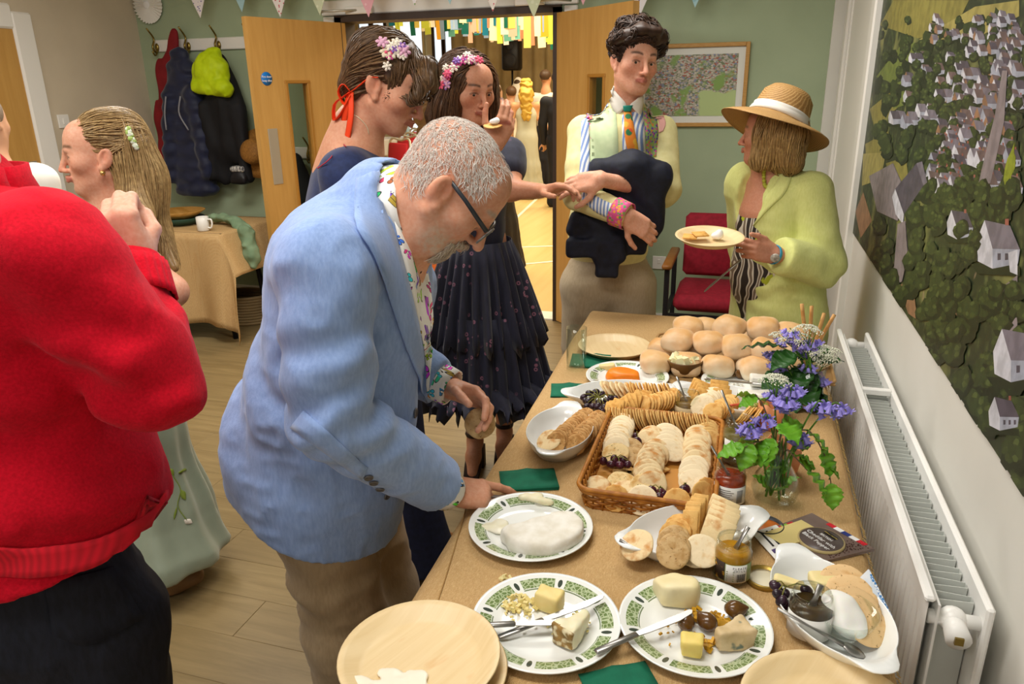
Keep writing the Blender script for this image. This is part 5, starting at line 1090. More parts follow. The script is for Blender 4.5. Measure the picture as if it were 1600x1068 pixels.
for r_, z_, k_ in ((.001, 0, 0), (.003, -.001, .05), (.0042, -.006, .06), (.0046, -.011, .1), (.0066, -.0145, .25), (.009, -.014, .45)): rr = r_ * (1 + k_ * lob); rings.append(np.stack([rr * np.cos(a), rr * np.sin(a), z_ + 0 * a], 1))
m = len(rings); bell_me = mesh('bell_floret', np.vstack(rings) * 1.05, [(i*n+j, (i+1)*n+j, (i+1)*n+(j+1)%n, i*n+(j+1)%n) for i in range(m-1) for j in range(n)], m_bell)
def leaf_mesh(nm, L_, W_, mat, teeth=True):
    k = 15; P = np.zeros((k, 5, 3))
    for i in range(k):
        t = i / (k - 1); w = W_ * (math.sin(math.pi * min(1, t * 1.02) ** .8) ** .9 + .02); 
        if teeth and 0 < i < k - 1: w *= (1.1 if i % 2 else .93)
        for j in range(5): u = (j - 2) / 2; P[i, j] = (L_ * t, w * u, .25 * abs(u) * w - .12 * L_ * t * t + .003 * math.sin(i * 1.7 + u))
    return G().quadgrid(P, thick=.0004).mesh(nm, mat)
lf1 = leaf_mesh('leaf', .055, .02, m_leaf); lf2 = leaf_mesh('leaf_dark', .07, .024, m_leafd, False)
um = G(); rs = np.random.default_rng(8)
for i in range(46):
    a, q = rs.random() * 6.28, math.sqrt(rs.random()); um.sphere((.02 * q * math.cos(a), .02 * q * math.sin(a), .006 * (1 - q) + .003 * rs.random()), .0021, 5, 3)
um_me = um.mesh('umbel_florets', m_umb)
def bluebell(base, tip, nfl, label, droop=.03):
    base, tip = A(base), A(tip); o = empty('bluebell_stem', base, label, 'flower', 'bluebell stems'); d_ = tip - base; up = spline([V(0,0,0), d_ * .5 + V(0, 0, .03), d_ * .85 + V(0, 0, droop), d_], 14); gg = G(); gg.tube(up, np.linspace(.0024, .0012, 14), 6); gg.build('stalk', m_stem, o)
    for i in range(nfl):
        c_ = up[13 - int(i * 6 / nfl)] ; a = i * 2.4; off = V(.011 * math.cos(a), .011 * math.sin(a), -.002 - .003 * (i % 3)); R = frame(nrm(np.cross(off, (0, 0, 1)) + V(1e-3, 0, 0)), V(-off[0] * 60, -off[1] * 60, 1)); fo = link('floret', bell_me, o, mat=m4(R, c_ + off)); 
    return o
def twig(base, pts, leaves, label, me=None, mat=None):
    base = A(base); o = empty('leaf_twig', base, label, 'foliage', 'leafy twigs'); P = spline([V(0,0,0)] + [A(q) - base for q in pts], 20); gg = G(); gg.tube(P, np.linspace(.0025, .001, 20), 6); gg.build('stalk', mat or m_twig, o)
    for t, yaw, pit, s_ in leaves:
        R = rz(yaw) @ rot((0, 1, 0), pit) @ rot((1, 0, 0), .5 * math.sin(yaw * 3)); link('leaf', me or lf1, o, mat=m4(R * s_, P[int(t * 19)]))
def parsley(base, tip, n_, label, sp=.035):
    base, tip = A(base), A(tip); o = empty('cow_parsley_stem', base, label, 'flower', 'cow parsley stems'); d_ = tip - base; gg = G(); gg.tube(spline([V(0,0,0), d_ * .5 + V(.005, 0, .01), d_ * .8], 10), .0015, 6)
    for i in range(n_):
        a = i * 2.4; q = math.sqrt((i + .5) / n_); e_ = d_ + V(sp * q * math.cos(a), sp * q * math.sin(a), .012 * (1 - q)); gg.tube([d_ * .8, e_], .0008, 5); u_ = link('umbel', um_me, o, mat=m4(rot((math.sin(a), -math.cos(a), 0), -.5 * q) * .8, e_)); u_['kind'] = 'stuff'
    gg.build('stalk', m_stem, o)
nk = VB + V(0, 0, .10); Yv = VB[1]
def N(px, py, dy=0): return ony(px, py, Yv + dy)
bs = lambda i: VB + V(.018 * math.cos(i * 2.1), .018 * math.sin(i * 2.1), .02)
bluebell(bs(0), N(1228, 622, -.02), 16, 'densest bluebell head at the top middle of the near vase'); bluebell(bs(1), N(1212, 612, .02), 12, 'bluebell head behind the densest one in the near vase'); bluebell(bs(2), N(1168, 668, -.04), 12, 'bluebell hanging over the green chutney jar'); bluebell(bs(3), N(1192, 652, -.02), 8, 'small bluebell tip left of the near vase neck'); bluebell(bs(4), N(1314, 632, .0), 9, 'bluebell reaching right towards the radiator'); bluebell(bs(5), N(1286, 628, .0), 6, 'short bluebell beside the one reaching the radiator'); bluebell(bs(6), N(1250, 682, -.03), 8, 'low bluebell just right of the near vase neck'); bluebell(bs(7), N(1240, 602, .01), 10, 'upper bluebell in the near vase')
twig(bs(1.5), [nk, N(1195, 640), N(1180, 615)], [(.98, 2.6, .2, .9), (.9, 3.4, .4, .8), (.85, 1.2, .3, .7)], 'bare twig with two leaves rising left from the near vase')
twig(bs(2.5), [nk + V(-.01, 0, .03), N(1185, 690, -.05), N(1160, 700, -.06)], [(.98, 3.3, .35, 1.1), (.8, 4.0, 1.0, 1.15), (.7, 2.6, .3, .9), (.62, 4.6, .8, 1.0)], 'beech twig spreading left over the chilli jam jar')
twig(bs(3.5), [nk + V(.01, 0, .04), N(1262, 672, -.03), N(1290, 715, -.05), N(1300, 765, -.06)], [(.3, .4, .2, 1.1), (.5, -.6, .4, 1.2), (.7, -.9, .9, 1.1), (.98, -1.2, 1.1, 1.0), (.8, .1, .8, .8)], 'beech twig arching right above the table edge')
twig(bs(4.5), [nk + V(.01, -.005, .02), N(1240, 712, -.04), N(1262, 735, -.06)], [(.6, -.4, .2, 1.0), (.98, -.7, .5, 1.25), (.8, .5, .4, .9)], 'low beech twig in front of the near vase, right'); twig(bs(5.5), [nk, N(1205, 680, -.05)], [(.95, 4.4, .9, 1.1), (.8, 3.8, .6, 1.1)], 'short leafy twig at the front of the near vase neck'); twig(bs(6.5), [nk, N(1222, 655, -.04)], [(.95, 5.2, .1, 1.2), (.9, .6, -.1, 1.0)], 'upright leafy twig in the middle of the near vase')
parsley(bs(8), N(1212, 595, .02), 7, 'white cow parsley head at the left of the near vase', .025)
for i in range(4): twig(VB + V(.02 * math.cos(i * 1.6 + .4), .02 * math.sin(i * 1.6 + .4), .012), [VB + V(.008 * math.cos(i * 1.6), .008 * math.sin(i * 1.6), .08), VB + V(.004, 0, .15)], [(.2, i * 1.7, -.8, .8), (.45, i * 1.7 + 2, -.9, .7)], ['first','second','third','fourth'][i] + ' green stem from the left standing inside the near vase', mat=m_stem)
Y2 = VB2[1]; b2 = lambda i: VB2 + V(.02 * math.cos(i * 1.9), .02 * math.sin(i * 1.9), .02)
def N2(px, py, dy=0): return ony(px, py, Y2 + dy)
for i, (px, py, nf, lb) in enumerate([(1234, 512, 8, 'topmost bluebell of the far bunch'), (1205, 548, 12, 'left dark blue bluebell of the far bunch'), (1212, 566, 10, 'lower left bluebell of the far bunch'), (1252, 530, 9, 'bluebell among the white umbels of the far bunch'), (1262, 540, 8, 'middle bluebell of the far bunch'), (1272, 528, 6, 'bluebell right of the middle in the far bunch'), (1262, 568, 6, 'low bluebell in the centre of the far bunch'), (1258, 582, 8, 'pale star-like bluebell at the front of the far bunch'), (1284, 590, 12, 'right hanging bluebell of the far bunch'), (1245, 604, 9, 'bluebell hanging low between the two bunches'), (1222, 525, 6, 'small bluebell behind the white umbels')]): bluebell(b2(i), N2(px, py, .02 * math.sin(i * 2)), nf, lb, .015)
for i, (px, py, nn, lb) in enumerate([(1236, 527, 11, 'broad white cow parsley head at the top left of the far bunch'), (1284, 550, 12, 'broad white cow parsley head at the right of the far bunch'), (1262, 515, 6, 'thin cow parsley sprig at the very top of the far bunch'), (1228, 555, 7, 'cow parsley head in the middle left of the far bunch'), (1292, 562, 8, 'cow parsley head near the radiator end')]): parsley(b2(i + .5), N2(px, py, .02 * math.cos(i * 2)), nn, lb, .05 if nn > 8 else .03)
for i, (px, py, yaw, pit, lb) in enumerate([(1215, 538, 3.0, .05, 'long dark leaf pointing left over the bread rolls'), (1250, 590, -1.2, .6, 'broad dark leaf at the front of the far bunch'), (1270, 610, -.9, .9, 'large dark leaf hanging right of the far bunch'), (1225, 580, 3.9, .6, 'dark leaf at the left of the far bunch'), (1262, 560, 1.0, -.2, 'dark leaf rising behind the far bluebells'), (1240, 600, 4.6, .9, 'dark leaf low in the far bunch'), (1285, 625, -1.4, 1.1, 'dark leaf drooping to the table edge')]):
    twig(b2(i + .2), [VB2 + V(0, 0, .12), N2(px, py)], [(.95, yaw, pit, 1.5), (.8, yaw + 1.0, pit + .2, 1.3), (.7, yaw - .9, pit, 1.2)], lb, lf2, m_stem)
# terracotta scalloped pots and bread sticks
m_terra = M('terracotta', '#d08a5c', .6, '#c57a4c', sc=20)
def scallop(px, py, s_, label):
    p = onz(px, py, TZ); n = 48; a = np.arange(n) * 2 * np.pi / n; w = .5 + .5 * np.cos(a * 6); rings = []
    for r_, z_, k_ in ((.001, .0, 0), (.026, 0, 0), (.034, .012, .0), (.038, .035, .03), (.036, .062, .2), (.0345, .062, .2), (.036, .035, .03), (.03, .008, 0), (.001, .006, 0)): rings.append(np.stack([r_ * (1 - .05 * k_ * w) * np.cos(a), r_ * (1 - .05 * k_ * w) * np.sin(a), z_ + k_ * .05 * w], 1) * s_)
    m = len(rings); return tag(link('terracotta_pot', mesh('terracotta_pot', np.vstack(rings), [(i*n+j, i*n+(j+1)%n, (i+1)*n+(j+1)%n, (i+1)*n+j) for i in range(m-1) for j in range(n)], m_terra), loc=(p[0], p[1], TZ + .001)), label, 'pot', 'terracotta pots')
scallop(1218, 738, 1.15, 'near terracotta pot with a scalloped rim behind the vase'); scallop(1205, 668, 1.05, 'far terracotta pot with a scalloped rim behind the flowers')
p = onz(1262, 585, TZ); o = empty('breadstick_glass', (p[0], p[1], TZ + .001), 'glass jar holding bread sticks behind the far flowers', 'jar'); G().lathe([(0, 0), (.036, 0), (.038, .11), (.0365, .11), (.034, .006), (0, .005)], 28).build('glass_wall', m_glass, o)
m_bst = M('breadstick', '#d9a768', .6, '#c98f4e', sc=40)
for i, (dx, dy, px_) in enumerate([(-.02, 0, 'leftmost of the bread sticks in the jar'), (-.005, .01, 'second bread stick from the left in the jar'), (.012, -.008, 'third bread stick from the left in the jar'), (.028, .006, 'rightmost bread stick leaning towards the radiator')]):
    b_ = link('breadstick', G().tube(spline([(0, 0, 0), (dx * .5, dy * .5, .1), (dx * 1.6, dy, .215 - .01 * i)], 10), .0055, 8).mesh('breadstick', m_bst), loc=(p[0] + dx * .4, p[1] + dy, TZ + .01)); tag(b_, px_, 'bread stick', 'bread sticks')
# ------------------------------------------------------------------ people: helpers
def gh(px, py, H):
    v = (py - 534) / FPX; return g(px, py, H / (.9466 - v * .3225))      # point on the ray at ground distance H
def hit(S, pts, t0=.5, off=0, tmax=6):
    """points where the sight lines through the given pixels meet the surface S, lifted by off"""
    D = A([ray(*p) for p in pts]); L_ = np.linalg.norm(D, axis=1); D = D / L_[:,None]; t = np.full(len(D), t0)
    for _ in range(70): d = S.eval(EYE + D * t[:,None]); t = np.minimum(t + d * .75, tmax)
    bad = np.abs(S.eval(EYE + D * t[:,None])) > .012
    if bad.any():
        t[bad] = np.median(t[~bad]) if (~bad).any() else t0
    P = EYE + D * t[:,None]
    if bad.any(): P[bad] = surf(S, P[bad], 0, 8)
    n = S.grad(P, .004); n /= np.linalg.norm(n, axis=1, keepdims=True) + 1e-9
    return P + n * off
def patch(S, e0, e1, n=14, m=5, off=.004, t0=.5, thick=.004, flip=False):
    """sheet between two pixel polylines, laid on the surface S"""
    a_, b_ = spline([(*q, 0) for q in e0], n)[:,:2], spline([(*q, 0) for q in e1], n)[:,:2]
    W_ = A([[a_[i] + (b_[i] - a_[i]) * j / (m - 1) for j in range(m)] for i in range(n)]); P = hit(S, W_.reshape(-1, 2), t0, off).reshape(n, m, 3)
    if flip: P = P[:, ::-1]
    return G().quadgrid(P, thick=thick)
def surf(S, P, off=0, it=5):
    P = A(P, float)
    for _ in range(it):
        n = S.grad(P, .004); n /= np.linalg.norm(n, axis=1, keepdims=True) + 1e-9; P = P - n * (S.eval(P)[:,None] - off) * .9
    return P
def sst(x, a, b): t = np.clip((x - a) / (b - a), 0, 1); return t * t * (3 - 2 * t)
def head(S, O, R, s=1, fem=False, jaw=1, nose=1, smile=0, open_eyes=False, ears=True, k0=1):
    S.fine.append((O - R[:,2] * .03, .185 * s)); L = lambda *p: O + R @ (A(p) * s)
    e = lambda c, r, k=.02, op='u', Q=None: S.ell(L(*c), A(r) * s, R if Q is None else R @ Q, k * s, op)
    c = lambda a, b, ra, rb, k=.01, op='u': S.cap(L(*a), L(*b), ra * s, rb * s, k * s, op)
    e((0, -.02, .036), (.0745, .093, .078)); e((0, .03, -.012), (.062 * jaw ** .5, .058, .078), .03); e((0, .045, .045), (.056, .042, .052), .03)
    e((0, .026, -.066), (.052 * jaw, .052, .04), .03); e((0, .07, -.094), (.021 * jaw, .017, .015), .028); e((0, .055, -.058), (.034, .03, .032), .022)
    for sx in (-1, 1): e((sx * .046, .052, -.018), (.021, .026, .02), .03); c((sx * .058 * jaw, .0, -.05), (sx * .02 * jaw, .06, -.092), .014, .012, .03)
    b = .004 if fem else .009; c((-.034, .083, .02), (.034, .083, .02), b, b, .022)
    for sx in (-1, 1):
        e((sx * .032, .098, .0), (.02, .016, .013), .014, 's'); e((sx * .032, .0745, -.001), (.0165, .0145, .0125), .006)
        if open_eyes: e((sx * .032, .094, -.001), (.0145, .0135, .0062), .002, 's')
    c((0, .09, .012), (0, .093 + .021 * nose, -.034), .007, .0105 * nose, .014)
    for sx in (-1, 1): e((sx * .011, .099, -.037), (.0075, .0095, .0065), .008); e((sx * .006, .108, -.0435), (.0035, .004, .003), .004, 's')
    z = -.06
    for sx in (-1, 1):
        c((0, .0995, z + .004), (sx * .023, .086 - .003 * smile, z + .002 + .006 * smile), .0058, .003, .005); c((0, .098, z - .0065), (sx * .019, .086, z - .002 + .005 * smile), .0066, .003, .005)
        c((0, .1065, z - .001), (sx * .023, .091, z + .005 * smile), .0018, .0015, .004, 's')
    c((-.012, .094, z - .018), (.012, .094, z - .018), .004, .004, .012, 's')
    if ears:
        for sx in (-1, 1):
            Q = rot((0, 1, 0), sx * .12) @ rot((0, 0, 1), sx * .3) @ rot((1, 0, 0), .38)
            e((sx * .077, -.012, -.006), (.0085, .021, .031), .006, 'u', Q); e((sx * .0885, -.006, -.001), (.0125, .0125, .0205), .004, 's', Q); e((sx * .08, -.015, -.002), (.003, .005, .014), .004, 'u', Q); e((sx * .074, .004, -.033), (.007, .009, .01), .006)
def head_col(O, R, s, skin, lip, brow=None, flush=.35, extra=None, lash=-.0065):
    sk, lp = A(lin(skin)), A(lin(lip)); red = sk * (1.02, .72, .68)
    def f(v):
        q = ((v - O) @ R) / s; ax = np.abs(q[:,0]); n = .5 + .5 * vn(v, 60, 1); C = sk[None] * (.96 + .08 * n[:,None])
        def mix(w, col): return C * (1 - w[:,None]) + A(col)[None] * w[:,None]
        near = np.exp(-((np.linalg.norm(q, axis=1) / .15) ** 6))
        ck = np.exp(-(((ax - .045) / .022) ** 2 + ((q[:,2] + .03) / .025) ** 2)) * (q[:,1] > 0); ns = np.exp(-((ax / .014) ** 2 + ((q[:,2] + .034) / .014) ** 2 + ((q[:,1] - .11) / .02) ** 2)); er = np.exp(-(((ax - .08) / .012) ** 2 + (q[:,2] / .03) ** 2 + ((q[:,1] + .012) / .02) ** 2))
        C = mix(np.clip((ck + ns + .8 * er) * flush * 1.2, 0, .7), red)
        l_ = np.exp(-((q[:,2] + .0615) / .0085) ** 4) * (ax < .0245 - .35 * np.abs(q[:,2] + .0615)) * (q[:,1] > .078); C = mix(np.clip(l_, 0, 1) * .85, lp)
        if brow is not None:
            arc = .0275 + .006 * np.cos((ax - .036) * 60); w = np.exp(-((q[:,2] - arc) / .0042) ** 2) * sst(ax, .012, .017) * (1 - sst(ax, .048, .056)) * (q[:,1] > .05); C = mix(np.clip(w * 1.3, 0, 1) * .9, lin(brow)); w = np.exp(-((q[:,2] - lash - .001 + 18 * (ax - .032) ** 2) / .0022) ** 2) * (np.abs(ax - .032) < .0155) * (q[:,1] > .068); C = mix(np.clip(w, 0, 1) * .85, lin('#241812'))
        if extra is not None: C = extra(q, C, mix, v)
        return np.clip(C, 0, 1)
    return f
def eyes(O, R, s, root, base, iris='#4a3a28', look=(0, 0)):
    for sx in (-1, 1):
        c = O + R @ (V(sx * .032, .0722, -.001) * s); o = G().sphere((0,0,0), .0128 * s, 16, 12, R=R).build('eyeball', M('eye_white', '#e8e2da', .15), root); o.location = c - base
        d_ = nrm(R @ V(.3 * look[0], 1, .3 * look[1])); gg = G(); gg.sphere(d_ * .0088 * s, A((.0064, .0064, .0052)) * s, 12, 8, R=frame(np.cross(d_, V(0.1, .2, 1)), d_)); gg.build('iris', M('iris_' + iris[1:], iris, .1), o)
def hand(S, W_, X, Z, side=1, curl=((.5,.6,.4),) * 4, thumb=((.6,.7,-.3), (.85,.4,-.35), (.95,.2,-.3)), s=1.0, spread=.06, k=.004):
    X = nrm(X); Z = nrm(A(Z, float) - X * (X @ A(Z, float))); Y = np.cross(Z, X) * side; L = lambda p: W_ + (X * p[0] + Y * p[1] + Z * p[2]) * s
    tips = []; S.fine.append((W_ + X * .08, .125))
    for kx, y in ((.086, .027), (.09, .009), (.085, -.010), (.076, -.026)): S.cap(L((.0, y * .75, 0)), L((kx - .004, y, .0)), .0135 * s, .0115 * s, .014 * s)
    S.ell(L((.035, .024, -.008)), A((.034, .016, .016)) * s, np.stack([X, Y, Z], 1), .014 * s); S.ell(L((.045, -.02, -.006)), A((.036, .014, .014)) * s, np.stack([X, Y, Z], 1), .014 * s)
    for i, (kx, y, ln) in enumerate(((.086, .027, (.041, .025, .021)), (.09, .009, (.046, .029, .022)), (.085, -.010, (.042, .027, .021)), (.076, -.026, (.033, .021, .019)))):
        p = V(kx, y, 0); a = 0; yaw = spread * (1.5 - i) * .8
        for j in range(3):
            a += curl[i][j]; d_ = V(math.cos(a) * math.cos(yaw), math.sin(yaw) * math.cos(a), -math.sin(a)); q = p + d_ * ln[j]; r0 = (.0098, .0089, .0082)[j]; r1 = (.0089, .0082, .0072)[j]; f_ = .88 if i == 3 else 1
            S.cap(L(p), L(q), r0 * s * f_, r1 * s * f_, (.007 if j == 0 else k) * s); p = q
        tips.append(L(p))
    p = V(.022, .026, -.008)
    for j, (d_, l_) in enumerate(zip(thumb, (.042, .034, .027))): q = p + nrm(d_) * l_; S.cap(L(p), L(q), (.0135, .0112, .0102)[j] * s, (.0112, .0102, .0085)[j] * s, (.012 if j == 0 else .004) * s); p = q
    tips.append(L(p)); return tips
def strands(S, roots, flow, n=16, step=.012, r=.0016, off=.002, jit=.25, seed=0, sides=3, stop=None):
    """locks of hair that follow the flow over the surface S"""
    rs = np.random.default_rng(seed); P = surf(S, roots, off); N_ = len(P); path = [P]; o_ = off + .004 * rs.random(N_); jv = (rs.random((N_, 3)) - .5) * jit
    for i in range(n - 1):
        d_ = flow(P, i / n) + jv + .12 * (rs.random((N_, 3)) - .5); nn = S.grad(P, .005); nn /= np.linalg.norm(nn, axis=1, keepdims=True) + 1e-9; d_ = d_ - nn * np.einsum('ij,ij->i', d_, nn)[:,None] * .9; d_ /= np.linalg.norm(d_, axis=1, keepdims=True) + 1e-9
        P = P + d_ * step; dd = S.eval(P); nn = S.grad(P, .005); nn /= np.linalg.norm(nn, axis=1, keepdims=True) + 1e-9; P = P + nn * np.clip((o_ - dd), -.01, .02)[:,None] * .8; path.append(P)
    Q = A(path).transpose(1, 0, 2); T = np.gradient(Q, axis=1); T /= np.linalg.norm(T, axis=2, keepdims=True) + 1e-9; nn = S.grad(Q.reshape(-1, 3), .005).reshape(Q.shape); U = np.cross(T, nn); U /= np.linalg.norm(U, axis=2, keepdims=True) + 1e-9; B = np.cross(T, U)
    tt = np.linspace(0, 1, n); rad = r * (.6 + .8 * rs.random(N_))[:,None] * (1 - .8 * tt ** 3)[None]; a = np.arange(sides) * 2 * np.pi / sides
    v = Q[:,:,None] + rad[:,:,None,None] * (1.8 * np.cos(a)[None,None,:,None] * U[:,:,None] + .8 * np.sin(a)[None,None,:,None] * B[:,:,None]); v = v.reshape(-1, 3)
    ix = np.arange(N_ * n * sides).reshape(N_, n, sides); f = np.stack([ix[:,:-1,:], np.roll(ix, -1, 2)[:,:-1,:], np.roll(ix, -1, 2)[:,1:,:], ix[:,1:,:]], -1).reshape(-1, 4); return v, f
def hair_obj(name, S, res, mat, root, base, locks=(), smooth=1):
    v, f = S.mesh(res, smooth=smooth); vs, fs, n = [v], [f], len(v)
    for lv, lf in locks: vs.append(lv); fs.append(lf + n); n += len(lv)
    return link(name, mesh(name, np.vstack(vs) - base, np.vstack(fs), mat), root)
def hairmat(nm, c1, c2, rough=.45):
    m, nt, b = newmat(nm); ge = nd(nt, 'NewGeometry'); c = mixc(nt, ge.outputs['Random Per Island'], c1, c2); c = mixc(nt, ramp(nt, noise(nt, coords(nt), 90, 3), .3, .7), c, c2); nt.links.new(c, b.inputs['Base Color']); b.inputs['Roughness'].default_value = rough; b.inputs['Specular IOR Level'].default_value = .35; return m
def skinmat(nm): return M(nm, '#ffffff', .5, '#f2d6c6', sc=140, attr='Col', sss=.12, sssr=(.006,), spec=.35, bump=.12, bsc=500, bdist=.0006)
def folds(amp, sc, seed=0, st=(1,1,1), R=None):
    st = A(st, np.float32)
    def f(P):
        Q = P if R is None else P @ A(R, np.float32)
        return amp * (np.abs(vn(Q * st, sc, seed)) * 2 - .7)
    return f
def local_folds(c, rad, d_, freq, amp, seed=0):
    c = A(c, np.float32); d_ = nrm(d_).astype(np.float32)
    return lambda P: amp * np.exp(-(((P - c) ** 2).sum(1)) / rad ** 2) * np.sin(((P - c) @ d_) * freq + 2.5 * vn(P, 9, seed))
def part(S, name, res, mat, root, base, smooth=1): return S.build(name, res, mat, root, base, smooth)
def shoe(root, base, an, fwd, mat, L_=.27, name='shoe'):
    f_ = nrm(A(fwd) * (1, 1, 0)); R = np.stack([f_, np.cross(V(0,0,1), f_), V(0,0,1)], 1); c = V(an[0], an[1], 0); S = Sdf(); S.cap(c - f_ * .06 + V(0,0,.045), c + f_ * (L_ - .11) + V(0,0,.03), .042, .036, .02, sq=((0,0,1), .8)); S.cap(c + V(0,0,.05), c + V(0,0,.11), .045, .05, .03); S.plane(c + V(0,0,.002), (0,0,-1), .004); return S.build(name, .007, mat, root, base)
def butterfly_mat():
    m, nt, b = newmat('butterfly_cotton'); vec = coords(nt, (1, 1, 1), rot=(.4, .3, .2)); v = nd(nt, 'TexVoronoi'); v.inputs['Scale'].default_value = 34; v.inputs['Randomness'].default_value = .75; nt.links.new(vec, v.inputs['Vector'])
    sub = nd(nt, 'VectorMath', operation='SUBTRACT'); nt.links.new(vec, sub.inputs[0]); nt.links.new(v.outputs['Position'], sub.inputs[1]); rt = nd(nt, 'VectorRotate', rotation_type='EULER_XYZ'); nt.links.new(sub.outputs[0], rt.inputs[0])
    sc_ = nd(nt, 'VectorMath', operation='SCALE'); nt.links.new(v.outputs['Color'], sc_.inputs[0]); sc_.inputs['Scale'].default_value = 6; nt.links.new(sc_.outputs[0], rt.inputs['Rotation']); sp = nd(nt, 'SeparateXYZ'); nt.links.new(rt.outputs[0], sp.inputs[0])
    ax = mth(nt, 'ABSOLUTE', sp.outputs[0]); az = sp.outputs[2]
    def blob(cx, cz, rx, rz_): return mth(nt, 'ADD', mth(nt, 'POWER', mth(nt, 'DIVIDE', mth(nt, 'SUBTRACT', ax, cx), rx), 2), mth(nt, 'POWER', mth(nt, 'DIVIDE', mth(nt, 'ABSOLUTE', mth(nt, 'SUBTRACT', az, cz)), rz_), 2))
    w = mth(nt, 'MINIMUM', blob(.0055, .003, .0052, .0046), blob(.0042, -.0042, .0036, .0036)); wing = mth(nt, 'LESS_THAN', w, 1.0); inner = mth(nt, 'LESS_THAN', w, .62)
    hs = nd(nt, 'HueSaturation'); hs.inputs['Color'].default_value = (.75, .06, .05, 1); sc2 = nd(nt, 'SeparateColor'); nt.links.new(v.outputs['Color'], sc2.inputs[0]); nt.links.new(sc2.outputs[0], hs.inputs['Hue']); nt.links.new(mth(nt, 'MULTIPLY_ADD', sc2.outputs[1], .9, .5), hs.inputs['Value'])
    c = mixc(nt, wing, '#eceae6', '#2a2422'); c = mixc(nt, inner, c, hs.outputs[0]); nt.links.new(c, b.inputs['Base Color']); b.inputs['Roughness'].default_value = .75; return m
m_bfly = butterfly_mat()
def linen(nm, c1, c2, sheen=.15): return M(nm, c1, .8, c2, sc=180, lo=.3, hi=.75, st=(1, 1, .25), bump=.25, bsc=500, sheen=sheen, spec=.2)
def button(S, px, py, root, base, r=.009, mat=None, t0=.5, nm='button'):
    p = hit(S, [(px, py)], t0)[0]; n = nrm(S.grad(p[None], .006)[0]); gg = G(); gg.lathe([(0, .001), (r*.7, .001), (r*.85, .0035), (r, .002), (r, 0)], 16, R=frame(nrm(np.cross(n, V(.1,.2,1))), n)); 
    o = gg.build(nm, mat or M('horn_button', '#5d5a58', .3), root); o.location = p + n * .001 - base; return o
# ------------------------------------------------------------------ man in the pale blue jacket, bending over the table
BB = V(-.78, 1.2, 0)
gh0 = gh
def gh(px, py, H): return gh0(px, py, H + .09)
pA = empty('person', BB, 'grey-haired man in a pale blue linen jacket cutting soft cheese at the table', 'person', 'people at the buffet')
Fb = nrm(V(1, .12, 0)); Rb = V(Fb[1], -Fb[0], 0); UP = V(0, 0, 1)
pel = gh(512, 715, 1.36); wst = gh(520, 610, 1.35); chs = gh(560, 440, 1.33); nck = gh(632, 305, 1.33)
shR = gh(508, 408, 1.13); shL = chs + (chs - shR) * .82 + V(.04, 0, .02); elR = gh(516, 650, 1.09); wrR = gh(698, 766, 1.3); elL = gh(620, 560, 1.56); wrL = gh(706, 606, 1.5)
hc = gh(706, 293, 1.30); hf = nrm(nrm(V(.95, .28, 0)) * .62 + V(0, 0, -.78)); hu = nrm(nrm(V(.95, .28, 0)) * .78 + V(0, 0, .62)); HR = np.stack([np.cross(hf, hu), hf, hu], 1); HS = .97
S = Sdf(); head(S, hc, HR, HS, jaw=1.06, nose=1.12)
S.cap(hc + HR @ V(0, -.03, -.03), nck + V(-.03, 0, -.06), .062, .07, .03); S.ell(hc + HR @ V(0, .03, -.1), (.045, .04, .035), HR, .04)
S.chain([nck + V(-.05, 0, -.1), chs, wst, pel], [.08, .12, .12, .11], .05)
for a_, b_, c_ in ((shR, elR, wrR), (shL, elL, wrL)): S.chain([chs, a_, b_, c_], [.08, .05, .04, .027], .03)
kn = gh(528, 1010, 1.36); 
hipR, hipL = pel + Rb * .075 + V(0,0,-.03), pel - Rb * .075 + V(0,0,-.03); ftR = V(hipR[0] + .03, hipR[1], .09); ftL = V(hipL[0] + .06, hipL[1], .09)
S.chain([pel, hipR, (hipR + ftR) / 2 + Fb * .02, ftR], [.1, .07, .05, .04], .03); S.chain([pel, hipL, (hipL + ftL) / 2 + Fb * .02, ftL], [.1, .07, .05, .04], .03)
hx = nrm(gh(775, 772, 1.335) - wrR)
hand(S, wrR, hx, nrm(V(-.25, -.45, .85)), 1, ((.15, .12, .1), (.9, 1.25, .8), (1.0, 1.3, .9), (1.05, 1.3, .9)), ((.5, .7, -.5), (.85, .25, -.5), (.95, -.1, -.4)), 1.02, .02)
hl = nrm(gh(768, 618, 1.43) - wrL); tipsL = hand(S, wrL, nrm(hl + V(0, 0, -.1)), nrm(V(.2, .75, .6)), -1, ((.4, .55, .25), (.5, .65, .3), (.65, .75, .4), (.8, .8, .4)), ((.75, .55, -.35), (.9, .15, -.4), (.95, -.05, -.35)), 1.0, .04)
def extra(q, C, mix, v):
    n = vn(v, 220, 3); n2 = vn(v * A((1, 1, 1)), 45, 2)
    crown = sst(q[:,2], .02, .07) * (1 - sst(q[:,1], -.01, .06) * .92) + sst(-q[:,1], .0, .04) * sst(q[:,2], -.075, -.03); ear_ = (np.abs(q[:,0]) > .068) * (np.abs(q[:,2]) < .04) * (q[:,1] > -.035)
    C = mix(np.clip(crown * (.75 + .25 * n), 0, .9) * (1 - ear_), lin('#d6c6b8'))
    bd = np.exp(-((q[:,2] + .085) / .03) ** 4) * sst(q[:,1], .01, .05) * (1 - np.exp(-((q[:,2] + .0615) / .008) ** 2) * (np.abs(q[:,0]) < .022)); st_ = np.exp(-((q[:,2] + .06) / .05) ** 4) * sst(q[:,1], -.01, .03) * .35
    return mix(np.clip((bd * .75 + st_) * (.6 + .5 * n), 0, .85), lin('#c9b8a6'))
bodyA = S.build('body', .0034, skinmat('skin_blue_man'), pA, BB, col=head_col(hc, HR, HS, '#d9a184', '#b5705f', '#b5a596', .5, extra)); SA = S
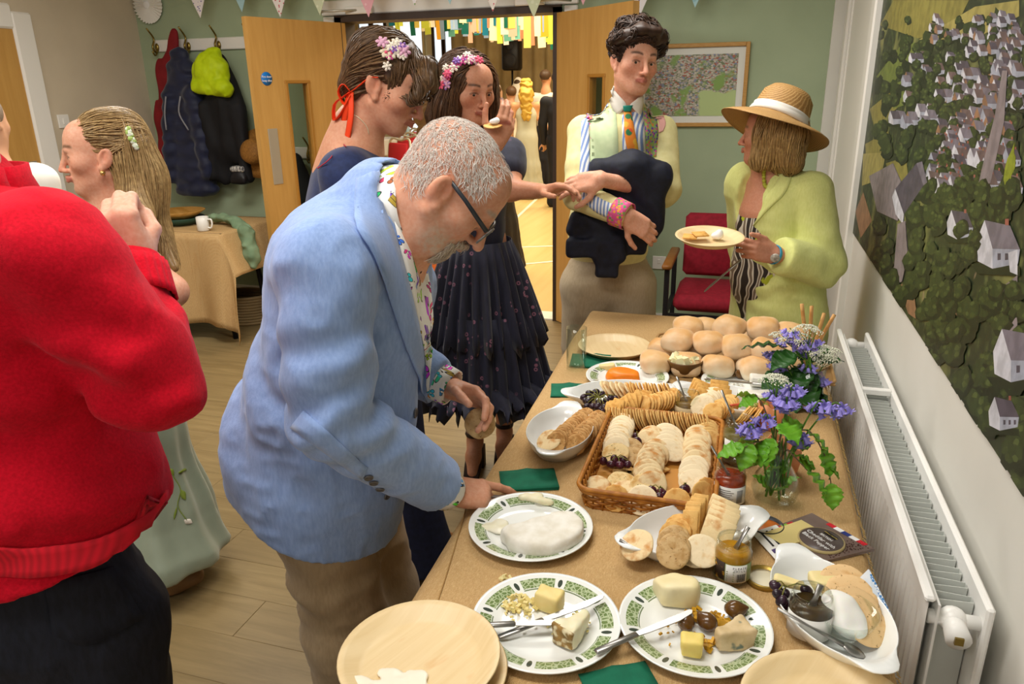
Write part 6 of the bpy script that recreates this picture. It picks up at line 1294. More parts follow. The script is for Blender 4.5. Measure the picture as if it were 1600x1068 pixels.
# close cropped white hair as fine short strands
rs = np.random.default_rng(4); pts = []
while len(pts) < 5000:
    d_ = nrm(rs.normal(size=3)); q = V(d_[0] * .075, d_[1] * .093 - .02, d_[2] * .078 + .036)
    if (q[2] > .03 and q[1] < .03 + .01 * rs.random() and abs(q[0]) > (.0 if q[1] < -.01 else .05)) or (q[1] < -.03 and q[2] > -.06) or (q[2] > .035 and q[1] < .045 and rs.random() < .35) : pts.append(q)
pts = A(pts); roots = hc + (pts * HS) @ HR.T; fl_ = HR @ V(0, -.4, -.6)
lv, lf = strands(SA, roots, lambda P, t: np.tile(HR @ V(0, .5, -.35), (len(P), 1)), n=4, step=.005, r=.0003, off=.0006, jit=1.0, seed=2)
link('hair', mesh('hair', lv - BB, lf, hairmat('hair_white', '#ece6de', '#d8cfc5', .6)), pA)
# beard tuft on the chin and moustache
pts = []
while len(pts) < 900:
    x, z = (rs.random() - .5) * .08, -.045 - .065 * rs.random(); 
    if (z < -.08) or (abs(x) > .018 and z < -.06) or (-.056 < z < -.047 and abs(x) < .028): pts.append((x, .1 - abs(x) * .7, z))
lv, lf = strands(SA, hc + (A(pts) * HS) @ HR.T, lambda P, t: np.tile(HR @ V(0, .25, -1), (len(P), 1)), n=5, step=.0042, r=.0006, off=.0012, jit=.8, seed=3); link('beard', mesh('beard', lv - BB, lf, hairmat('beard_white', '#ddd2c4', '#bfae9a', .6)), pA)
# glasses
tl = lambda *p: hc + HR @ (V(*p) * HS) - BB
for sx in (-1, 1): gl = G(); gl.tube([tl(sx * .079, -.02, .018), tl(sx * .081, .03, .016), tl(sx * .074, .098, .008)], [.0024, .0026, .003], 8, flat=1.5); gl.build('glasses_temple', M('glasses_dark', '#2e3338', .3), pA)
for sx in (-1, 1):
    gg = G(); gg.tube([tl(sx * (.040 + .031 * math.cos(a)), .106 - .004 * math.cos(a), -.004 + .020 * math.sin(a)) for a in np.arange(20) * 2 * np.pi / 20], .0021, 6, closed=True); gg.build('glasses_rim', M('glasses_grey', '#6d6a66', .3), pA)
    gg = G(); gg.add([tl(sx * .04, .107, -.004)] + [tl(sx * (.040 + .03 * math.cos(a)), .106 - .004 * math.cos(a), -.004 + .019 * math.sin(a)) for a in np.arange(20) * 2 * np.pi / 20], [(0, i + 1, (i + 1) % 20 + 1) for i in range(20)]); gg.build('lens', m_glass, pA)
gg = G(); gg.tube([tl(-.012, .108, .003), tl(0, .112, .005), tl(.012, .108, .003)], .0022, 6); gg.build('glasses_bridge', M('glasses_grey', '#6d6a66', .3), pA)
# trousers
m_chino = linen('chino', '#9c8768', '#8f7a5c'); S = Sdf()
S.chain([pel + V(0,0,.1), pel], [.15, .155], .05, sq=(Fb, .85)); S.chain([hipR, (hipR + ftR) / 2 + Fb * .03, V(ftR[0], ftR[1], .04)], [.108, .088, .075], .04); S.chain([hipL, (hipL + ftL) / 2 + Fb * .03, V(ftL[0], ftL[1], .04)], [.108, .088, .075], .04)
S.disp += [folds(.006, 7, 3, (1, 1, 2.2)), local_folds((hipR + ftR) / 2 + V(0, -.05, .05), .16, (.3, 0, 1), 60, .006), folds(.003, 18, 5, (1, 1, 1.5))]
part(S, 'trousers', .0085, m_chino, pA, BB)
for f_ in (ftR, ftL): shoe(pA, BB, f_, Fb, M('brown_leather', '#5a3a22', .4))
# shirt
S = Sdf(); S.chain([pel + V(0,0,.08), wst + Fb * .012, chs + Fb * .045, nck + V(-.015, 0, -.06)], [.15, .16, .15, .085], .06, sq=(Fb, .86)); S.chain([chs, shL, elL, wrL + nrm(elL - wrL) * .005], [.1, .07, .055, .038], .04); S.chain([chs, shR, elR, wrR + nrm(elR - wrR) * .004], [.1, .065, .05, .038], .04)
S.cap(nck + V(-.045, 0, -.045), nck + V(.0, .0, -.005), .088, .079, .02); S.disp.append(folds(.002, 22, 2))
S.plane(wrR + hx * .004, hx, .003); S.plane(wrL + hl * .002, hl, .003)
SH = S; part(S, 'shirt', .006, m_bfly, pA, BB)
# jacket
m_blue = linen('blue_linen', '#8da6d4', '#7b95c5', .2); S = Sdf(); hem = gh(505, 835, 1.36)
S.chain([hem, pel + V(-.0, 0, .02), wst, chs - Fb * .01, nck + V(-.07, 0, -.085)], [.195, .185, .172, .165, .1], .07, sq=(Fb, .88)); S.ell(gh(425, 690, 1.38), (.07, .13, .14), k=.08)
S.chain([chs + V(-.02,0,.03), shR + V(0, 0, -.01)], [.12, .085], .045); S.chain([chs + V(-.02,0,.03), shL], [.12, .085], .045)
S.chain([shR + V(0, 0, -.01), shR * .45 + elR * .55, elR, elR * .45 + wrR * .55, wrR - nrm(wrR - elR) * .035], [.085, .08, .074, .066, .058], .009); S.chain([shL, elL, wrL - nrm(wrL - elL) * .035], [.085, .07, .056], .016)
for e_, w_ in ((elR, wrR), (elL, wrL)): d_ = nrm(w_ - e_); S.box(w_ + d_ * .036, (.07, .08, .08), R=frame(d_, UP), rd=.002, k=.004, op='s')
S.cap(nck + V(-.07, 0, -.055), nck + V(-.045, 0, -.02), .098, .09, .02)                                  # stand of the collar
fr0, fr1, fr2 = nck + Fb * .1 + V(0,0,-.06), chs + Fb * .2 + V(0, 0, -.02), gh(672, 600, 1.36) + Fb * .05
S.chain([nck + Fb * .055 + V(0,0,.03), fr0, fr1, fr2], [.055, .08, .075, .02], .01, 's', sq=(Rb, 1.6))                   # opening above the button
S.chain([hc + HR @ V(0, -.02, -.02), nck + V(-.02, 0, -.02)], [.075, .08], .004, 's')
S.chain([fr2, gh(640, 760, 1.38) + Fb * .06, gh(612, 880, 1.4) + Fb * .08], [.012, .03, .06], .01, 's')
S.cut(V(pel[0], pel[1], .745), nrm(V(-.42, .0, -1)), .004); hp = h0 = None
ad = nrm(elR - shR); fd = nrm(wrR - elR)
S.disp += [folds(.002, 9, 1, (1, 1, .6)), local_folds(elR + V(.03, 0, .01), .12, fd * .8 + ad * .5, 75, .007, 1), local_folds(shR * .6 + elR * .4, .16, ad + V(.5, 0, .1), 55, .006, 2), local_folds(gh(470, 640, 1.25), .2, (.8, 0, .7), 45, .007, 3), folds(.0022, 30, 6), lambda P: -.006 * np.exp(-((P - gh(660, 560, 1.3).astype(np.float32)) ** 2).sum(1) / .02)]
SJ = S; part(S, 'jacket', .0062, m_blue, pA, BB)
m_blue2 = linen('blue_linen_lapel', '#8da6d4', '#7f99c9', .2)
patch(SJ, [(592, 268), (600, 330), (622, 400), (643, 480), (660, 560), (664, 625)], [(560, 282), (552, 350), (580, 400), (606, 470), (638, 560), (668, 628)], 18, 5, .005).build('lapel', m_blue2, pA, base=BB)
patch(SJ, [(612, 330), (626, 395), (648, 480), (664, 560), (667, 612)], [(640, 372), (664, 415), (674, 480), (675, 550), (669, 615)], 20, 6, .003, thick=.002).build('shirt_front', m_bfly, pA, base=BB)
patch(SJ, [(455, 668), (520, 715), (566, 748)], [(475, 640), (530, 690), (574, 730)], 10, 4, .003).build('pocket_flap', m_blue2, pA, base=BB)
for px, py in ((576, 745), (584, 753), (594, 763), (604, 774)): button(SJ, px, py, pA, BB, .0085)
button(SJ, 648, 645, pA, BB, .011)
# shirt collar and cuffs
for (w_, d_, nm) in ((wrR, nrm(wrR - elR), 'cuff'), (wrL, nrm(wrL - elL), 'cuff')):
    c0 = w_ - d_ * .05; U_ = frame(d_, V(0, 0, 1)); P = A([[c0 + d_ * (.05 * i / 3) + U_[:,1] * (.047 - .003 * i / 3) * math.cos(a) + U_[:,2] * (.043 - .003 * i / 3) * math.sin(a) for a in np.linspace(0, 2 * np.pi, 28)] for i in range(4)]); G().quadgrid(P, thick=.003).build(nm, m_bfly, pA, base=BB)
P = []
cA, cB = nck + V(-.03, 0, -.025), nck + V(.025, .01, .02); cd = nrm(hc - nck + V(.02, 0, 0)); U_ = frame(cd, V(0, 1, 0))
for i in range(5):
    t = i / 4; P.append([nck + V(-.035, 0, -.03) + cd * (.058 * t) + (U_[:,1] * math.cos(a) + U_[:,2] * math.sin(a)) * (.083 - .006 * t) for a in np.linspace(.0, 2 * np.pi, 40)])
G().quadgrid(A(P), thick=.003).build('shirt_collar', m_bfly, pA, base=BB)
# what he holds: a cracker and a table knife
ct = (tipsL[0] + tipsL[4]) / 2; o = link('held_cracker', CK['oat'], mat=m4(frame(nrm(V(.8, .2, -.2)), nrm(V(-.15, -.75, .55))) * 1.12, gh(750, 661, 1.42))); tag(o, 'round oatcake held between finger and thumb of the blue-jacketed man', 'cracker')
knife(gh(706, 772, 1.31), gh(806, 776, 1.36), 'table knife in the right hand of the blue-jacketed man', hl=.5)

gh = gh0
# ------------------------------------------------------------------ man in the red sweater, back to the camera
BR_ = V(-.85, .85, 0)
gh0 = gh
def gh(px, py, H): return gh0(px - 28, py + 26, H)
pR = empty('person', BR_, 'man in a red sweater and dark jeans standing at the left edge, back turned', 'person', 'people at the buffet')
pel = gh(72, 915, 1.1); wst = gh(58, 740, 1.1); chs = gh(15, 480, 1.1); nck = gh(-32, 262, 1.12); shR = gh(98, 345, 1.02); shL = gh(-190, 345, 1.22); elR = gh(266, 572, 1.05); wrR = gh(234, 398, 1.17); elL = gh(-260, 560, 1.2); wrL = gh(-150, 520, 1.4)
Fd = nrm(V(-.35, 1, 0)); Rd = V(Fd[1], -Fd[0], 0)
hc = gh(-88, 84, 1.14); hf = nrm(V(-.75, .62, -.2)); hu = nrm(np.cross(np.cross(hf, UP), hf)); HR = np.stack([np.cross(hf, hu), hf, hu], 1)
S = Sdf(); head(S, hc, HR, 1.0, jaw=1.05); S.cap(hc + HR @ V(0, -.02, -.05), nck + V(0, 0, -.08), .06, .065, .03); S.chain([nck + V(0,0,-.1), chs, wst, pel], [.09, .13, .12, .12], .05)
for a_, b_, c_ in ((shR, elR, wrR), (shL, elL, wrL)): S.chain([chs, a_, b_, c_], [.08, .05, .04, .028], .03)
hipR, hipL = pel + Rd * .1 + V(0,0,-.05), pel - Rd * .1 + V(0,0,-.05); ftR, ftL = V(hipR[0] + .02, hipR[1] - .03, .09), V(hipL[0] - .05, hipL[1] + .1, .09)
S.chain([pel, hipR, ftR], [.1, .07, .04], .03); S.chain([pel, hipL, ftL], [.1, .07, .04], .03)
hx = nrm(gh(205, 318, 1.17) - wrR); hand(S, wrR, nrm(hx), nrm(V(.45, -.85, .25)), -1, ((1.0, 1.5, .9), (1.05, 1.5, .9), (1.1, 1.5, .9), (1.15, 1.5, .9)), ((.75, .45, -.5), (.7, -.3, -.7), (.5, -.7, -.6)), 1.03, .03); hand(S, wrL, (.3, .8, .1), (0, -.3, 1), -1)
S.build('body', .0038, skinmat('skin_red_man'), pR, BR_, col=head_col(hc, HR, 1.0, '#d8a790', '#b5705f', '#9a8a7c', .5))
SH_ = Sdf(); SH_.ell(hc + HR @ V(0, -.03, .05), (.084, .1, .08), HR, .01); SH_.ell(hc + HR @ V(0, .09, .0), (.09, .07, .09), HR, .02, 's'); SH_.disp.append(wavy(.003, 60)); part(SH_, 'hair', .006, hairmat('hair_grey', '#a8a09a', '#8a827c'), pR, BR_)
gg = G(); gg.tube([hc + HR @ V(.078, -.02, .018) - BR_, hc + HR @ V(.076, .1, .008) - BR_], .0022, 6); gg.tube([hc + HR @ V(.04 + .028 * math.cos(a), .108, -.002 + .02 * math.sin(a)) - BR_ for a in np.arange(18) * 2 * np.pi / 18], .0018, 6, closed=True); gg.build('glasses', M('glasses_wire', '#6b645c', .3, metal=.6), pR)
gh = gh0
# jeans
m_jean = M('dark_denim', '#1c1f2b', .8, '#14161f', sc=120, st=(1, 1, .3), bump=.2, bsc=400); S = Sdf(); S.chain([pel + V(0,0,.06), pel + V(0, 0, -.04)], [.19, .195], .05, sq=(Fd, .8)); S.chain([hipR, (hipR + ftR) / 2, V(ftR[0], ftR[1], .04)], [.125, .09, .08], .05); S.chain([hipL, (hipL + ftL) / 2, V(ftL[0], ftL[1], .04)], [.125, .09, .08], .05)
S.disp += [folds(.006, 9, 3, (1, 1, 1.6)), folds(.003, 20, 5)]; SJn = S; part(S, 'jeans', .008, m_jean, pR, BR_)
patch(S, [(70, 905), (120, 898), (172, 885)], [(82, 990), (140, 1005), (222, 965)], 10, 6, .003).build('back_pocket', m_jean, pR, base=BR_)
for f_ in (ftR, ftL): shoe(pR, BR_, f_, Fd, M('black_leather', '#1a1818', .4))
# sweater
msw, nt, b = newmat('red_knit'); vec = coords(nt); c = mixc(nt, ramp(nt, noise(nt, vec, 220, 3), .3, .7), '#d00a26', '#b4061d'); nt.links.new(c, b.inputs['Base Color']); b.inputs['Roughness'].default_value = .9; b.inputs['Sheen Weight'].default_value = .12; b.inputs['Sheen Tint'].default_value = (1, .35, .4, 1); b.inputs['Specular IOR Level'].default_value = .15
bn = nd(nt, 'Bump'); bn.inputs['Strength'].default_value = .35; bn.inputs['Distance'].default_value = .001; nt.links.new(noise(nt, vec, 600, 2), bn.inputs['Height']); nt.links.new(bn.outputs[0], b.inputs['Normal'])
S = Sdf(); hem = gh(50, 893, .98); S.chain([gh(45, 945, 1.1), gh(42, 830, 1.1), wst, chs + V(0,0,.02), nck + V(0,0,-.1)], [.205, .215, .2, .18, .1], .07, sq=(Fd, .86)); S.chain([chs + V(0,0,.06), shR + V(0,0,-.02)], [.13, .088], .05); S.chain([chs + V(0,0,.06), shL], [.13, .09], .05)
S.chain([shR + V(0,0,-.02), shR * .4 + elR * .6, elR], [.088, .08, .072], .02); S.chain([elR, elR * .5 + wrR * .5, wrR - nrm(wrR - elR) * .005], [.072, .062, .05], .012); S.chain([shL, elL, wrL], [.088, .075, .05], .02)
S.cap(nck + V(0, 0, -.1), nck + V(-.01, 0.01, -.015), .1, .078, .03); S.cut(hem + V(0, 0, -.0), nrm(V(.08, .1, -1)), .006)
S.disp += [folds(.005, 6, 4, (1, 1, 1)), local_folds(elR + V(-.02, 0, .06), .12, (-.7, 0, .6), 60, .009, 1), local_folds(gh(60, 780, .93), .22, (.35, 0, 1), 38, .012, 2), local_folds(gh(120, 520, .95), .14, (.6, .2, 1), 45, .009, 3), folds(.0018, 40, 2)]
SW = S; part(S, 'sweater', .0068, msw, pR, BR_)
mrib, nt, b = newmat('red_rib'); w = nd(nt, 'TexWave', bands_direction='X'); w.inputs['Scale'].default_value = 45; nt.links.new(coords(nt), w.inputs['Vector']); nt.links.new(mixc(nt, w.outputs['Fac'], '#be081f', '#dc0a27'), b.inputs['Base Color']); b.inputs['Roughness'].default_value = .9
patch(SW, [(-40, 848), (60, 852), (150, 838), (225, 800), (256, 765)], [(-40, 896), (60, 900), (150, 884), (225, 846), (262, 806)], 24, 5, .004, .4).build('hem_rib', mrib, pR, base=BR_)
d_ = nrm(wrR - elR); U_ = frame(d_, V(0, 0, 1)); P = A([[wrR - d_ * .06 + d_ * (.065 * i / 4) + (U_[:,1] * math.cos(a) + U_[:,2] * math.sin(a)) * (.056 - .004 * i / 4 + .0012 * math.cos(a * 26)) for a in np.linspace(0, 2 * np.pi, 105)] for i in range(5)]); G().quadgrid(P, thick=.003).build('cuff_rib', msw, pR, base=BR_)
P = A([[nck + V(-.005, .005, -.05 + .075 * i / 4) + V(math.cos(a), math.sin(a), 0) * (.088 + (.006 if i == 2 else 0) - .004 * i / 4) for a in np.linspace(0, 2 * np.pi, 40)] for i in range(5)]); G().quadgrid(P, thick=.006).build('collar', msw, pR, base=BR_)
# ------------------------------------------------------------------ long haired girl in the sage satin dress
def pair(f, up=UP): 
    f = nrm(f); u = nrm(np.cross(np.cross(f, up), f)); return np.stack([np.cross(f, u), f, u], 1)
bG = gh(215, 780, 2.2) * (1, 1, 0)
pG = empty('person', bG, 'young woman with long fair hair and green hair clip in a sage satin dress', 'person', 'people at the buffet')
hc = gh(158, 242, 2.2); HR = pair(V(-.72, -.69, -.03)); HS = .97; nck = gh(178, 322, 2.22); Fg = nrm(V(-.72, -.69, 0)); Rg = V(Fg[1], -Fg[0], 0)
chs = gh(195, 430, 2.24); wst = gh(205, 560, 2.24); pel = gh(212, 660, 2.24); shL = chs - Rg * .165 + V(0, 0, .13); shR = chs + Rg * .165 + V(0, 0, .13); elL = gh(268, 455, 2.05); wrL = gh(190, 500, 2.0); elR = shR + V(.02, .05, -.29); wrR = elR + V(-.15, -.1, -.12)
S = Sdf(); head(S, hc, HR, HS, fem=True, jaw=.9, nose=.82, open_eyes=True, ears=True); S.cap(hc + HR @ V(0, -.02, -.05), nck + V(0, 0, -.02), .05, .053, .03); S.cap(nck, chs + V(0, 0, .08), .06, .09, .05); S.chain([shL, nck + V(0,0,-.06), shR], [.05, .045, .05], .05); S.chain([chs + V(0,0,.08), chs, wst, pel], [.1, .12, .1, .13], .06, sq=(Fg, .75))
for a_, b_, c_ in ((shL, elL, wrL), (shR, elR, wrR)): S.chain([a_, a_ * .5 + b_ * .5, b_, c_], [.052, .049, .041, .028], .03)
hand(S, wrL, nrm(wrL - elL), (0, 0, 1), 1); hand(S, wrR, nrm(wrR - elR), (0, 0, 1), -1)
for sx in (-1, 1): S.chain([pel, pel + Rg * sx * .07 + V(0, 0, -.4), V(pel[0] + Rg[0] * sx * .08, pel[1] + Rg[1] * sx * .08, .05)], [.11, .06, .04], .03)
S.fine += [(shL, .2), (elL, .17)]; S.build('body', .0034, skinmat('skin_girl'), pG, bG, col=head_col(hc, HR, HS, '#dba68a', '#b8685c', '#6e543c', .55, lash=.0055)); eyes(hc, HR, HS, pG, bG, '#4a4030')
# hair: pulled back half up, long over the back
L = lambda *p: hc + HR @ (V(*p) * HS)
S = Sdf(); S.ell(L(0, -.032, .046), (.08, .094, .08), HR, .01); S.ell(L(0, .085, -.02), A((.085, .062, .085)), HR, .02, 's'); S.ell(L(0, .07, .02), (.065, .05, .05), HR, .02, 's')
S.ell(L(-.085, .0, -.012), (.02, .028, .036), HR, .01, 's'); S.ell(L(.085, .0, -.012), (.02, .028, .036), HR, .01, 's')
b0, b1, b2, b3 = L(0, -.085, .03), L(-.0, -.11, -.08), gh(240, 360, 2.22), gh(272, 418, 2.14)
S.chain([b0, b1, b2], [.07, .075, .055], .04, sq=(HR[:,1], .6)); S.chain([L(-.055, -.05, -.02), L(-.06, -.07, -.11), gh(222, 350, 2.1)], [.03, .036, .03], .03); S.chain([L(.055, -.05, -.02), L(.06, -.08, -.12)], [.03, .03], .03); S.cap(b2, b3, .045, .015, .03)
SHg = S; rs = np.random.default_rng(1); m_hg = hairmat('hair_fair', '#cbab74', '#8e7147', .4)
def dome(n, c, r, test, seed):
    rs = np.random.default_rng(seed); out = []
    while len(out) < n:
        d_ = nrm(rs.normal(size=3)); q = A(c) + d_ * A(r)
        if test(q): out.append(q)
    return A(out)
q = dome(800, (0, -.032, .046), (.08, .094, .08), lambda q: q[2] > .0 and q[1] < .06, 1)
tgt = L(0, -.115, .045); l1 = strands(S, hc + (q * HS) @ HR.T, lambda P, t: (tgt - P) / (np.linalg.norm(tgt - P, axis=1, keepdims=True) + .02), n=13, step=.011, r=.001, off=.002, jit=.2, seed=1)
q = dome(650, (0, -.06, .02), (.075, .07, .06), lambda q: q[1] < -.06, 2); dwn = nrm(b2 - b1); l2 = strands(S, hc + (q * HS) @ HR.T, lambda P, t: np.tile(dwn * (.4 + .6 * t) + V(0, 0, -1) * (1 - .55 * t), (len(P), 1)), n=18, step=.021, r=.0012, off=.003, jit=.25, seed=2)
q = dome(120, (-.06, -.05, -.03), (.03, .03, .03), lambda q: q[0] < -.05, 3); l3 = strands(S, hc + (q * HS) @ HR.T, lambda P, t: np.tile(V(0, 0, -1) + dwn * .5, (len(P), 1)), n=22, step=.013, r=.0013, off=.003, jit=.2, seed=3)
hair_obj('hair', S, .006, m_hg, pG, bG, (l1, l2, l3))
gg = G(); rs = np.random.default_rng(3)
for i in range(36): p = gh(206 + 20 * i / 36 + 4 * rs.normal(), 190 + 34 * i / 36 + 2 * rs.normal(), 2.12); p = surf(SHg, p[None], .006)[0]; gg.sphere(p - bG, .0055 + .003 * rs.random(), 6, 4, mi=int(rs.random() < .35))
tag(gg.build('hair_clip', [M('clip_green', '#a8c46a', .3), M('clip_silver', '#e2ead2', .2)], pG), kind='stuff')
for sx in (-1,): G().sphere(L(sx * .082, .004, -.045) - bG, .0075, 10, 8).build('earring', M('earring_gold', '#d9b06a', .25, metal=.8), pG)
# dress
m_sat, nt, b = newmat('sage_satin'); vec = coords(nt); v = nd(nt, 'TexVoronoi'); v.inputs['Scale'].default_value = 6; nt.links.new(coords(nt, (1, 1, .6)), v.inputs['Vector']); c = mixc(nt, ramp(nt, noise(nt, vec, 5, 3), .3, .7), '#8b9480', '#7c8672'); c = mixc(nt, mth(nt, 'MULTIPLY', ramp(nt, v.outputs['Distance'], .16, .13), ramp(nt, noise(nt, coords(nt, (3, 3, 1)), 22, 2), .52, .58)), c, '#6b7d34'); nt.links.new(c, b.inputs['Base Color']); b.inputs['Roughness'].default_value = .4; b.inputs['Sheen Weight'].default_value = .2
S = Sdf(); S.chain([chs + V(0, 0, .06), chs, wst], [.105, .13, .11], .05, sq=(Fg, .8)); S.chain([wst, pel, pel + V(.02, .0, -.35), V(pel[0] + .04, pel[1] - .02, .12)], [.11, .15, .185, .23], .06, sq=(Fg, .9)); S.cut(V(pel[0], pel[1], .12), (0, 0, -1)); S.disp += [lambda P: .012 * np.sin(np.arctan2(P[:,1] - pel[1], P[:,0] - pel[0]) * 11 + 1.5 * vn(P, 4)) * sst(wst[2] - P[:,2], .05, .5)]; SD = S
part(S, 'dress', .011, m_sat, pG, bG)
mlf = M('print_leaf', '#6f7f2c', .6); mfl = M('print_flower', '#cfc7b8', .6)
for pts, mm_ in (([(262, 732), (272, 740)], mlf), ([(278, 738), (290, 733)], mlf), ([(282, 765), (290, 780)], mlf), ([(276, 790), (272, 812)], mlf), ([(288, 812), (300, 816)], mfl)):
    (x0, y0), (x1, y1) = pts; patch(S, [(x0, y0 - 1), ((x0 + x1) / 2 + 3, (y0 + y1) / 2 - 4), (x1, y1)], [(x0, y0 + 1), ((x0 + x1) / 2 - 3, (y0 + y1) / 2 + 4), (x1, y1 + 1)], 7, 3, .003, thick=.001).build('printed_leaf', mm_, pG, base=bG)
gg = G(); st_ = hit(S, [(258, 722), (272, 745), (282, 765), (278, 790), (292, 812)], .6, .003); gg.tube(spline(st_ - bG, 20), .0016, 5); gg.build('printed_stem', mlf, pG)
for sx in (-1, 1): shoe(pG, bG, V(pel[0] + .05 + Rg[0] * sx * .08, pel[1] - .02 + Rg[1] * sx * .08, 0), Fg, M('tan_shoe', '#7a5a38', .5), .24)

# ------------------------------------------------------------------ woman in navy with cropped brown hair and red ribbon
bN = gh(610, 840, 2.2) * (1, 1, 0)
pN = empty('person', bN, 'woman in a navy top with cropped brown hair, flower clip and red ribbon, looking down', 'person', 'people at the buffet')
hc = gh(607, 133, 2.1); HR = pair(nrm(V(.93, .1, 0)) * .88 + V(0, 0, -.47)); HS = 1.0; nck = gh(555, 205, 2.12); Fn = nrm(V(.85, .45, 0)); Rn = V(Fn[1], -Fn[0], 0)
chs = gh(548, 330, 2.14); wst = gh(560, 480, 2.16); pel = gh(580, 600, 2.18); shR = chs + Rn * .17 + V(0, 0, .12); shL = chs - Rn * .17 + V(0, 0, .13); elR = shR + V(.0, .0, -.28); wrR = elR + V(.08, .06, -.22); elL = shL + V(.02, .0, -.27); wrL = elL + V(.1, -.05, -.22)
S = Sdf(); head(S, hc, HR, HS, fem=True, jaw=.95, nose=.9); S.cap(hc + HR @ V(0, -.03, -.05), nck + V(0, 0, -.02), .05, .055, .03); S.cap(nck, chs + V(0, 0, .1), .062, .09, .05); S.chain([shL, nck + V(0,0,-.06), shR], [.05, .05, .05], .05); S.chain([chs + V(0,0,.1), chs, wst, pel], [.09, .11, .1, .12], .06, sq=(Fn, .75))
for a_, b_, c_, sd in ((shL, elL, wrL, -1), (shR, elR, wrR, 1)): S.chain([a_, b_, c_], [.048, .04, .028], .03); hand(S, c_, nrm(c_ - b_), (0, 0, 1), sd)
ft = onz(668, 872, .06); ftN = [V(ft[0], ft[1], .06), V(ft[0] - .1, ft[1] + .15, .06)]
for f_ in ftN: S.chain([pel, pel * .5 + f_ * .5, f_], [.11, .06, .04], .03)
S.fine += [(nck, .2)]; S.build('body', .0036, skinmat('skin_navy'), pN, bN, col=head_col(hc, HR, HS, '#d09a7c', '#a8604e', '#5a4030', .45))
L = lambda *p: hc + HR @ (V(*p) * HS)
S = Sdf(); S.ell(L(0, -.028, .046), (.088, .104, .086), HR, .01); S.ell(L(0, -.07, -.03), (.07, .05, .06), HR, .03); S.ell(L(0, .1, -.045), (.09, .07, .08), HR, .02, 's'); S.ell(L(0, .095, .03), (.06, .035, .035), HR, .02, 's')
for sx in (-1, 1): S.ell(L(sx * .088, .0, -.012), (.022, .028, .036), HR, .01, 's')
S.chain([L(.02, .075, .09), L(.045, .098, .06), L(.06, .1, .02), L(.06, .09, .0)], [.022, .02, .014, .006], .02); S.chain([L(-.02, .075, .09), L(-.05, .09, .05), L(-.06, .09, .015)], [.022, .018, .008], .02); S.disp.append(wavy(.003, 50)); SHn = S
q = dome(1100, (0, -.028, .046), (.088, .104, .086), lambda q: q[2] > -.02 and q[1] < .07, 4); part_ = L(.03, .0, .13)
def flowN(P, t): l_ = ((P - hc) @ HR); out = np.stack([np.sign(l_[:,0]) * .5, np.where(l_[:,1] > .02, .5, -.55), -.3 - 4 * np.clip(.09 - l_[:,2], 0, .2)], 1); return out @ HR.T
hair_obj('hair', S, .006, hairmat('hair_brown', '#80603e', '#4c3622', .4), pN, bN, (strands(S, hc + q @ HR.T, flowN, n=11, step=.0125, r=.0016, off=.002, jit=.2, seed=5),))
fcols = [M('dried_pink', '#c84a8c', .7), M('dried_violet', '#8a62b0', .7), M('dried_cream', '#ddd0b4', .7), M('dried_mauve', '#d6a4bc', .7), M('dried_white', '#e6dccb', .7), M('dried_rose', '#e05a78', .7)]
def crown(pts, S, root, base, seed, r=.012, n=3, name='flower'):
    rs = np.random.default_rng(seed); petal = {}
    for i, p in enumerate(pts):
        for j in range(n):
            c_ = surf(S, (p + rs.normal(size=3) * .012)[None], .006 + .008 * rs.random())[0]; nn = nrm(S.grad(c_[None], .006)[0]); k = int(rs.integers(len(fcols))); rr = r * (.6 + .6 * rs.random()); gg = G(); R = frame(nrm(np.cross(nn, rs.normal(size=3))), nn); gg.sphere((0,0,0), rr * .45, 8, 5)
            for a in np.arange(6) * 2 * np.pi / 6 + rs.random(): gg.sphere(R @ V(math.cos(a) * rr * .6, math.sin(a) * rr * .6, rr * .1), (rr * .42, rr * .3, rr * .2), 6, 4, R=R @ rz(a))
            gg.build(name, fcols[k], root).location = c_ - base
band = [L(.045 + .03 * math.sin(u * 3.0), .012 - .01 * u, .03 + .1 * u) for u in np.linspace(.25, 1.0, 6)]
crown([gh(px, py, 2.0) for px, py in ((600, 92), (606, 82), (612, 75), (618, 70), (626, 66), (633, 74), (608, 68))], SHn, pN, bN, 11, .016, 3)
m_rib = M('ribbon_orange_red', '#f04418', .5, sss=.1)
gg = G(); rb = surf(SHn, [gh(588, 128, 2.0), gh(572, 130, 2.0), gh(556, 138, 2.02), gh(546, 146, 2.04)], .004) - bN; gg.tube(spline(rb, 14), .006, 6, flat=.3); gg.build('ribbon_band', m_rib, pN)
kp = rb[-1]
for pts in ([V(0,0,0), V(-.02, .0, -.01), V(-.05, 0, -.03), V(-.06, .01, -.07), V(-.03, .0, -.05), V(0, 0, -.01)], [V(0,0,0), V(-.015, -.01, .02), V(-.03, -.01, .0), V(-.02, 0, -.03), V(0, 0, -.005)], [V(0,0,0), V(-.02, 0, -.05), V(-.04, .01, -.1), V(-.07, .02, -.16)], [V(0,0,0), V(-.0, -.01, -.06), V(-.02, -.01, -.13)]):
    gg = G(); gg.tube(spline([kp + q for q in pts], 16), .009, 6, flat=.18); gg.build('ribbon_loop', m_rib, pN)
gg = G(); gg.tube(spline(surf(Sdf().cap(hc + HR @ V(0, -.03, -.05), nck + V(0, 0, -.02), .05, .055).cap(nck, chs + V(0, 0, .1), .062, .09, .05), [gh(548, 176, 2.05), gh(562, 185, 2.05), gh(574, 198, 2.05), gh(580, 212, 2.05)], .002) - bN, 14), .0014, 5); gg.build('necklace', M('pearl_chain', '#e2d2b0', .3, metal=.3), pN)
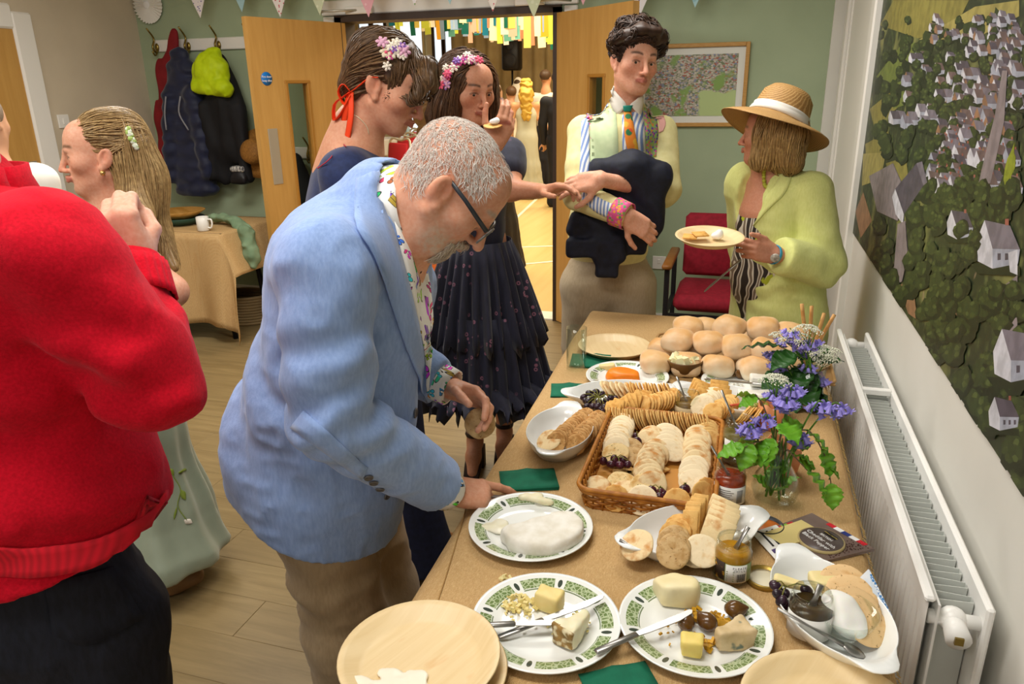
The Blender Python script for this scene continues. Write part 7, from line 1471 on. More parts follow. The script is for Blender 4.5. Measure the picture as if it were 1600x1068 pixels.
m_navy = M('navy_crepe', '#20305c', .75, '#1a284e', sc=80, sheen=.15); S = Sdf(); S.chain([chs + V(0, 0, .08), chs, wst, pel + V(0,0,-.02)], [.11, .145, .13, .15], .06, sq=(Fn, .8)); S.chain([shL + V(0,0,-.005), nck + V(-.0,0,-.075), shR + V(0,0,-.005)], [.062, .055, .062], .05)
for a_, b_, c_ in ((shL, elL, wrL), (shR, elR, wrR)): S.chain([a_, a_ * .4 + b_ * .6], [.064, .058], .04)
S.disp.append(folds(.004, 9, 2)); S.cap(nck + V(0,0,-.03), nck + V(0, 0, .06), .066, .07, .004, 's'); part(S, 'top', .0075, m_navy, pN, bN)
gg = G(); gg.tube(spline(hit(S, [(540, 196), (528, 220), (520, 245), (500, 262), (486, 258)], .6, .003) - bN, 14), .0016, 5); gg.build('thin_cord', M('cord_red', '#b02a3a', .6), pN)
S = Sdf(); 
for f_ in ftN: S.chain([pel + V(0,0,.05), pel * .5 + f_ * .5 + V(0,0,.02), V(f_[0] - .02, f_[1], .06)], [.14, .1, .115], .04)
S.cut(V(0, 0, .045), (0, 0, -1)); S.disp.append(folds(.006, 8, 4, (1, 1, .4))); part(S, 'trousers', .009, M('navy_trouser', '#161e3c', .8, '#10172f', sc=60), pN, bN)
for f_ in ftN: shoe(pN, bN, f_ - Fn * .02, V(1, .2, 0), M('tan_leather', '#9a6a3c', .4), .24)

# ------------------------------------------------------------------ woman in the dark floral tulle dress
bT = gh(745, 690, 2.85) * (1, 1, 0)
pT = empty('person', bT, 'long-haired woman with a flower crown in a dark floral tulle dress, eating', 'person', 'people at the buffet')
hc = gh(733, 140, 2.78); HR = pair(nrm(V(.72, -.55, 0)) * .95 + V(0, 0, -.2)); HS = .98; nck = gh(722, 222, 2.82); Ft = nrm(V(.6, -.7, 0)); Rt_ = V(Ft[1], -Ft[0], 0)
chs = gh(735, 290, 2.84); wst = gh(745, 385, 2.84); pel = gh(750, 430, 2.84); shR = chs + Rt_ * .16 + V(0, 0, .11); shL = chs - Rt_ * .16 + V(0, 0, .11); elR = gh(700, 300, 2.6); wrR = gh(772, 226, 2.62); elL = gh(796, 296, 2.78); wrL = gh(846, 298, 2.72)
S = Sdf(); head(S, hc, HR, HS, fem=True, jaw=.95, nose=.85, open_eyes=True); S.cap(hc + HR @ V(0, -.02, -.05), nck + V(0, 0, -.02), .05, .054, .03); S.cap(nck, chs + V(0, 0, .06), .06, .09, .05); S.chain([shL, nck + V(0,0,-.06), shR], [.05, .045, .05], .05); S.chain([chs + V(0,0,.06), chs, wst, pel], [.1, .12, .1, .12], .06, sq=(Ft, .8))
for a_, b_, c_ in ((shL, elL, wrL), (shR, elR, wrR)): S.chain([a_, a_ * .5 + b_ * .5, b_, c_], [.05, .046, .039, .026], .03)
hand(S, wrL, nrm(gh(884, 288, 2.66) - wrL), (-.2, .2, 1), -1, ((.3, .3, .2), (.4, .4, .3), (.5, .5, .3), (.6, .6, .4))); tipsT = hand(S, wrR, nrm(gh(790, 192, 2.62) - wrR), nrm(V(.6, -.6, .2)), 1, ((.5, .5, .3), (.55, .6, .3), (.7, .7, .4), (.8, .8, .4)))
fl_, fr_ = onz(738, 738, .03), onz(785, 722, .03)
for f_ in (fl_, fr_): a3 = V(f_[0] - .02, f_[1] + .1, .13); S.chain([pel, pel * .45 + a3 * .55 + V(0, 0, .03), a3 + V(0, 0, .16), a3 + V(0, 0, .0)], [.1, .055, .048, .032], .03); S.chain([a3, a3 * .4 + f_ * .6 + V(0, 0, .015), f_], [.035, .032, .022], .02)
S.fine += [(elL, .17), (elR, .15), (fl_, .15), (fr_, .15)]; S.build('body', .0034, skinmat('skin_tulle'), pT, bT, col=head_col(hc, HR, HS, '#c99274', '#9c5548', '#4a3426', .4, lash=.0055)); eyes(hc, HR, HS, pT, bT, '#3a2c20', (.3, -.4))
L = lambda *p: hc + HR @ (V(*p) * HS)
S = Sdf(); S.ell(L(0, -.03, .046), (.09, .105, .086), HR, .01); S.ell(L(-.012, .1, -.03), (.056, .07, .1), HR, .02, 's'); S.chain([L(.07, .0, .04), L(.085, .0, -.06), L(.09, -.02, -.16), L(.085, -.03, -.24)], [.04, .042, .042, .025], .03); S.chain([L(-.07, .02, .04), L(-.078, .03, -.05), L(-.08, .02, -.15)], [.028, .026, .02], .03); S.chain([L(0, -.08, .0), L(0, -.1, -.12), L(.0, -.1, -.26)], [.08, .085, .05], .04)
S.disp.append(wavy(.004, 40)); SHt = S; q = dome(900, (0, -.03, .046), (.09, .105, .086), lambda q: q[2] > -.01 and not (q[1] > .055 and abs(q[0]) < .045), 6)
def flowT(P, t): l_ = ((P - hc) @ HR); out = np.stack([np.sign(l_[:,0] + .01) * np.clip(.08 - np.abs(l_[:,0]), 0, .1) * 12, -.25 + 0 * l_[:,0], -.2 - 8 * np.clip(.1 - l_[:,2], 0, .2)], 1); return out @ HR.T
hair_obj('hair', S, .0065, hairmat('hair_chestnut', '#6e4d32', '#432d1e', .4), pT, bT, (strands(S, hc + q @ HR.T, flowT, n=22, step=.0145, r=.0019, off=.002, jit=.2, seed=6),))
crown([gh(px, py, 2.68) for px, py in ((692, 122), (697, 112), (702, 104), (708, 98), (714, 92), (720, 88), (728, 82), (736, 79), (744, 80), (752, 84), (758, 88), (690, 128))], SHt, pT, bT, 21, .016, 3)
m_tul, nt, b = newmat('navy_tulle'); vec = coords(nt); v = nd(nt, 'TexVoronoi'); v.inputs['Scale'].default_value = 38; nt.links.new(vec, v.inputs['Vector']); sc_ = nd(nt, 'SeparateColor'); nt.links.new(v.outputs['Color'], sc_.inputs[0])
ring = mth(nt, 'MULTIPLY', mth(nt, 'MULTIPLY', ramp(nt, v.outputs['Distance'], .1, .16), ramp(nt, v.outputs['Distance'], .34, .26)), mth(nt, 'MULTIPLY', mth(nt, 'GREATER_THAN', sc_.outputs[0], .55), ramp(nt, noise(nt, vec, 7, 2), .48, .54))); c = mixc(nt, ramp(nt, noise(nt, coords(nt, (60, 60, 4)), 1, 3), .35, .7), '#141629', '#1f2138'); c = mixc(nt, ring, c, '#8a5a70'); nt.links.new(c, b.inputs['Base Color']); b.inputs['Roughness'].default_value = .8; b.inputs['Sheen Weight'].default_value = .15
def tier(z0, z1, r0, r1, name, seed, drop=0):
    n = 220; a = np.linspace(0, 2 * np.pi, n); rows = 7; P = np.zeros((rows, n, 3))
    for i in range(rows):
        t = i / (rows - 1); z = z0 + (z1 - z0) * t; pl_ = .035 * t * np.sin(a * 27 + seed) + .02 * t * np.sin(a * 11 + 2 * seed); r_ = r0 + (r1 - r0) * t ** .8 + pl_; zz = z + (0 if i < rows - 1 else .02 * np.sin(a * 67 + seed) + .012 * np.sin(a * 101)); P[i] = np.stack([pel[0] + r_ * np.cos(a), pel[1] + r_ * np.sin(a) * .9, zz + 0 * a], 1)
    return G().quadgrid(P[::-1], thick=.002).build(name, m_tul, pT, base=bT)
zb = gh(760, 640, 2.6)[2]
tier(wst[2] + .03, pel[2] - .25, .125, .225, 'skirt_tier', 1); tier(pel[2] - .13, pel[2] - .52, .195, .265, 'skirt_tier', 2); tier(pel[2] - .40, zb, .235, .305, 'skirt_tier', 3)
S = Sdf(); S.chain([chs + V(0, 0, .05), chs, wst], [.115, .135, .115], .05, sq=(Ft, .85)); S.chain([shR, shR * .55 + elR * .45], [.064, .066], .03); S.chain([shL, shL * .55 + elL * .45], [.064, .066], .03); S.disp.append(folds(.004, 12, 2)); part(S, 'bodice', .009, m_tul, pT, bT)
m_shoe = M('sandal_brown', '#2c1c16', .5)
for f_ in (fl_, fr_):
    a3 = V(f_[0] - .02, f_[1] + .1, .13); o = empty('sandal', (0,0,0)); o.parent = pT; gg = G(); gg.tube([(a3[0] + .036 * math.cos(t), a3[1] + .036 * math.sin(t), .17) for t in np.arange(16) * 2 * np.pi / 16], .007, 6, flat=1.6, closed=True); gg.build('ankle_strap', m_shoe, o, base=bT)
    gg = G(); gg.prism([(-.035, -.02), (.035, -.02), (.03, .03), (-.03, .03)], 0, .1, c=(a3[0], a3[1] + .02, 0)); gg.build('block_heel', m_shoe, o, base=bT); gg = G(); gg.tube([a3 + V(0, .02, -.025), a3 * .4 + f_ * .6 + V(0, 0, -.02), f_ + V(0, -.02, -.018)], [.036, .04, .034], 10, flat=.25); gg.build('sole', m_shoe, o, base=bT)
ct = tipsT[0]; tag(link('held_cracker', CK['gold'], mat=m4(frame(V(1, .2, 0), V(-.2, -.3, 1)) * 1.1, gh(770, 196, 2.6))), 'small cracker with cream cheese in the hand of the woman in tulle', 'cracker'); S = Sdf().ell((0, 0, .008), (.018, .014, .009)).ell((.008, .004, .014), (.01, .01, .008), k=.01); lump('cream_cheese', S, .004, M('cream_white', '#f6f4ef', .4), 'dab of cream cheese on the cracker held by the woman in tulle', 'cheese', gh(772, 194, 2.6))
# ------------------------------------------------------------------ young man in the patchwork shirt
bY = gh(950, 640, 3.1) * (1, 1, 0)
pY = empty('person', bY, 'young man in a patchwork shirt and tie with a navy jacket over his arm', 'person', 'people at the buffet')
hc = gh(991, 98, 3.02); HR = pair(V(.55, -.83, -.05)); HR = HR @ rot((0, 1, 0), -.12); HS = 1.0; nck = gh(978, 166, 3.06); Fy = nrm(V(.22, -.97, 0)); Ry = V(Fy[1], -Fy[0], 0)
chs = gh(962, 262, 3.06); wst = gh(952, 360, 3.06); pel = gh(950, 432, 3.08); shR = gh(912, 202, 3.06); shL = gh(1032, 202, 3.08); elR = gh(903, 305, 2.9); wrR = gh(980, 338, 2.78); elL = gh(1040, 300, 2.98); wrL = gh(938, 280, 2.8)
S = Sdf(); head(S, hc, HR, HS, jaw=.98, nose=1.0, smile=.4, open_eyes=True); S.cap(hc + HR @ V(0, -.02, -.05), nck + V(0, 0, -.03), .057, .06, .03); S.chain([nck + V(0,0,-.05), chs, wst, pel], [.07, .11, .1, .11], .05)
for a_, b_, c_ in ((shR, elR, wrR), (shL, elL, wrL)): S.chain([chs + V(0,0,.08), a_, b_, c_], [.07, .045, .038, .027], .03)
hand(S, wrR, nrm(gh(1015, 362, 2.78) - wrR), nrm(V(.1, -.95, .3)), -1, ((.35, .5, .3), (.4, .6, .3), (.45, .6, .3), (.5, .6, .4)), s=1.02); hand(S, wrL, nrm(gh(900, 286, 2.82) - wrL), nrm(V(.0, -.85, .5)), 1, ((.25, .35, .3), (.3, .4, .3), (.3, .4, .3), (.35, .4, .3)), s=1.02)
hipR, hipL = pel + Ry * .09 + V(0,0,-.04), pel - Ry * .09 + V(0,0,-.04); ftR, ftL = V(hipR[0], hipR[1], .09), V(hipL[0] + .03, hipL[1], .09)
for h_, f_ in ((hipR, ftR), (hipL, ftL)): S.chain([pel, h_, f_], [.1, .07, .04], .03)
S.build('body', .0034, skinmat('skin_young_man'), pY, bY, col=head_col(hc, HR, HS, '#dda78c', '#b9685e', '#4a3626', .5, lash=.0055)); eyes(hc, HR, HS, pY, bY, '#3a3026', (.5, -.2))
L = lambda *p: hc + HR @ (V(*p) * HS)
S = Sdf(); S.ell(L(0, -.025, .062), (.094, .105, .092), HR, .01); S.ell(L(0, .095, -.02), (.074, .075, .082), HR, .015, 's'); S.ell(L(0, -.03, -.07), (.12, .1, .06), HR, .03, 's')
for sx in (-1, 1): S.ell(L(sx * .095, .0, -.015), (.03, .03, .034), HR, .01, 's')
for x, y, z, r_ in ((-.06, .05, .09, .035), (-.02, .07, .11, .036), (.03, .07, .11, .036), (.065, .05, .085, .034), (.09, .01, .06, .03), (-.09, .0, .06, .03), (0, 0, .135, .04), (.05, -.02, .125, .038), (-.05, -.02, .125, .036)): S.ell(L(x, y, z), (r_, r_, r_ * .8), HR, .02)
S.disp.append(wavy(.007, 38, 2)); q = dome(900, (0, -.025, .062), (.094, .105, .092), lambda q: q[2] > .0 and q[1] < .09, 8); rsY = np.random.default_rng(9)
def flowY(P, t): l_ = (P - hc) @ HR; out = np.stack([np.sin(l_[:,2] * 60 + l_[:,1] * 40) + np.sign(l_[:,0]) * .3, np.cos(l_[:,0] * 70) * .8 + .2, -.5 + np.sin(l_[:,1] * 80 + 6 * t)], 1); return out @ HR.T
hair_obj('hair', S, .006, hairmat('hair_dark_brown', '#54392a', '#2e1f16', .45), pY, bY, (strands(S, hc + q @ HR.T, flowY, n=9, step=.009, r=.0017, off=.003, jit=.9, seed=7),))
m_ych = linen('beige_chino', '#b5a387', '#a89678'); S = Sdf(); S.chain([pel + V(0,0,.09), pel], [.15, .165], .05, sq=(Fy, .75))
for h_, f_ in ((hipR, ftR), (hipL, ftL)): S.chain([h_, (h_ + f_) / 2, V(f_[0], f_[1], .05)], [.115, .1, .085], .03)
S.disp += [folds(.007, 7, 3, (1, 1, 1.8))]; part(S, 'trousers', .0095, m_ych, pY, bY)
for f_ in (ftR, ftL): shoe(pY, bY, f_, Fy, M('black_leather', '#1a1818', .4))
m_ylw = M('shirt_yellow', '#e6dfa6', .8, '#ddd598', sc=40); S = Sdf(); S.chain([pel + V(0,0,.08), wst, chs, nck + V(0,0,-.045)], [.145, .15, .15, .078], .06, sq=(Fy, .72)); S.cap(nck + Fy * .03 + V(0,0,-.11), nck + V(0, 0, -.03), .105, .074, .03, sq=(Fy, .85)); S.chain([chs + V(0,0,.08), shR + V(0,0,-.01)], [.1, .06], .04); S.chain([chs + V(0,0,.08), shL + V(0,0,-.01)], [.1, .06], .04)
S.chain([shR + V(0,0,-.01), shR * .4 + elR * .6, elR, wrR], [.062, .06, .056, .045], .014); S.chain([shL + V(0,0,-.01), shL * .4 + elL * .6, elL, elL * .6 + wrL * .4], [.064, .066, .06, .045], .014); S.box(wrR + nrm(wrR - elR) * .06, (.06, .07, .07), R=frame(nrm(wrR - elR), UP), k=.004, op='s'); S.disp += [folds(.004, 11, 3), local_folds(elL + V(0, 0, .1), .14, (.5, 0, .8), 60, .007)]; SY = S; part(S, 'shirt', .0075, m_ylw, pY, bY)
def stripes(nm, c1, c2, sc, rot_=(0, 0, .2)):
    m, nt, b = newmat(nm); w = nd(nt, 'TexWave', bands_direction='X'); w.inputs['Scale'].default_value = sc; nt.links.new(coords(nt, rot=rot_), w.inputs['Vector']); nt.links.new(mixc(nt, ramp(nt, w.outputs['Fac'], .45, .55), c1, c2), b.inputs['Base Color']); b.inputs['Roughness'].default_value = .8; return m
def floral(nm, c0, cs, sc):
    m, nt, b = newmat(nm); v = nd(nt, 'TexVoronoi'); v.inputs['Scale'].default_value = sc; nt.links.new(coords(nt), v.inputs['Vector']); s_ = nd(nt, 'SeparateColor'); nt.links.new(v.outputs['Color'], s_.inputs[0]); c = mixc(nt, ramp(nt, s_.outputs[0], .35, .4), cs[0], cs[1]); c = mixc(nt, ramp(nt, s_.outputs[1], .65, .7), c, cs[2]); nt.links.new(mixc(nt, ramp(nt, v.outputs['Distance'], .45, .55), c, c0), b.inputs['Base Color']); b.inputs['Roughness'].default_value = .8; return m
m_str = stripes('shirt_blue_stripe', '#7d97cc', '#eef0ee', 22); m_mint = M('shirt_mint', '#d3e3b8', .8, '#c8dbae', sc=40); m_flo = floral('shirt_floral', '#8fb864', ('#d05a90', '#6a52a8', '#e08a3c'), 95); m_pnk = floral('shirt_pink', '#d8508c', ('#e06aa0', '#5aa05a', '#e8a040'), 90); m_cls = M('shirt_white', '#ece8de', .7)
for e0, e1, mm_, nm in (([(920, 178), (922, 230), (922, 298)], [(962, 168), (966, 230), (964, 298)], m_mint, 'mint_panel'), ([(908, 190), (907, 240), (904, 290)], [(920, 180), (921, 240), (921, 296)], m_str, 'striped_panel'), ([(972, 180), (972, 215), (974, 250)], [(1004, 172), (1007, 210), (1008, 250)], m_str, 'striped_panel'),
                        ([(1006, 168), (1008, 210), (1010, 250)], [(1024, 172), (1028, 205), (1026, 245)], m_flo, 'floral_panel'), ([(912, 168), (920, 190), (922, 222)], [(918, 166), (926, 188), (927, 222)], m_pnk, 'pink_panel'), ([(1026, 176), (1030, 195), (1028, 208)], [(1034, 176), (1040, 192), (1036, 205)], M('shirt_blush', '#e8b0a8', .8), 'blush_panel'),
                        ([(905, 308), (930, 330), (955, 342)], [(915, 296), (942, 312), (964, 322)], m_str, 'striped_panel'), ([(915, 175), (935, 168), (950, 160)], [(918, 179), (937, 173), (952, 166)], m_str, 'striped_panel')): patch(SY, e0, e1, 12, 6, .003, 1.5, .002).build(nm, mm_, pY, base=bY)
d_ = nrm(wrR - elR); U_ = frame(d_, V(0, 0, 1)); P = A([[wrR - d_ * .055 + d_ * (.06 * i / 3) + (U_[:,1] * math.cos(a) + U_[:,2] * math.sin(a)) * (.052 - .003 * i / 3) for a in np.linspace(0, 2 * np.pi, 28)] for i in range(4)]); G().quadgrid(P, thick=.003).build('cuff', m_pnk, pY, base=bY)
SC_ = Sdf(); SC_.cap(nck + V(0,0,-.055), hc + HR @ V(0, -.02, -.06), .07, .066, .02); SC_.chain([nck + V(0,0,-.07), chs], [.078, .155], .05, sq=(Fy, .72))
for e0, e1 in (([(951, 134), (952, 150), (957, 168), (966, 181)], [(962, 143), (970, 152), (977, 160), (979, 165)]), ([(1003, 150), (1003, 160), (1001, 172), (999, 182)], [(996, 152), (991, 157), (986, 161), (984, 164)])): patch(SC_, e0, e1, 10, 4, .005, 1.5, .003).build('collar', m_cls, pY, base=bY)
m_tie = floral('tie_print', '#e8892c', ('#d8542c', '#2f7a4a', '#e8b43c'), 38); 
patch(SC_, [(974, 165), (975, 174)], [(988, 164), (985, 174)], 5, 4, .009, 1.5, .006).build('tie_knot', M('tie_teal', '#1d8a78', .5), pY, base=bY); patch(SY, [(975, 175), (976, 215), (984, 252)], [(985, 174), (993, 215), (998, 252)], 12, 4, .008, 1.5, .003).build('tie', m_tie, pY, base=bY)
# the navy jacket over his arm
S = Sdf(); q = lambda px, py, H=2.9: gh(px, py, H); Fq = np.stack([CM[:,0] * (1, 1, 0) / np.linalg.norm(CM[:2,0]), nrm(V(-Fy[0], -Fy[1], 0)), UP], 1)
S.chain([q(938, 268), q(985, 262), q(1026, 276)], [.05, .062, .062], .03); S.box(q(982, 322), (.125, .04, .125), Fq @ rot((0, 1, 0), .12), .03, .03); S.box(q(1012, 318), (.06, .05, .12), Fq, .035, .03); S.box(q(926, 340), (.085, .036, .1), Fq @ rot((0, 1, 0), .35), .03, .03)
S.box(q(908, 386, 2.88), (.057, .03, .036), Fq, .012, .014); S.box(q(950, 388, 2.88), (.066, .034, .06), Fq @ rot((0, 1, 0), -.1), .02, .02); S.box(q(947, 418, 2.88), (.043, .028, .036), Fq, .01, .012); S.box(q(985, 375, 2.9), (.06, .025, .06), Fq, .02, .02)
S.cap(elR, wrR, .066, .056, .004, 's'); S.disp += [folds(.006, 11, 2, (1, 1, .8)), local_folds(q(975, 320, 2.84), .16, (.8, 0, .6), 60, .008, 3), folds(.002, 30, 4)]; part(S, 'x', .008, M('bomber_navy', '#161a2c', .7, '#10131f', sc=60), None, V(0,0,0)); o = COL.objects[-1]
o.name = 'navy_bomber'; o.data.transform(Matrix.Translation((-bY[0], -bY[1], -.8))); o.location = (bY[0], bY[1], .8); tag(o, 'navy bomber jacket folded over the arm of the young man', 'jacket')

# ------------------------------------------------------------------ woman in the straw hat and lime jacket
bH = gh(1215, 620, 2.95) * (1, 1, 0)
pH = empty('person', bH, 'woman in a straw hat and lime linen jacket holding a plate', 'person', 'people at the buffet')
hc = gh(1203, 212, 2.93); HR = pair(V(-.93, .3, .03)); HS = .98; nck = gh(1205, 268, 2.95); Fh = nrm(V(-.82, -.55, 0)); Rh = V(Fh[1], -Fh[0], 0)
chs = gh(1210, 340, 2.95); wst = gh(1212, 430, 2.95); pel = gh(1215, 500, 2.95); shL = gh(1268, 296, 2.84); shR = chs + (chs - shL) * V(1, 1, 0) + V(0, 0, shL[2] - chs[2]); elL = gh(1284, 415, 2.76); wrL = gh(1212, 398, 2.68); elR = shR + V(.03, .05, -.27); wrR = elR + V(.02, .02, -.22)
S = Sdf(); head(S, hc, HR, HS, fem=True, nose=.95); S.cap(hc + HR @ V(0, -.02, -.05), nck + V(0, 0, -.02), .052, .056, .03); S.cap(nck, chs + Fh * .03 + V(0, 0, .03), .065, .1, .05); S.chain([chs, wst, pel], [.12, .13, .14], .06)
for a_, b_, c_ in ((shL, elL, wrL), (shR, elR, wrR)): S.chain([chs + V(0,0,.08), a_, b_, c_], [.07, .05, .04, .028], .03)
hand(S, wrL, nrm(gh(1168, 388, 2.66) - wrL), nrm(V(.25, -.9, .2)), -1, ((.5, .7, .4), (.55, .8, .4), (.6, .8, .4), (.65, .8, .4)), ((.8, .5, .1), (.95, .15, .1), (.98, .0, 0)), .98); hand(S, wrR, nrm(wrR - elR), (0, 0, 1), 1)
for sx in (-1, 1): S.chain([pel, pel + Rh * sx * .08 + V(0, 0, -.35), V(pel[0] + Rh[0] * sx * .09, pel[1] + Rh[1] * sx * .09, .06)], [.12, .06, .04], .03)
S.fine += [(nck, .2)]; S.build('body', .0036, skinmat('skin_hat'), pH, bH, col=head_col(hc, HR, HS, '#cf9478', '#b06a5a', '#8a7050', .5)); SBH = S
L = lambda *p: hc + HR @ (V(*p) * HS)
S = Sdf(); S.ell(L(0, -.03, .03), (.088, .1, .09), HR, .01); S.ell(L(0, .1, -.02), (.09, .078, .12), HR, .02, 's'); S.chain([L(-.05, -.005, -.02), L(-.065, .0, -.085)], [.045, .04], .03); S.chain([L(0, -.06, -.02), L(0, -.075, -.09)], [.075, .06], .04); S.chain([L(-.04, -.08, -.0), L(-.05, -.1, -.085)], [.05, .04], .03); S.disp.append(wavy(.005, 40, 3))
q = dome(520, (0, -.03, .0), (.095, .105, .07), lambda q: q[1] < .03 and q[2] > -.05, 9); hair_obj('hair', S, .0065, hairmat('hair_blonde', '#cfaa6c', '#9c7a4a', .45), pH, bH, (strands(S, hc + q @ HR.T, lambda P, t: np.tile(V(0, 0, -1) + HR @ V(-.1, .12 - .3 * t, 0), (len(P), 1)), n=12, step=.0125, r=.002, off=.003, jit=.35, seed=11),))
m_hat, nt, b = newmat('straw_hat'); vec = coords(nt); w1 = nd(nt, 'TexWave', wave_type='RINGS', rings_direction='Z'); w1.inputs['Scale'].default_value = 60; w1.inputs['Distortion'].default_value = 2; nt.links.new(vec, w1.inputs['Vector']); c = mixc(nt, ramp(nt, noise(nt, vec, 260, 2), .35, .7), '#b58a50', '#9a6f38'); c = mixc(nt, ramp(nt, w1.outputs['Fac'], .6, .9), c, '#cda468'); nt.links.new(c, b.inputs['Base Color']); b.inputs['Roughness'].default_value = .7; bn = nd(nt, 'Bump'); bn.inputs['Strength'].default_value = .5; bn.inputs['Distance'].default_value = .002; nt.links.new(noise(nt, vec, 300, 2), bn.inputs['Height']); nt.links.new(bn.outputs[0], b.inputs['Normal'])
hb = gh(1214, 190, 2.92); hax = nrm(CM @ V(.40, -.90, -.12)); HRh = frame(nrm(np.cross(V(0, 1, .2), hax)), hax)
hat = empty('straw_hat', hb, 'wide brimmed straw sun hat with a white band on the lime-jacketed woman', 'hat'); n = 64; a = np.arange(n) * 2 * np.pi / n; rings = []
for r_, z_ in ((.001, .128), (.04, .127), (.075, .118), (.095, .095), (.103, .055), (.108, .012), (.118, .0), (.15, -.008), (.185, -.022), (.205, -.034), (.206, -.037), (.185, -.026), (.15, -.012), (.116, -.004), (.104, .01), (.098, .05), (.06, .11), (.001, .12)): rings.append(np.stack([r_ * np.cos(a), r_ * np.sin(a), z_ + (0.012 * np.cos(a * 2 + .6) + .01 * np.cos(a)) * max(0, r_ - .11) / .09], 1))
m = len(rings); v = np.vstack(rings) @ HRh.T; link('hat_body', mesh('hat_body', v, [(i*n+j, (i+1)*n+j, (i+1)*n+(j+1)%n, i*n+(j+1)%n) for i in range(m-1) for j in range(n)], m_hat), hat)
P = A([[HRh @ V((.1125 - .004 * i / 4 + .003 * math.sin(i * 1.5)) * math.cos(t), (.1125 - .004 * i / 4 + .003 * math.sin(i * 1.5)) * math.sin(t), .006 + .034 * i / 4) for t in np.linspace(0, 2 * np.pi, 48)] for i in range(5)]); G().quadgrid(P, thick=.002).build('hat_band', M('band_white', '#ece8e0', .7), hat)
# top, jacket
m_zeb, nt, b = newmat('swirl_print'); w1 = nd(nt, 'TexWave'); w1.inputs['Scale'].default_value = 9; w1.inputs['Distortion'].default_value = 9; w1.inputs['Detail'].default_value = 1; nt.links.new(coords(nt), w1.inputs['Vector']); c = mixc(nt, ramp(nt, w1.outputs['Fac'], .42, .5), '#2e241e', '#d9d2c2'); c = mixc(nt, ramp(nt, w1.outputs['Fac'], .85, .9), c, '#7a6a58'); c = mixc(nt, ramp(nt, noise(nt, coords(nt), 12), .62, .64), c, '#b8c42c'); nt.links.new(c, b.inputs['Base Color']); b.inputs['Roughness'].default_value = .7
S = Sdf(); S.chain([chs + Fh * .025 + V(0, 0, -.035), wst + Fh * .03, pel, pel + V(0, 0, -.35)], [.135, .15, .16, .2], .06, sq=(Fh, .9)); part(S, 'top', .009, m_zeb, pH, bH)
m_lime = linen('lime_linen', '#e0e494', '#d5da84'); S = Sdf(); S.chain([chs + V(0, 0, .0), wst, pel, pel + V(0, 0, -.18)], [.165, .178, .195, .215], .07, sq=(Fh, .85)); S.chain([chs + V(0,0,.07), shL + V(0,0,-.01)], [.12, .076], .05); S.chain([chs + V(0,0,.07), shR + V(0,0,-.01)], [.12, .076], .05); S.cap(nck + V(.02, .02, -.05), nck + V(.03, .03, -.02), .085, .08, .03)
S.chain([shL + V(0,0,-.01), shL * .4 + elL * .6, elL], [.078, .078, .076], .01); S.chain([elL, wrL + nrm(elL - wrL) * .045], [.08, .07], .02); S.chain([shR, elR, wrR + nrm(elR - wrR) * .04], [.085, .078, .066], .02)
S.chain([nck + Fh * .05 + V(0,0,.02), chs + Fh * .14 + V(0,0,.06), chs + Fh * .18 + V(0,0,-.05), wst + Fh * .2, pel + Fh * .22, pel + Fh * .25 + V(0, 0, -.25)], [.06, .075, .055, .05, .055, .07], .01, 's'); S.cap(hc, nck + V(0,0,-.01), .07, .072, .004, 's'); S.box(wrL + nrm(wrL - elL) * .05, (.07, .09, .09), R=frame(nrm(wrL - elL), UP), rd=.002, k=.004, op='s')
S.disp += [folds(.004, 9, 6), local_folds(elL, .13, (.6, .2, .8), 60, .008, 2), local_folds(gh(1200, 440, 2.78), .16, (.2, 0, 1), 70, .003, 4), folds(.002, 28, 1)]; SL = S; part(S, 'jacket', .0072, m_lime, pH, bH)
patch(SL, [(1222, 270), (1205, 298), (1180, 330), (1160, 365)], [(1240, 268), (1228, 300), (1206, 322), (1168, 362)], 12, 5, .005, 1.5).build('lapel', m_lime, pH, base=bH)
gg = G(); nl = surf(SBH, [gh(1192, 262, 2.86), gh(1188, 275, 2.85), gh(1192, 288, 2.85), gh(1202, 290, 2.85), gh(1212, 280, 2.86)], .006); 
for i, p in enumerate(spline(nl, 14)): gg.sphere(p - bH, .008, 8, 5)
tag(gg.build('bead_necklace', M('bead_lime', '#b4b43c', .3), pH), kind='stuff')
d_ = nrm(wrL - elL); wc_ = wrL + d_ * .006; U_ = frame(d_, V(0, -1, 0)); ws = empty('wristwatch', (0,0,0)); ws.parent = pH; gg = G(); gg.tube([wc_ + (U_[:,1] * math.cos(a) + U_[:,2] * math.sin(a)) * .034 - bH for a in np.arange(24) * 2 * np.pi / 24], .008, 6, flat=.3, closed=True); gg.build('strap', M('strap_blue', '#2d9cc8', .5), ws)
fz = nrm(V(.05, -1, -.15)); gg = G(); gg.lathe([(0, .006), (.014, .006), (.0165, .003), (.0165, 0)], 24, R=frame(nrm(np.cross(fz, V(0,0,1))), fz), c=wc_ + fz * .034 - bH); gg.build('dial', M('watch_dial', '#d8d2c4', .2, '#8a8478', sc=90), ws)
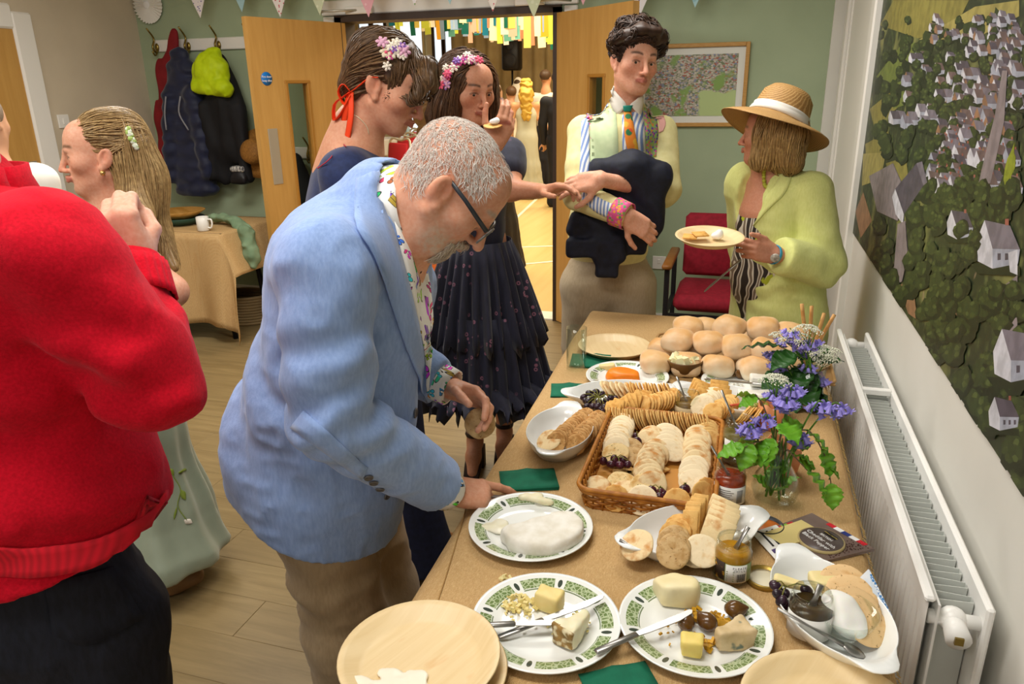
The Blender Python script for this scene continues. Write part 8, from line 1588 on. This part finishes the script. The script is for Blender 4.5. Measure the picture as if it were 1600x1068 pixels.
# plate and knife in her hand
pc = gh(1108, 377, 2.64); Rp = rot(CM[:,0], .12); palm(pc, 'palm leaf plate with crackers held by the woman in the hat', tilt=Rp, s=.98)
for i, (px, py, lb) in enumerate(((1078, 374, 'square cracker at the left of the held plate'), (1094, 372, 'square cracker beside the cream on the held plate'))): tag(link('cracker', CK['dig'], mat=m4(Rp @ rz(.4 * i), pc + (gh(px, py, 2.64) - gh(1108, 377, 2.64)) + V(0, 0, .011 + .004 * i))), lb, 'cracker')
S = Sdf().ell((0, 0, .012), (.022, .018, .014)).ell((.008, 0, .024), (.012, .012, .012), k=.01); lump('cream_dollop', S, .004, M('cream_white', '#f6f4ef', .4), 'white cream on the plate held by the woman in the hat', 'cream', pc + (gh(1120, 376, 2.64) - pc) + V(0, 0, .006)); knife(gh(1158, 405, 2.62), gh(1100, 456, 2.6), 'table knife hanging from the hand that holds the plate', hl=.35)

# ------------------------------------------------------------------ guests in the hall and at the edges
def guest(px, py, H, hgt, face, label, skin='#c99878', hair='#5a4030', top='#ddd8cc', low='#222228', dress=False, arm=None, longhair=0, veil=False, res=.022, bare=True):
    hd = gh(px, py, H); f_ = nrm(A((*face, 0.))); r_ = V(f_[1], -f_[0], 0); k = hgt / 1.75; base = V(hd[0], hd[1], 0); root = empty('person', base, label, 'person', 'guests in the background'); HR = np.stack([r_, f_, UP], 1)
    hd = V(hd[0], hd[1], hgt - .115); nk = hd + V(0, 0, -.15); ch = hd + V(0, 0, -.38 * k); ws = hd + V(0, 0, -.58 * k); pl = hd + V(0, 0, -.75 * k); S = Sdf(); head(S, hd, HR, .98); S.cap(hd + V(0, 0, -.06), nk + V(0, 0, -.06), .052, .058, .03)
    S.chain([nk + V(0,0,-.06), ch, ws, pl], [.08, .115, .1, .12], .06, sq=(f_, .75)); sh = [ch + r_ * s * .18 * k + V(0, 0, .12) for s in (1, -1)]; el = [s + V(0, 0, -.28 * k) + r_ * g_ * .05 for s, g_ in zip(sh, (1, -1))]; wr = [e + f_ * .08 + V(0, 0, -.24 * k) for e in el]
    if arm is not None: i, e_, w_ = arm; el[i] = gh(*e_, H); wr[i] = gh(*w_, H)
    for s_, e_, w_, sd in zip(sh, el, wr, (1, -1)): S.chain([ch + V(0,0,.1), s_, e_, w_], [.06, .05, .04, .028], .03); hand(S, w_, nrm(w_ - e_), nrm(V(.1, -.4, .8)), sd)
    ft = [pl + r_ * s * .09 for s in (1, -1)]; ft = [V(q[0], q[1], .07) for q in ft]
    for q in ft: S.chain([pl, pl * .5 + q * .5, q], [.1, .06, .045], .03); S.cap(q + V(0, 0, -.03), q + f_ * .14 + V(0, 0, -.035), .035, .03, .02)
    S.fine = []; part(S, 'body', min(res, .012), M('skin_' + skin[1:], skin, .5, sss=.1), root, base)
    S = Sdf(); S.ell(hd + HR @ V(0, -.025, .05), (.087, .102, .086), HR, .01); S.ell(hd + HR @ V(0, .1, -.02), (.085, .075, .09), HR, .02, 's')
    if longhair: S.chain([hd + HR @ V(0, -.07, .02), hd + HR @ V(0, -.1, -.1), hd + HR @ V(0, -.11, -.1 - longhair)], [.08, .1, .07], .05); S.disp.append(lambda P: .012 * np.sin(P[:,2] * 60 + 5 * vn(P, 14)))
    part(S, 'hair', min(res, .012), M('hair_' + hair[1:], hair, .5, sc=30), root, base)
    if veil: S = Sdf(); S.chain([hd + HR @ V(0, -.04, .08), hd + HR @ V(0, -.12, -.15), hd + HR @ V(0, -.16, -.7)], [.085, .13, .2], .06, sq=(f_, .6)); part(S, 'veil', res, M('veil_white', '#ece6d8', .7), root, base)
    S = Sdf(); S.chain([nk + V(0,0,-.1), ch, ws, pl + V(0, 0, .02)], [.08, .145, .13, .15], .06, sq=(f_, .8)); mt = M('cloth_' + top[1:], top, .75, sc=20)
    if not bare:
        for s_, e_, w_ in zip(sh, el, wr): S.chain([ch + V(0,0,.1), s_, e_, w_], [.08, .075, .062, .05], .03)
    if dress: S.chain([pl, pl * .5 + V(pl[0], pl[1], 0) * .5, V(pl[0], pl[1], .06)], [.16, .2, .27], .06); S.disp.append(lambda P: .012 * np.sin(np.arctan2(P[:,1] - pl[1], P[:,0] - pl[0]) * 13) * sst(pl[2] - P[:,2], 0, .5)); S.cut(V(0, 0, .05), UP * -1)
    S.disp.append(folds(.004, 9)); part(S, 'dress' if dress else 'top', res, mt, root, base)
    if not dress:
        S = Sdf(); S.cap(pl + V(0,0,.1), pl, .14, .15, .04, sq=(f_, .8)); [S.chain([pl + (q - pl) * V(1, 1, 0) * .9, q * .5 + pl * .5, q], [.1, .085, .08], .03) for q in ft]; part(S, 'trousers', res, M('cloth_' + low[1:], low, .8), root, base)
guest(822, 132, 11.6, 1.72, (-.3, 1), 'blonde guest in a silver gown dancing in the hall with one arm out', hair='#c9a244', top='#b9b8a4', dress=True, arm=(0, (836, 180), (860, 203)), longhair=.3, skin='#d09a70')
guest(853, 100, 12.4, 1.85, (.2, 1), 'guest in a white shirt and dark trousers at the edge of the hall doorway', hair='#4a3626', top='#d9d3c4', bare=False, skin='#c9926c'); guest(873, 110, 10.6, 1.8, (.1, 1), 'guest in a black suit half hidden by the right door leaf', hair='#3a2c22', top='#1c1c22', low='#1a1a20', bare=False)
guest(811, 112, 14.2, 1.74, (.2, 1), 'bride with a white veil at the back of the hall', hair='#4a3828', top='#e6dfd0', dress=True, veil=True); guest(798, 128, 12.9, 1.62, (-.5, .8), 'brown-haired guest with bare shoulders beside the bride', hair='#5e432c', top='#d9c8b0', dress=True)
guest(684, 136, 5.9, 1.66, (.5, .8), 'guest in an orange dress behind the woman in tulle', hair='#7a5a34', top='#e0702c', dress=True, longhair=.22); guest(768, 138, 6.7, 1.66, (.6, .7), 'dark dressed guest with brown hair right behind the woman in tulle', hair='#6a4a2c', top='#2a2420', dress=True, longhair=.15)
guest(-30, 178, 3.1, 1.62, (-.3, 1), 'person in a white shirt by the oak door at the far left', hair='#8a7a6a', top='#e6e2d8', bare=False, res=.012)
# ------------------------------------------------------------------ the hall behind the doorway
HX0, HX1, HY1, HZ = -9.5, 2.5, 17.5, 4.2
mhf, nt, b = newmat('hall_maple'); vec = coords(nt, (12, .7, 1))
nt.links.new(mixc(nt, ramp(nt, noise(nt, vec, 1, 5), .3, .7), '#cfae6c', '#dabd80'), b.inputs['Base Color']); b.inputs['Roughness'].default_value = .28
slab('floor_hall', (HX0, YB, -.06), (HX1, HY1, 0), mhf, label='pale varnished hall floor with painted court lines')
mhw = M('hall_cream', '#dccfae', .8, '#d3c5a2', sc=2)
slab('wall_hall_back', (HX0, HY1, 0), (HX1, HY1 + .15, HZ), mhw, label='cream end wall of the hall'); slab('wall_hall_left', (HX0 - .15, YB + .14, 0), (HX0, HY1, HZ), mhw, label='cream left wall of the hall')
slab('wall_hall_right', (HX1, YB + .14, 0), (HX1 + .15, HY1, HZ), mhw, label='cream right wall of the hall'); slab('ceiling_hall', (HX0, YB + .14, HZ), (HX1, HY1, HZ + .1), mhw, label='ceiling of the hall')
mline = M('court_line', '#efe6cc', .4)
for i, (a_, b_) in enumerate([((816,386),(868,384)), ((825,412),(868,408)), ((818,330),(850,300))]):
    p, q = onz(*a_, 0), onz(*b_, 0); dd = nrm(q - p); p = p - dd * 2.2; q = q + dd * 2.0; nn = V(-dd[1], dd[0], 0) * .022
    p[1] = max(p[1], YB + .15)
    me = mesh('court_line', [p - nn, q - nn, q + nn, p + nn] , [(0, 1, 2, 3)], mline, False); o = link('trim_%d' % (3 + i), me, loc=(0, 0, .002 + .0006 * i)); tag(o, ['nearest white court line on the hall floor', 'second white court line on the hall floor', 'white court line slanting across the hall floor'][i], kind='structure')
# curtains
mcur = M('curtain_beige', '#b3a27c', .9, '#a4926c', sc=3)
def curtain(x0, x1, y, z0, z1, label):
    n = int((x1 - x0) / .045); xs = np.linspace(x0, x1, n); P = A([[(x, y + .07 * math.sin(x * 21 + 1.5 * math.sin(x * 3.1)) * (1.1 - .3 * (z / z1)), z) for x in xs] for z in np.linspace(z0, z1, 4)])
    c_ = V((x0 + x1) / 2, y, z0); return tag(link('curtain', G().quadgrid(P - c_, thick=.01).mesh('curtain', mcur), loc=c_), label, 'curtain')
curtain(-6.45, -1.6, 16.4, .05, 3.9, 'wide pleated beige stage curtain behind the dancers'); p = ony(533, 60, 16.6); curtain(p[0] - .3, p[0] + .45, 16.6, .05, 3.9, 'pleated beige curtain left of the bright hall window')
m_day = M('window_daylight', '#dfeaf2', .3, emit=1.1)
for i, (px0, px1, lb) in enumerate([(563, 578, 'narrow hall window pane far left'), (585, 601, 'second narrow hall window beside the dark mullion'), (616, 660, 'bright tall hall window behind the dark-haired woman'), (679, 690, 'narrow hall window right of the bright one'), (696, 706, 'slim bright hall window next to the stage curtain')]):
    p = ony(px0, 60, HY1 - .05); q = ony(px1, 60, HY1 - .05); z0, z1 = (.9, 3.9) if i != 2 else (.4, 3.9)
    o = empty('window_%d' % (i + 1), ((p[0] + q[0]) / 2, HY1 - .03, (z0 + z1) / 2), lb, kind='structure'); w = q[0] - p[0]
    G().box((0, -.01, 0), (w, .02, z1 - z0)).build('pane', m_day, o, False)
    for sx in (-1, 1): G().box((sx * (w/2 + .03), -.03, 0), (.06, .06, z1 - z0)).build('frame_post', m_dark if i not in (2,) else mhw, o, False)
# loudspeaker on a stand
p = ony(800, 86, 15.2)
o = empty('loudspeaker', (p[0], p[1], 0), 'black loudspeaker on a stand in front of the hall curtain', 'loudspeaker')
G().box((0, 0, p[2]), (.36, .3, .58), bev=.04).build('cabinet', m_black, o); 
for z, r_ in ((-.1, .13), (.16, .07)): G().lathe([(0, .01), (r_ * .5, .0), (r_, .012), (r_, 0)], 20, c=(0, -.155, p[2] + z), R=rot((1,0,0), math.pi/2)).build('driver', M('driver_grey', '#26262a', .6), o)
gg = G(); gg.tube([(0, 0, p[2] - .25), (0, 0, .6)], .02, 8); gg.build('pole', m_black, o)
for a in (0, 2.1, 4.2): gg = G(); gg.tube([(0, 0, .7), (.5 * math.cos(a), .5 * math.sin(a), .01)], .014, 6); gg.build('leg', m_black, o)
# paper streamers hung across the hall
scols = ['#e8a92c', '#1f7f78', '#0f6d86', '#f0b9a0', '#f3e6b4', '#c9d24a', '#6fb7a8', '#f2d9c0', '#e58f6a', '#8ea6c4', '#0f5f4a', '#e9d46a']
smat = [M('streamer_%d' % i, c_, .8) for i, c_ in enumerate(scols)]
rs = np.random.default_rng(5)
for k, (y, px0, px1, yt, cnt, lb) in enumerate([(8.6, 700, 866, 20, 34, 'near garland of coloured paper strips over the hall'), (10.2, 610, 866, 22, 40, 'middle garland of coloured paper strips over the hall'), (12.0, 660, 866, 30, 36, 'far garland of coloured paper strips over the hall')]):
    a_, b_ = ony(px0, yt, y), ony(px1, yt - 6, y); o = empty('streamer_garland', (a_ + b_) / 2, lb, 'garland', 'paper garlands in the hall')
    gg = G(); gg.tube([V(HX0 + .005, a_[1], a_[2]) - A(o.location), a_ - A(o.location), b_ - A(o.location), V(HX1 - .005, b_[1], b_[2]) - A(o.location)], .006, 5); gg.build('string', m_wt, o)
    for i in range(cnt):
        q = a_ + (b_ - a_) * (i + rs.random() * .7) / cnt * 1.15; L_ = (.16 + .34 * rs.random()) * (1 if i % 3 else .7) * (.55 + .55 * (i / cnt)); w_ = .05 + .08 * rs.random(); tw = .3 * (rs.random() - .5)
        G().box((0, 0, -L_ / 2), (w_, .004, L_)).build('strip', smat[int(rs.integers(len(smat)))], o, False).location = q - A(o.location); COL.objects[-1].rotation_euler = (0, .12 * (rs.random() - .5), tw * 3)
# red stacking chairs and tables with cloths
mchr = M('hall_chair_red', '#b3202c', .8); mchf = M('hall_chair_frame', '#b9b6a8', .4, metal=.3)
def hall_chair(x, y, rz_, label):
    o = empty('hall_chair', (x, y, 0), label, 'chair', 'red chairs in the hall', rz=rz_)
    G().box((0, 0, .46), (.44, .42, .06), bev=.02).build('seat', mchr, o); G().box((0, .22, .74), (.42, .05, .36), R=rot((1,0,0), -.15), bev=.02).build('backrest', mchr, o)
    gg = G(); gg.tube(spline([(-.22, .19, .4), (-.23, .27, .93), (0, .285, .95), (.23, .27, .93), (.22, .19, .4)], 20), .016, 6); gg.build('back_frame', mchf, o)
    for sx in (-.2, .2):
        for sy in (-.19, .2): gg = G(); gg.tube([(sx, sy, .44), (sx * 1.1, sy * 1.15, 0)], .013, 6); gg.build('leg', mchf, o)
for i, (px, py, lb) in enumerate([(600, 232, 'red hall chair nearest the navy woman'), (616, 226, 'second red hall chair in the row'), (628, 222, 'third red hall chair in the row'), (642, 220, 'fourth red hall chair, beside the orange dress'), (640, 206, 'red hall chair behind the white table')]):
    p = ony(px, py, 9.4 + .62 * i); hall_chair(p[0], p[1], -.5 + .05 * i, lb)
p = ony(632, 190, 13.2); o = empty('hall_table', (p[0], p[1], 0), 'hall table with a white cloth behind the red chairs', 'table')
G().box((0, 0, .72), (1.4, .7, .03)).build('top', mhw, o, False); G().box((0, 0, .6), (1.44, .74, .3), bev=.02).build('cloth', m_wt, o, False)
for sx in (-.6, .6): G().box((sx, 0, .36), (.04, .6, .7)).build('trestle', mchf, o, False)
for i, (dx, c_, lb) in enumerate([(-.1, '#7fa3c4', 'blue water jug on the hall table'), (.15, '#9dbbd0', 'pale blue bottle on the hall table')]):
    tag(link('bottle', G().lathe([(0, 0), (.05, 0), (.055, .14), (.03, .2), (.02, .26), (0, .26)], 14).mesh('bottle', M('hall_bottle_%d' % i, c_, .3)), loc=(p[0] + dx, p[1] - .2, .752)), lb, 'bottle', 'bottles in the hall')
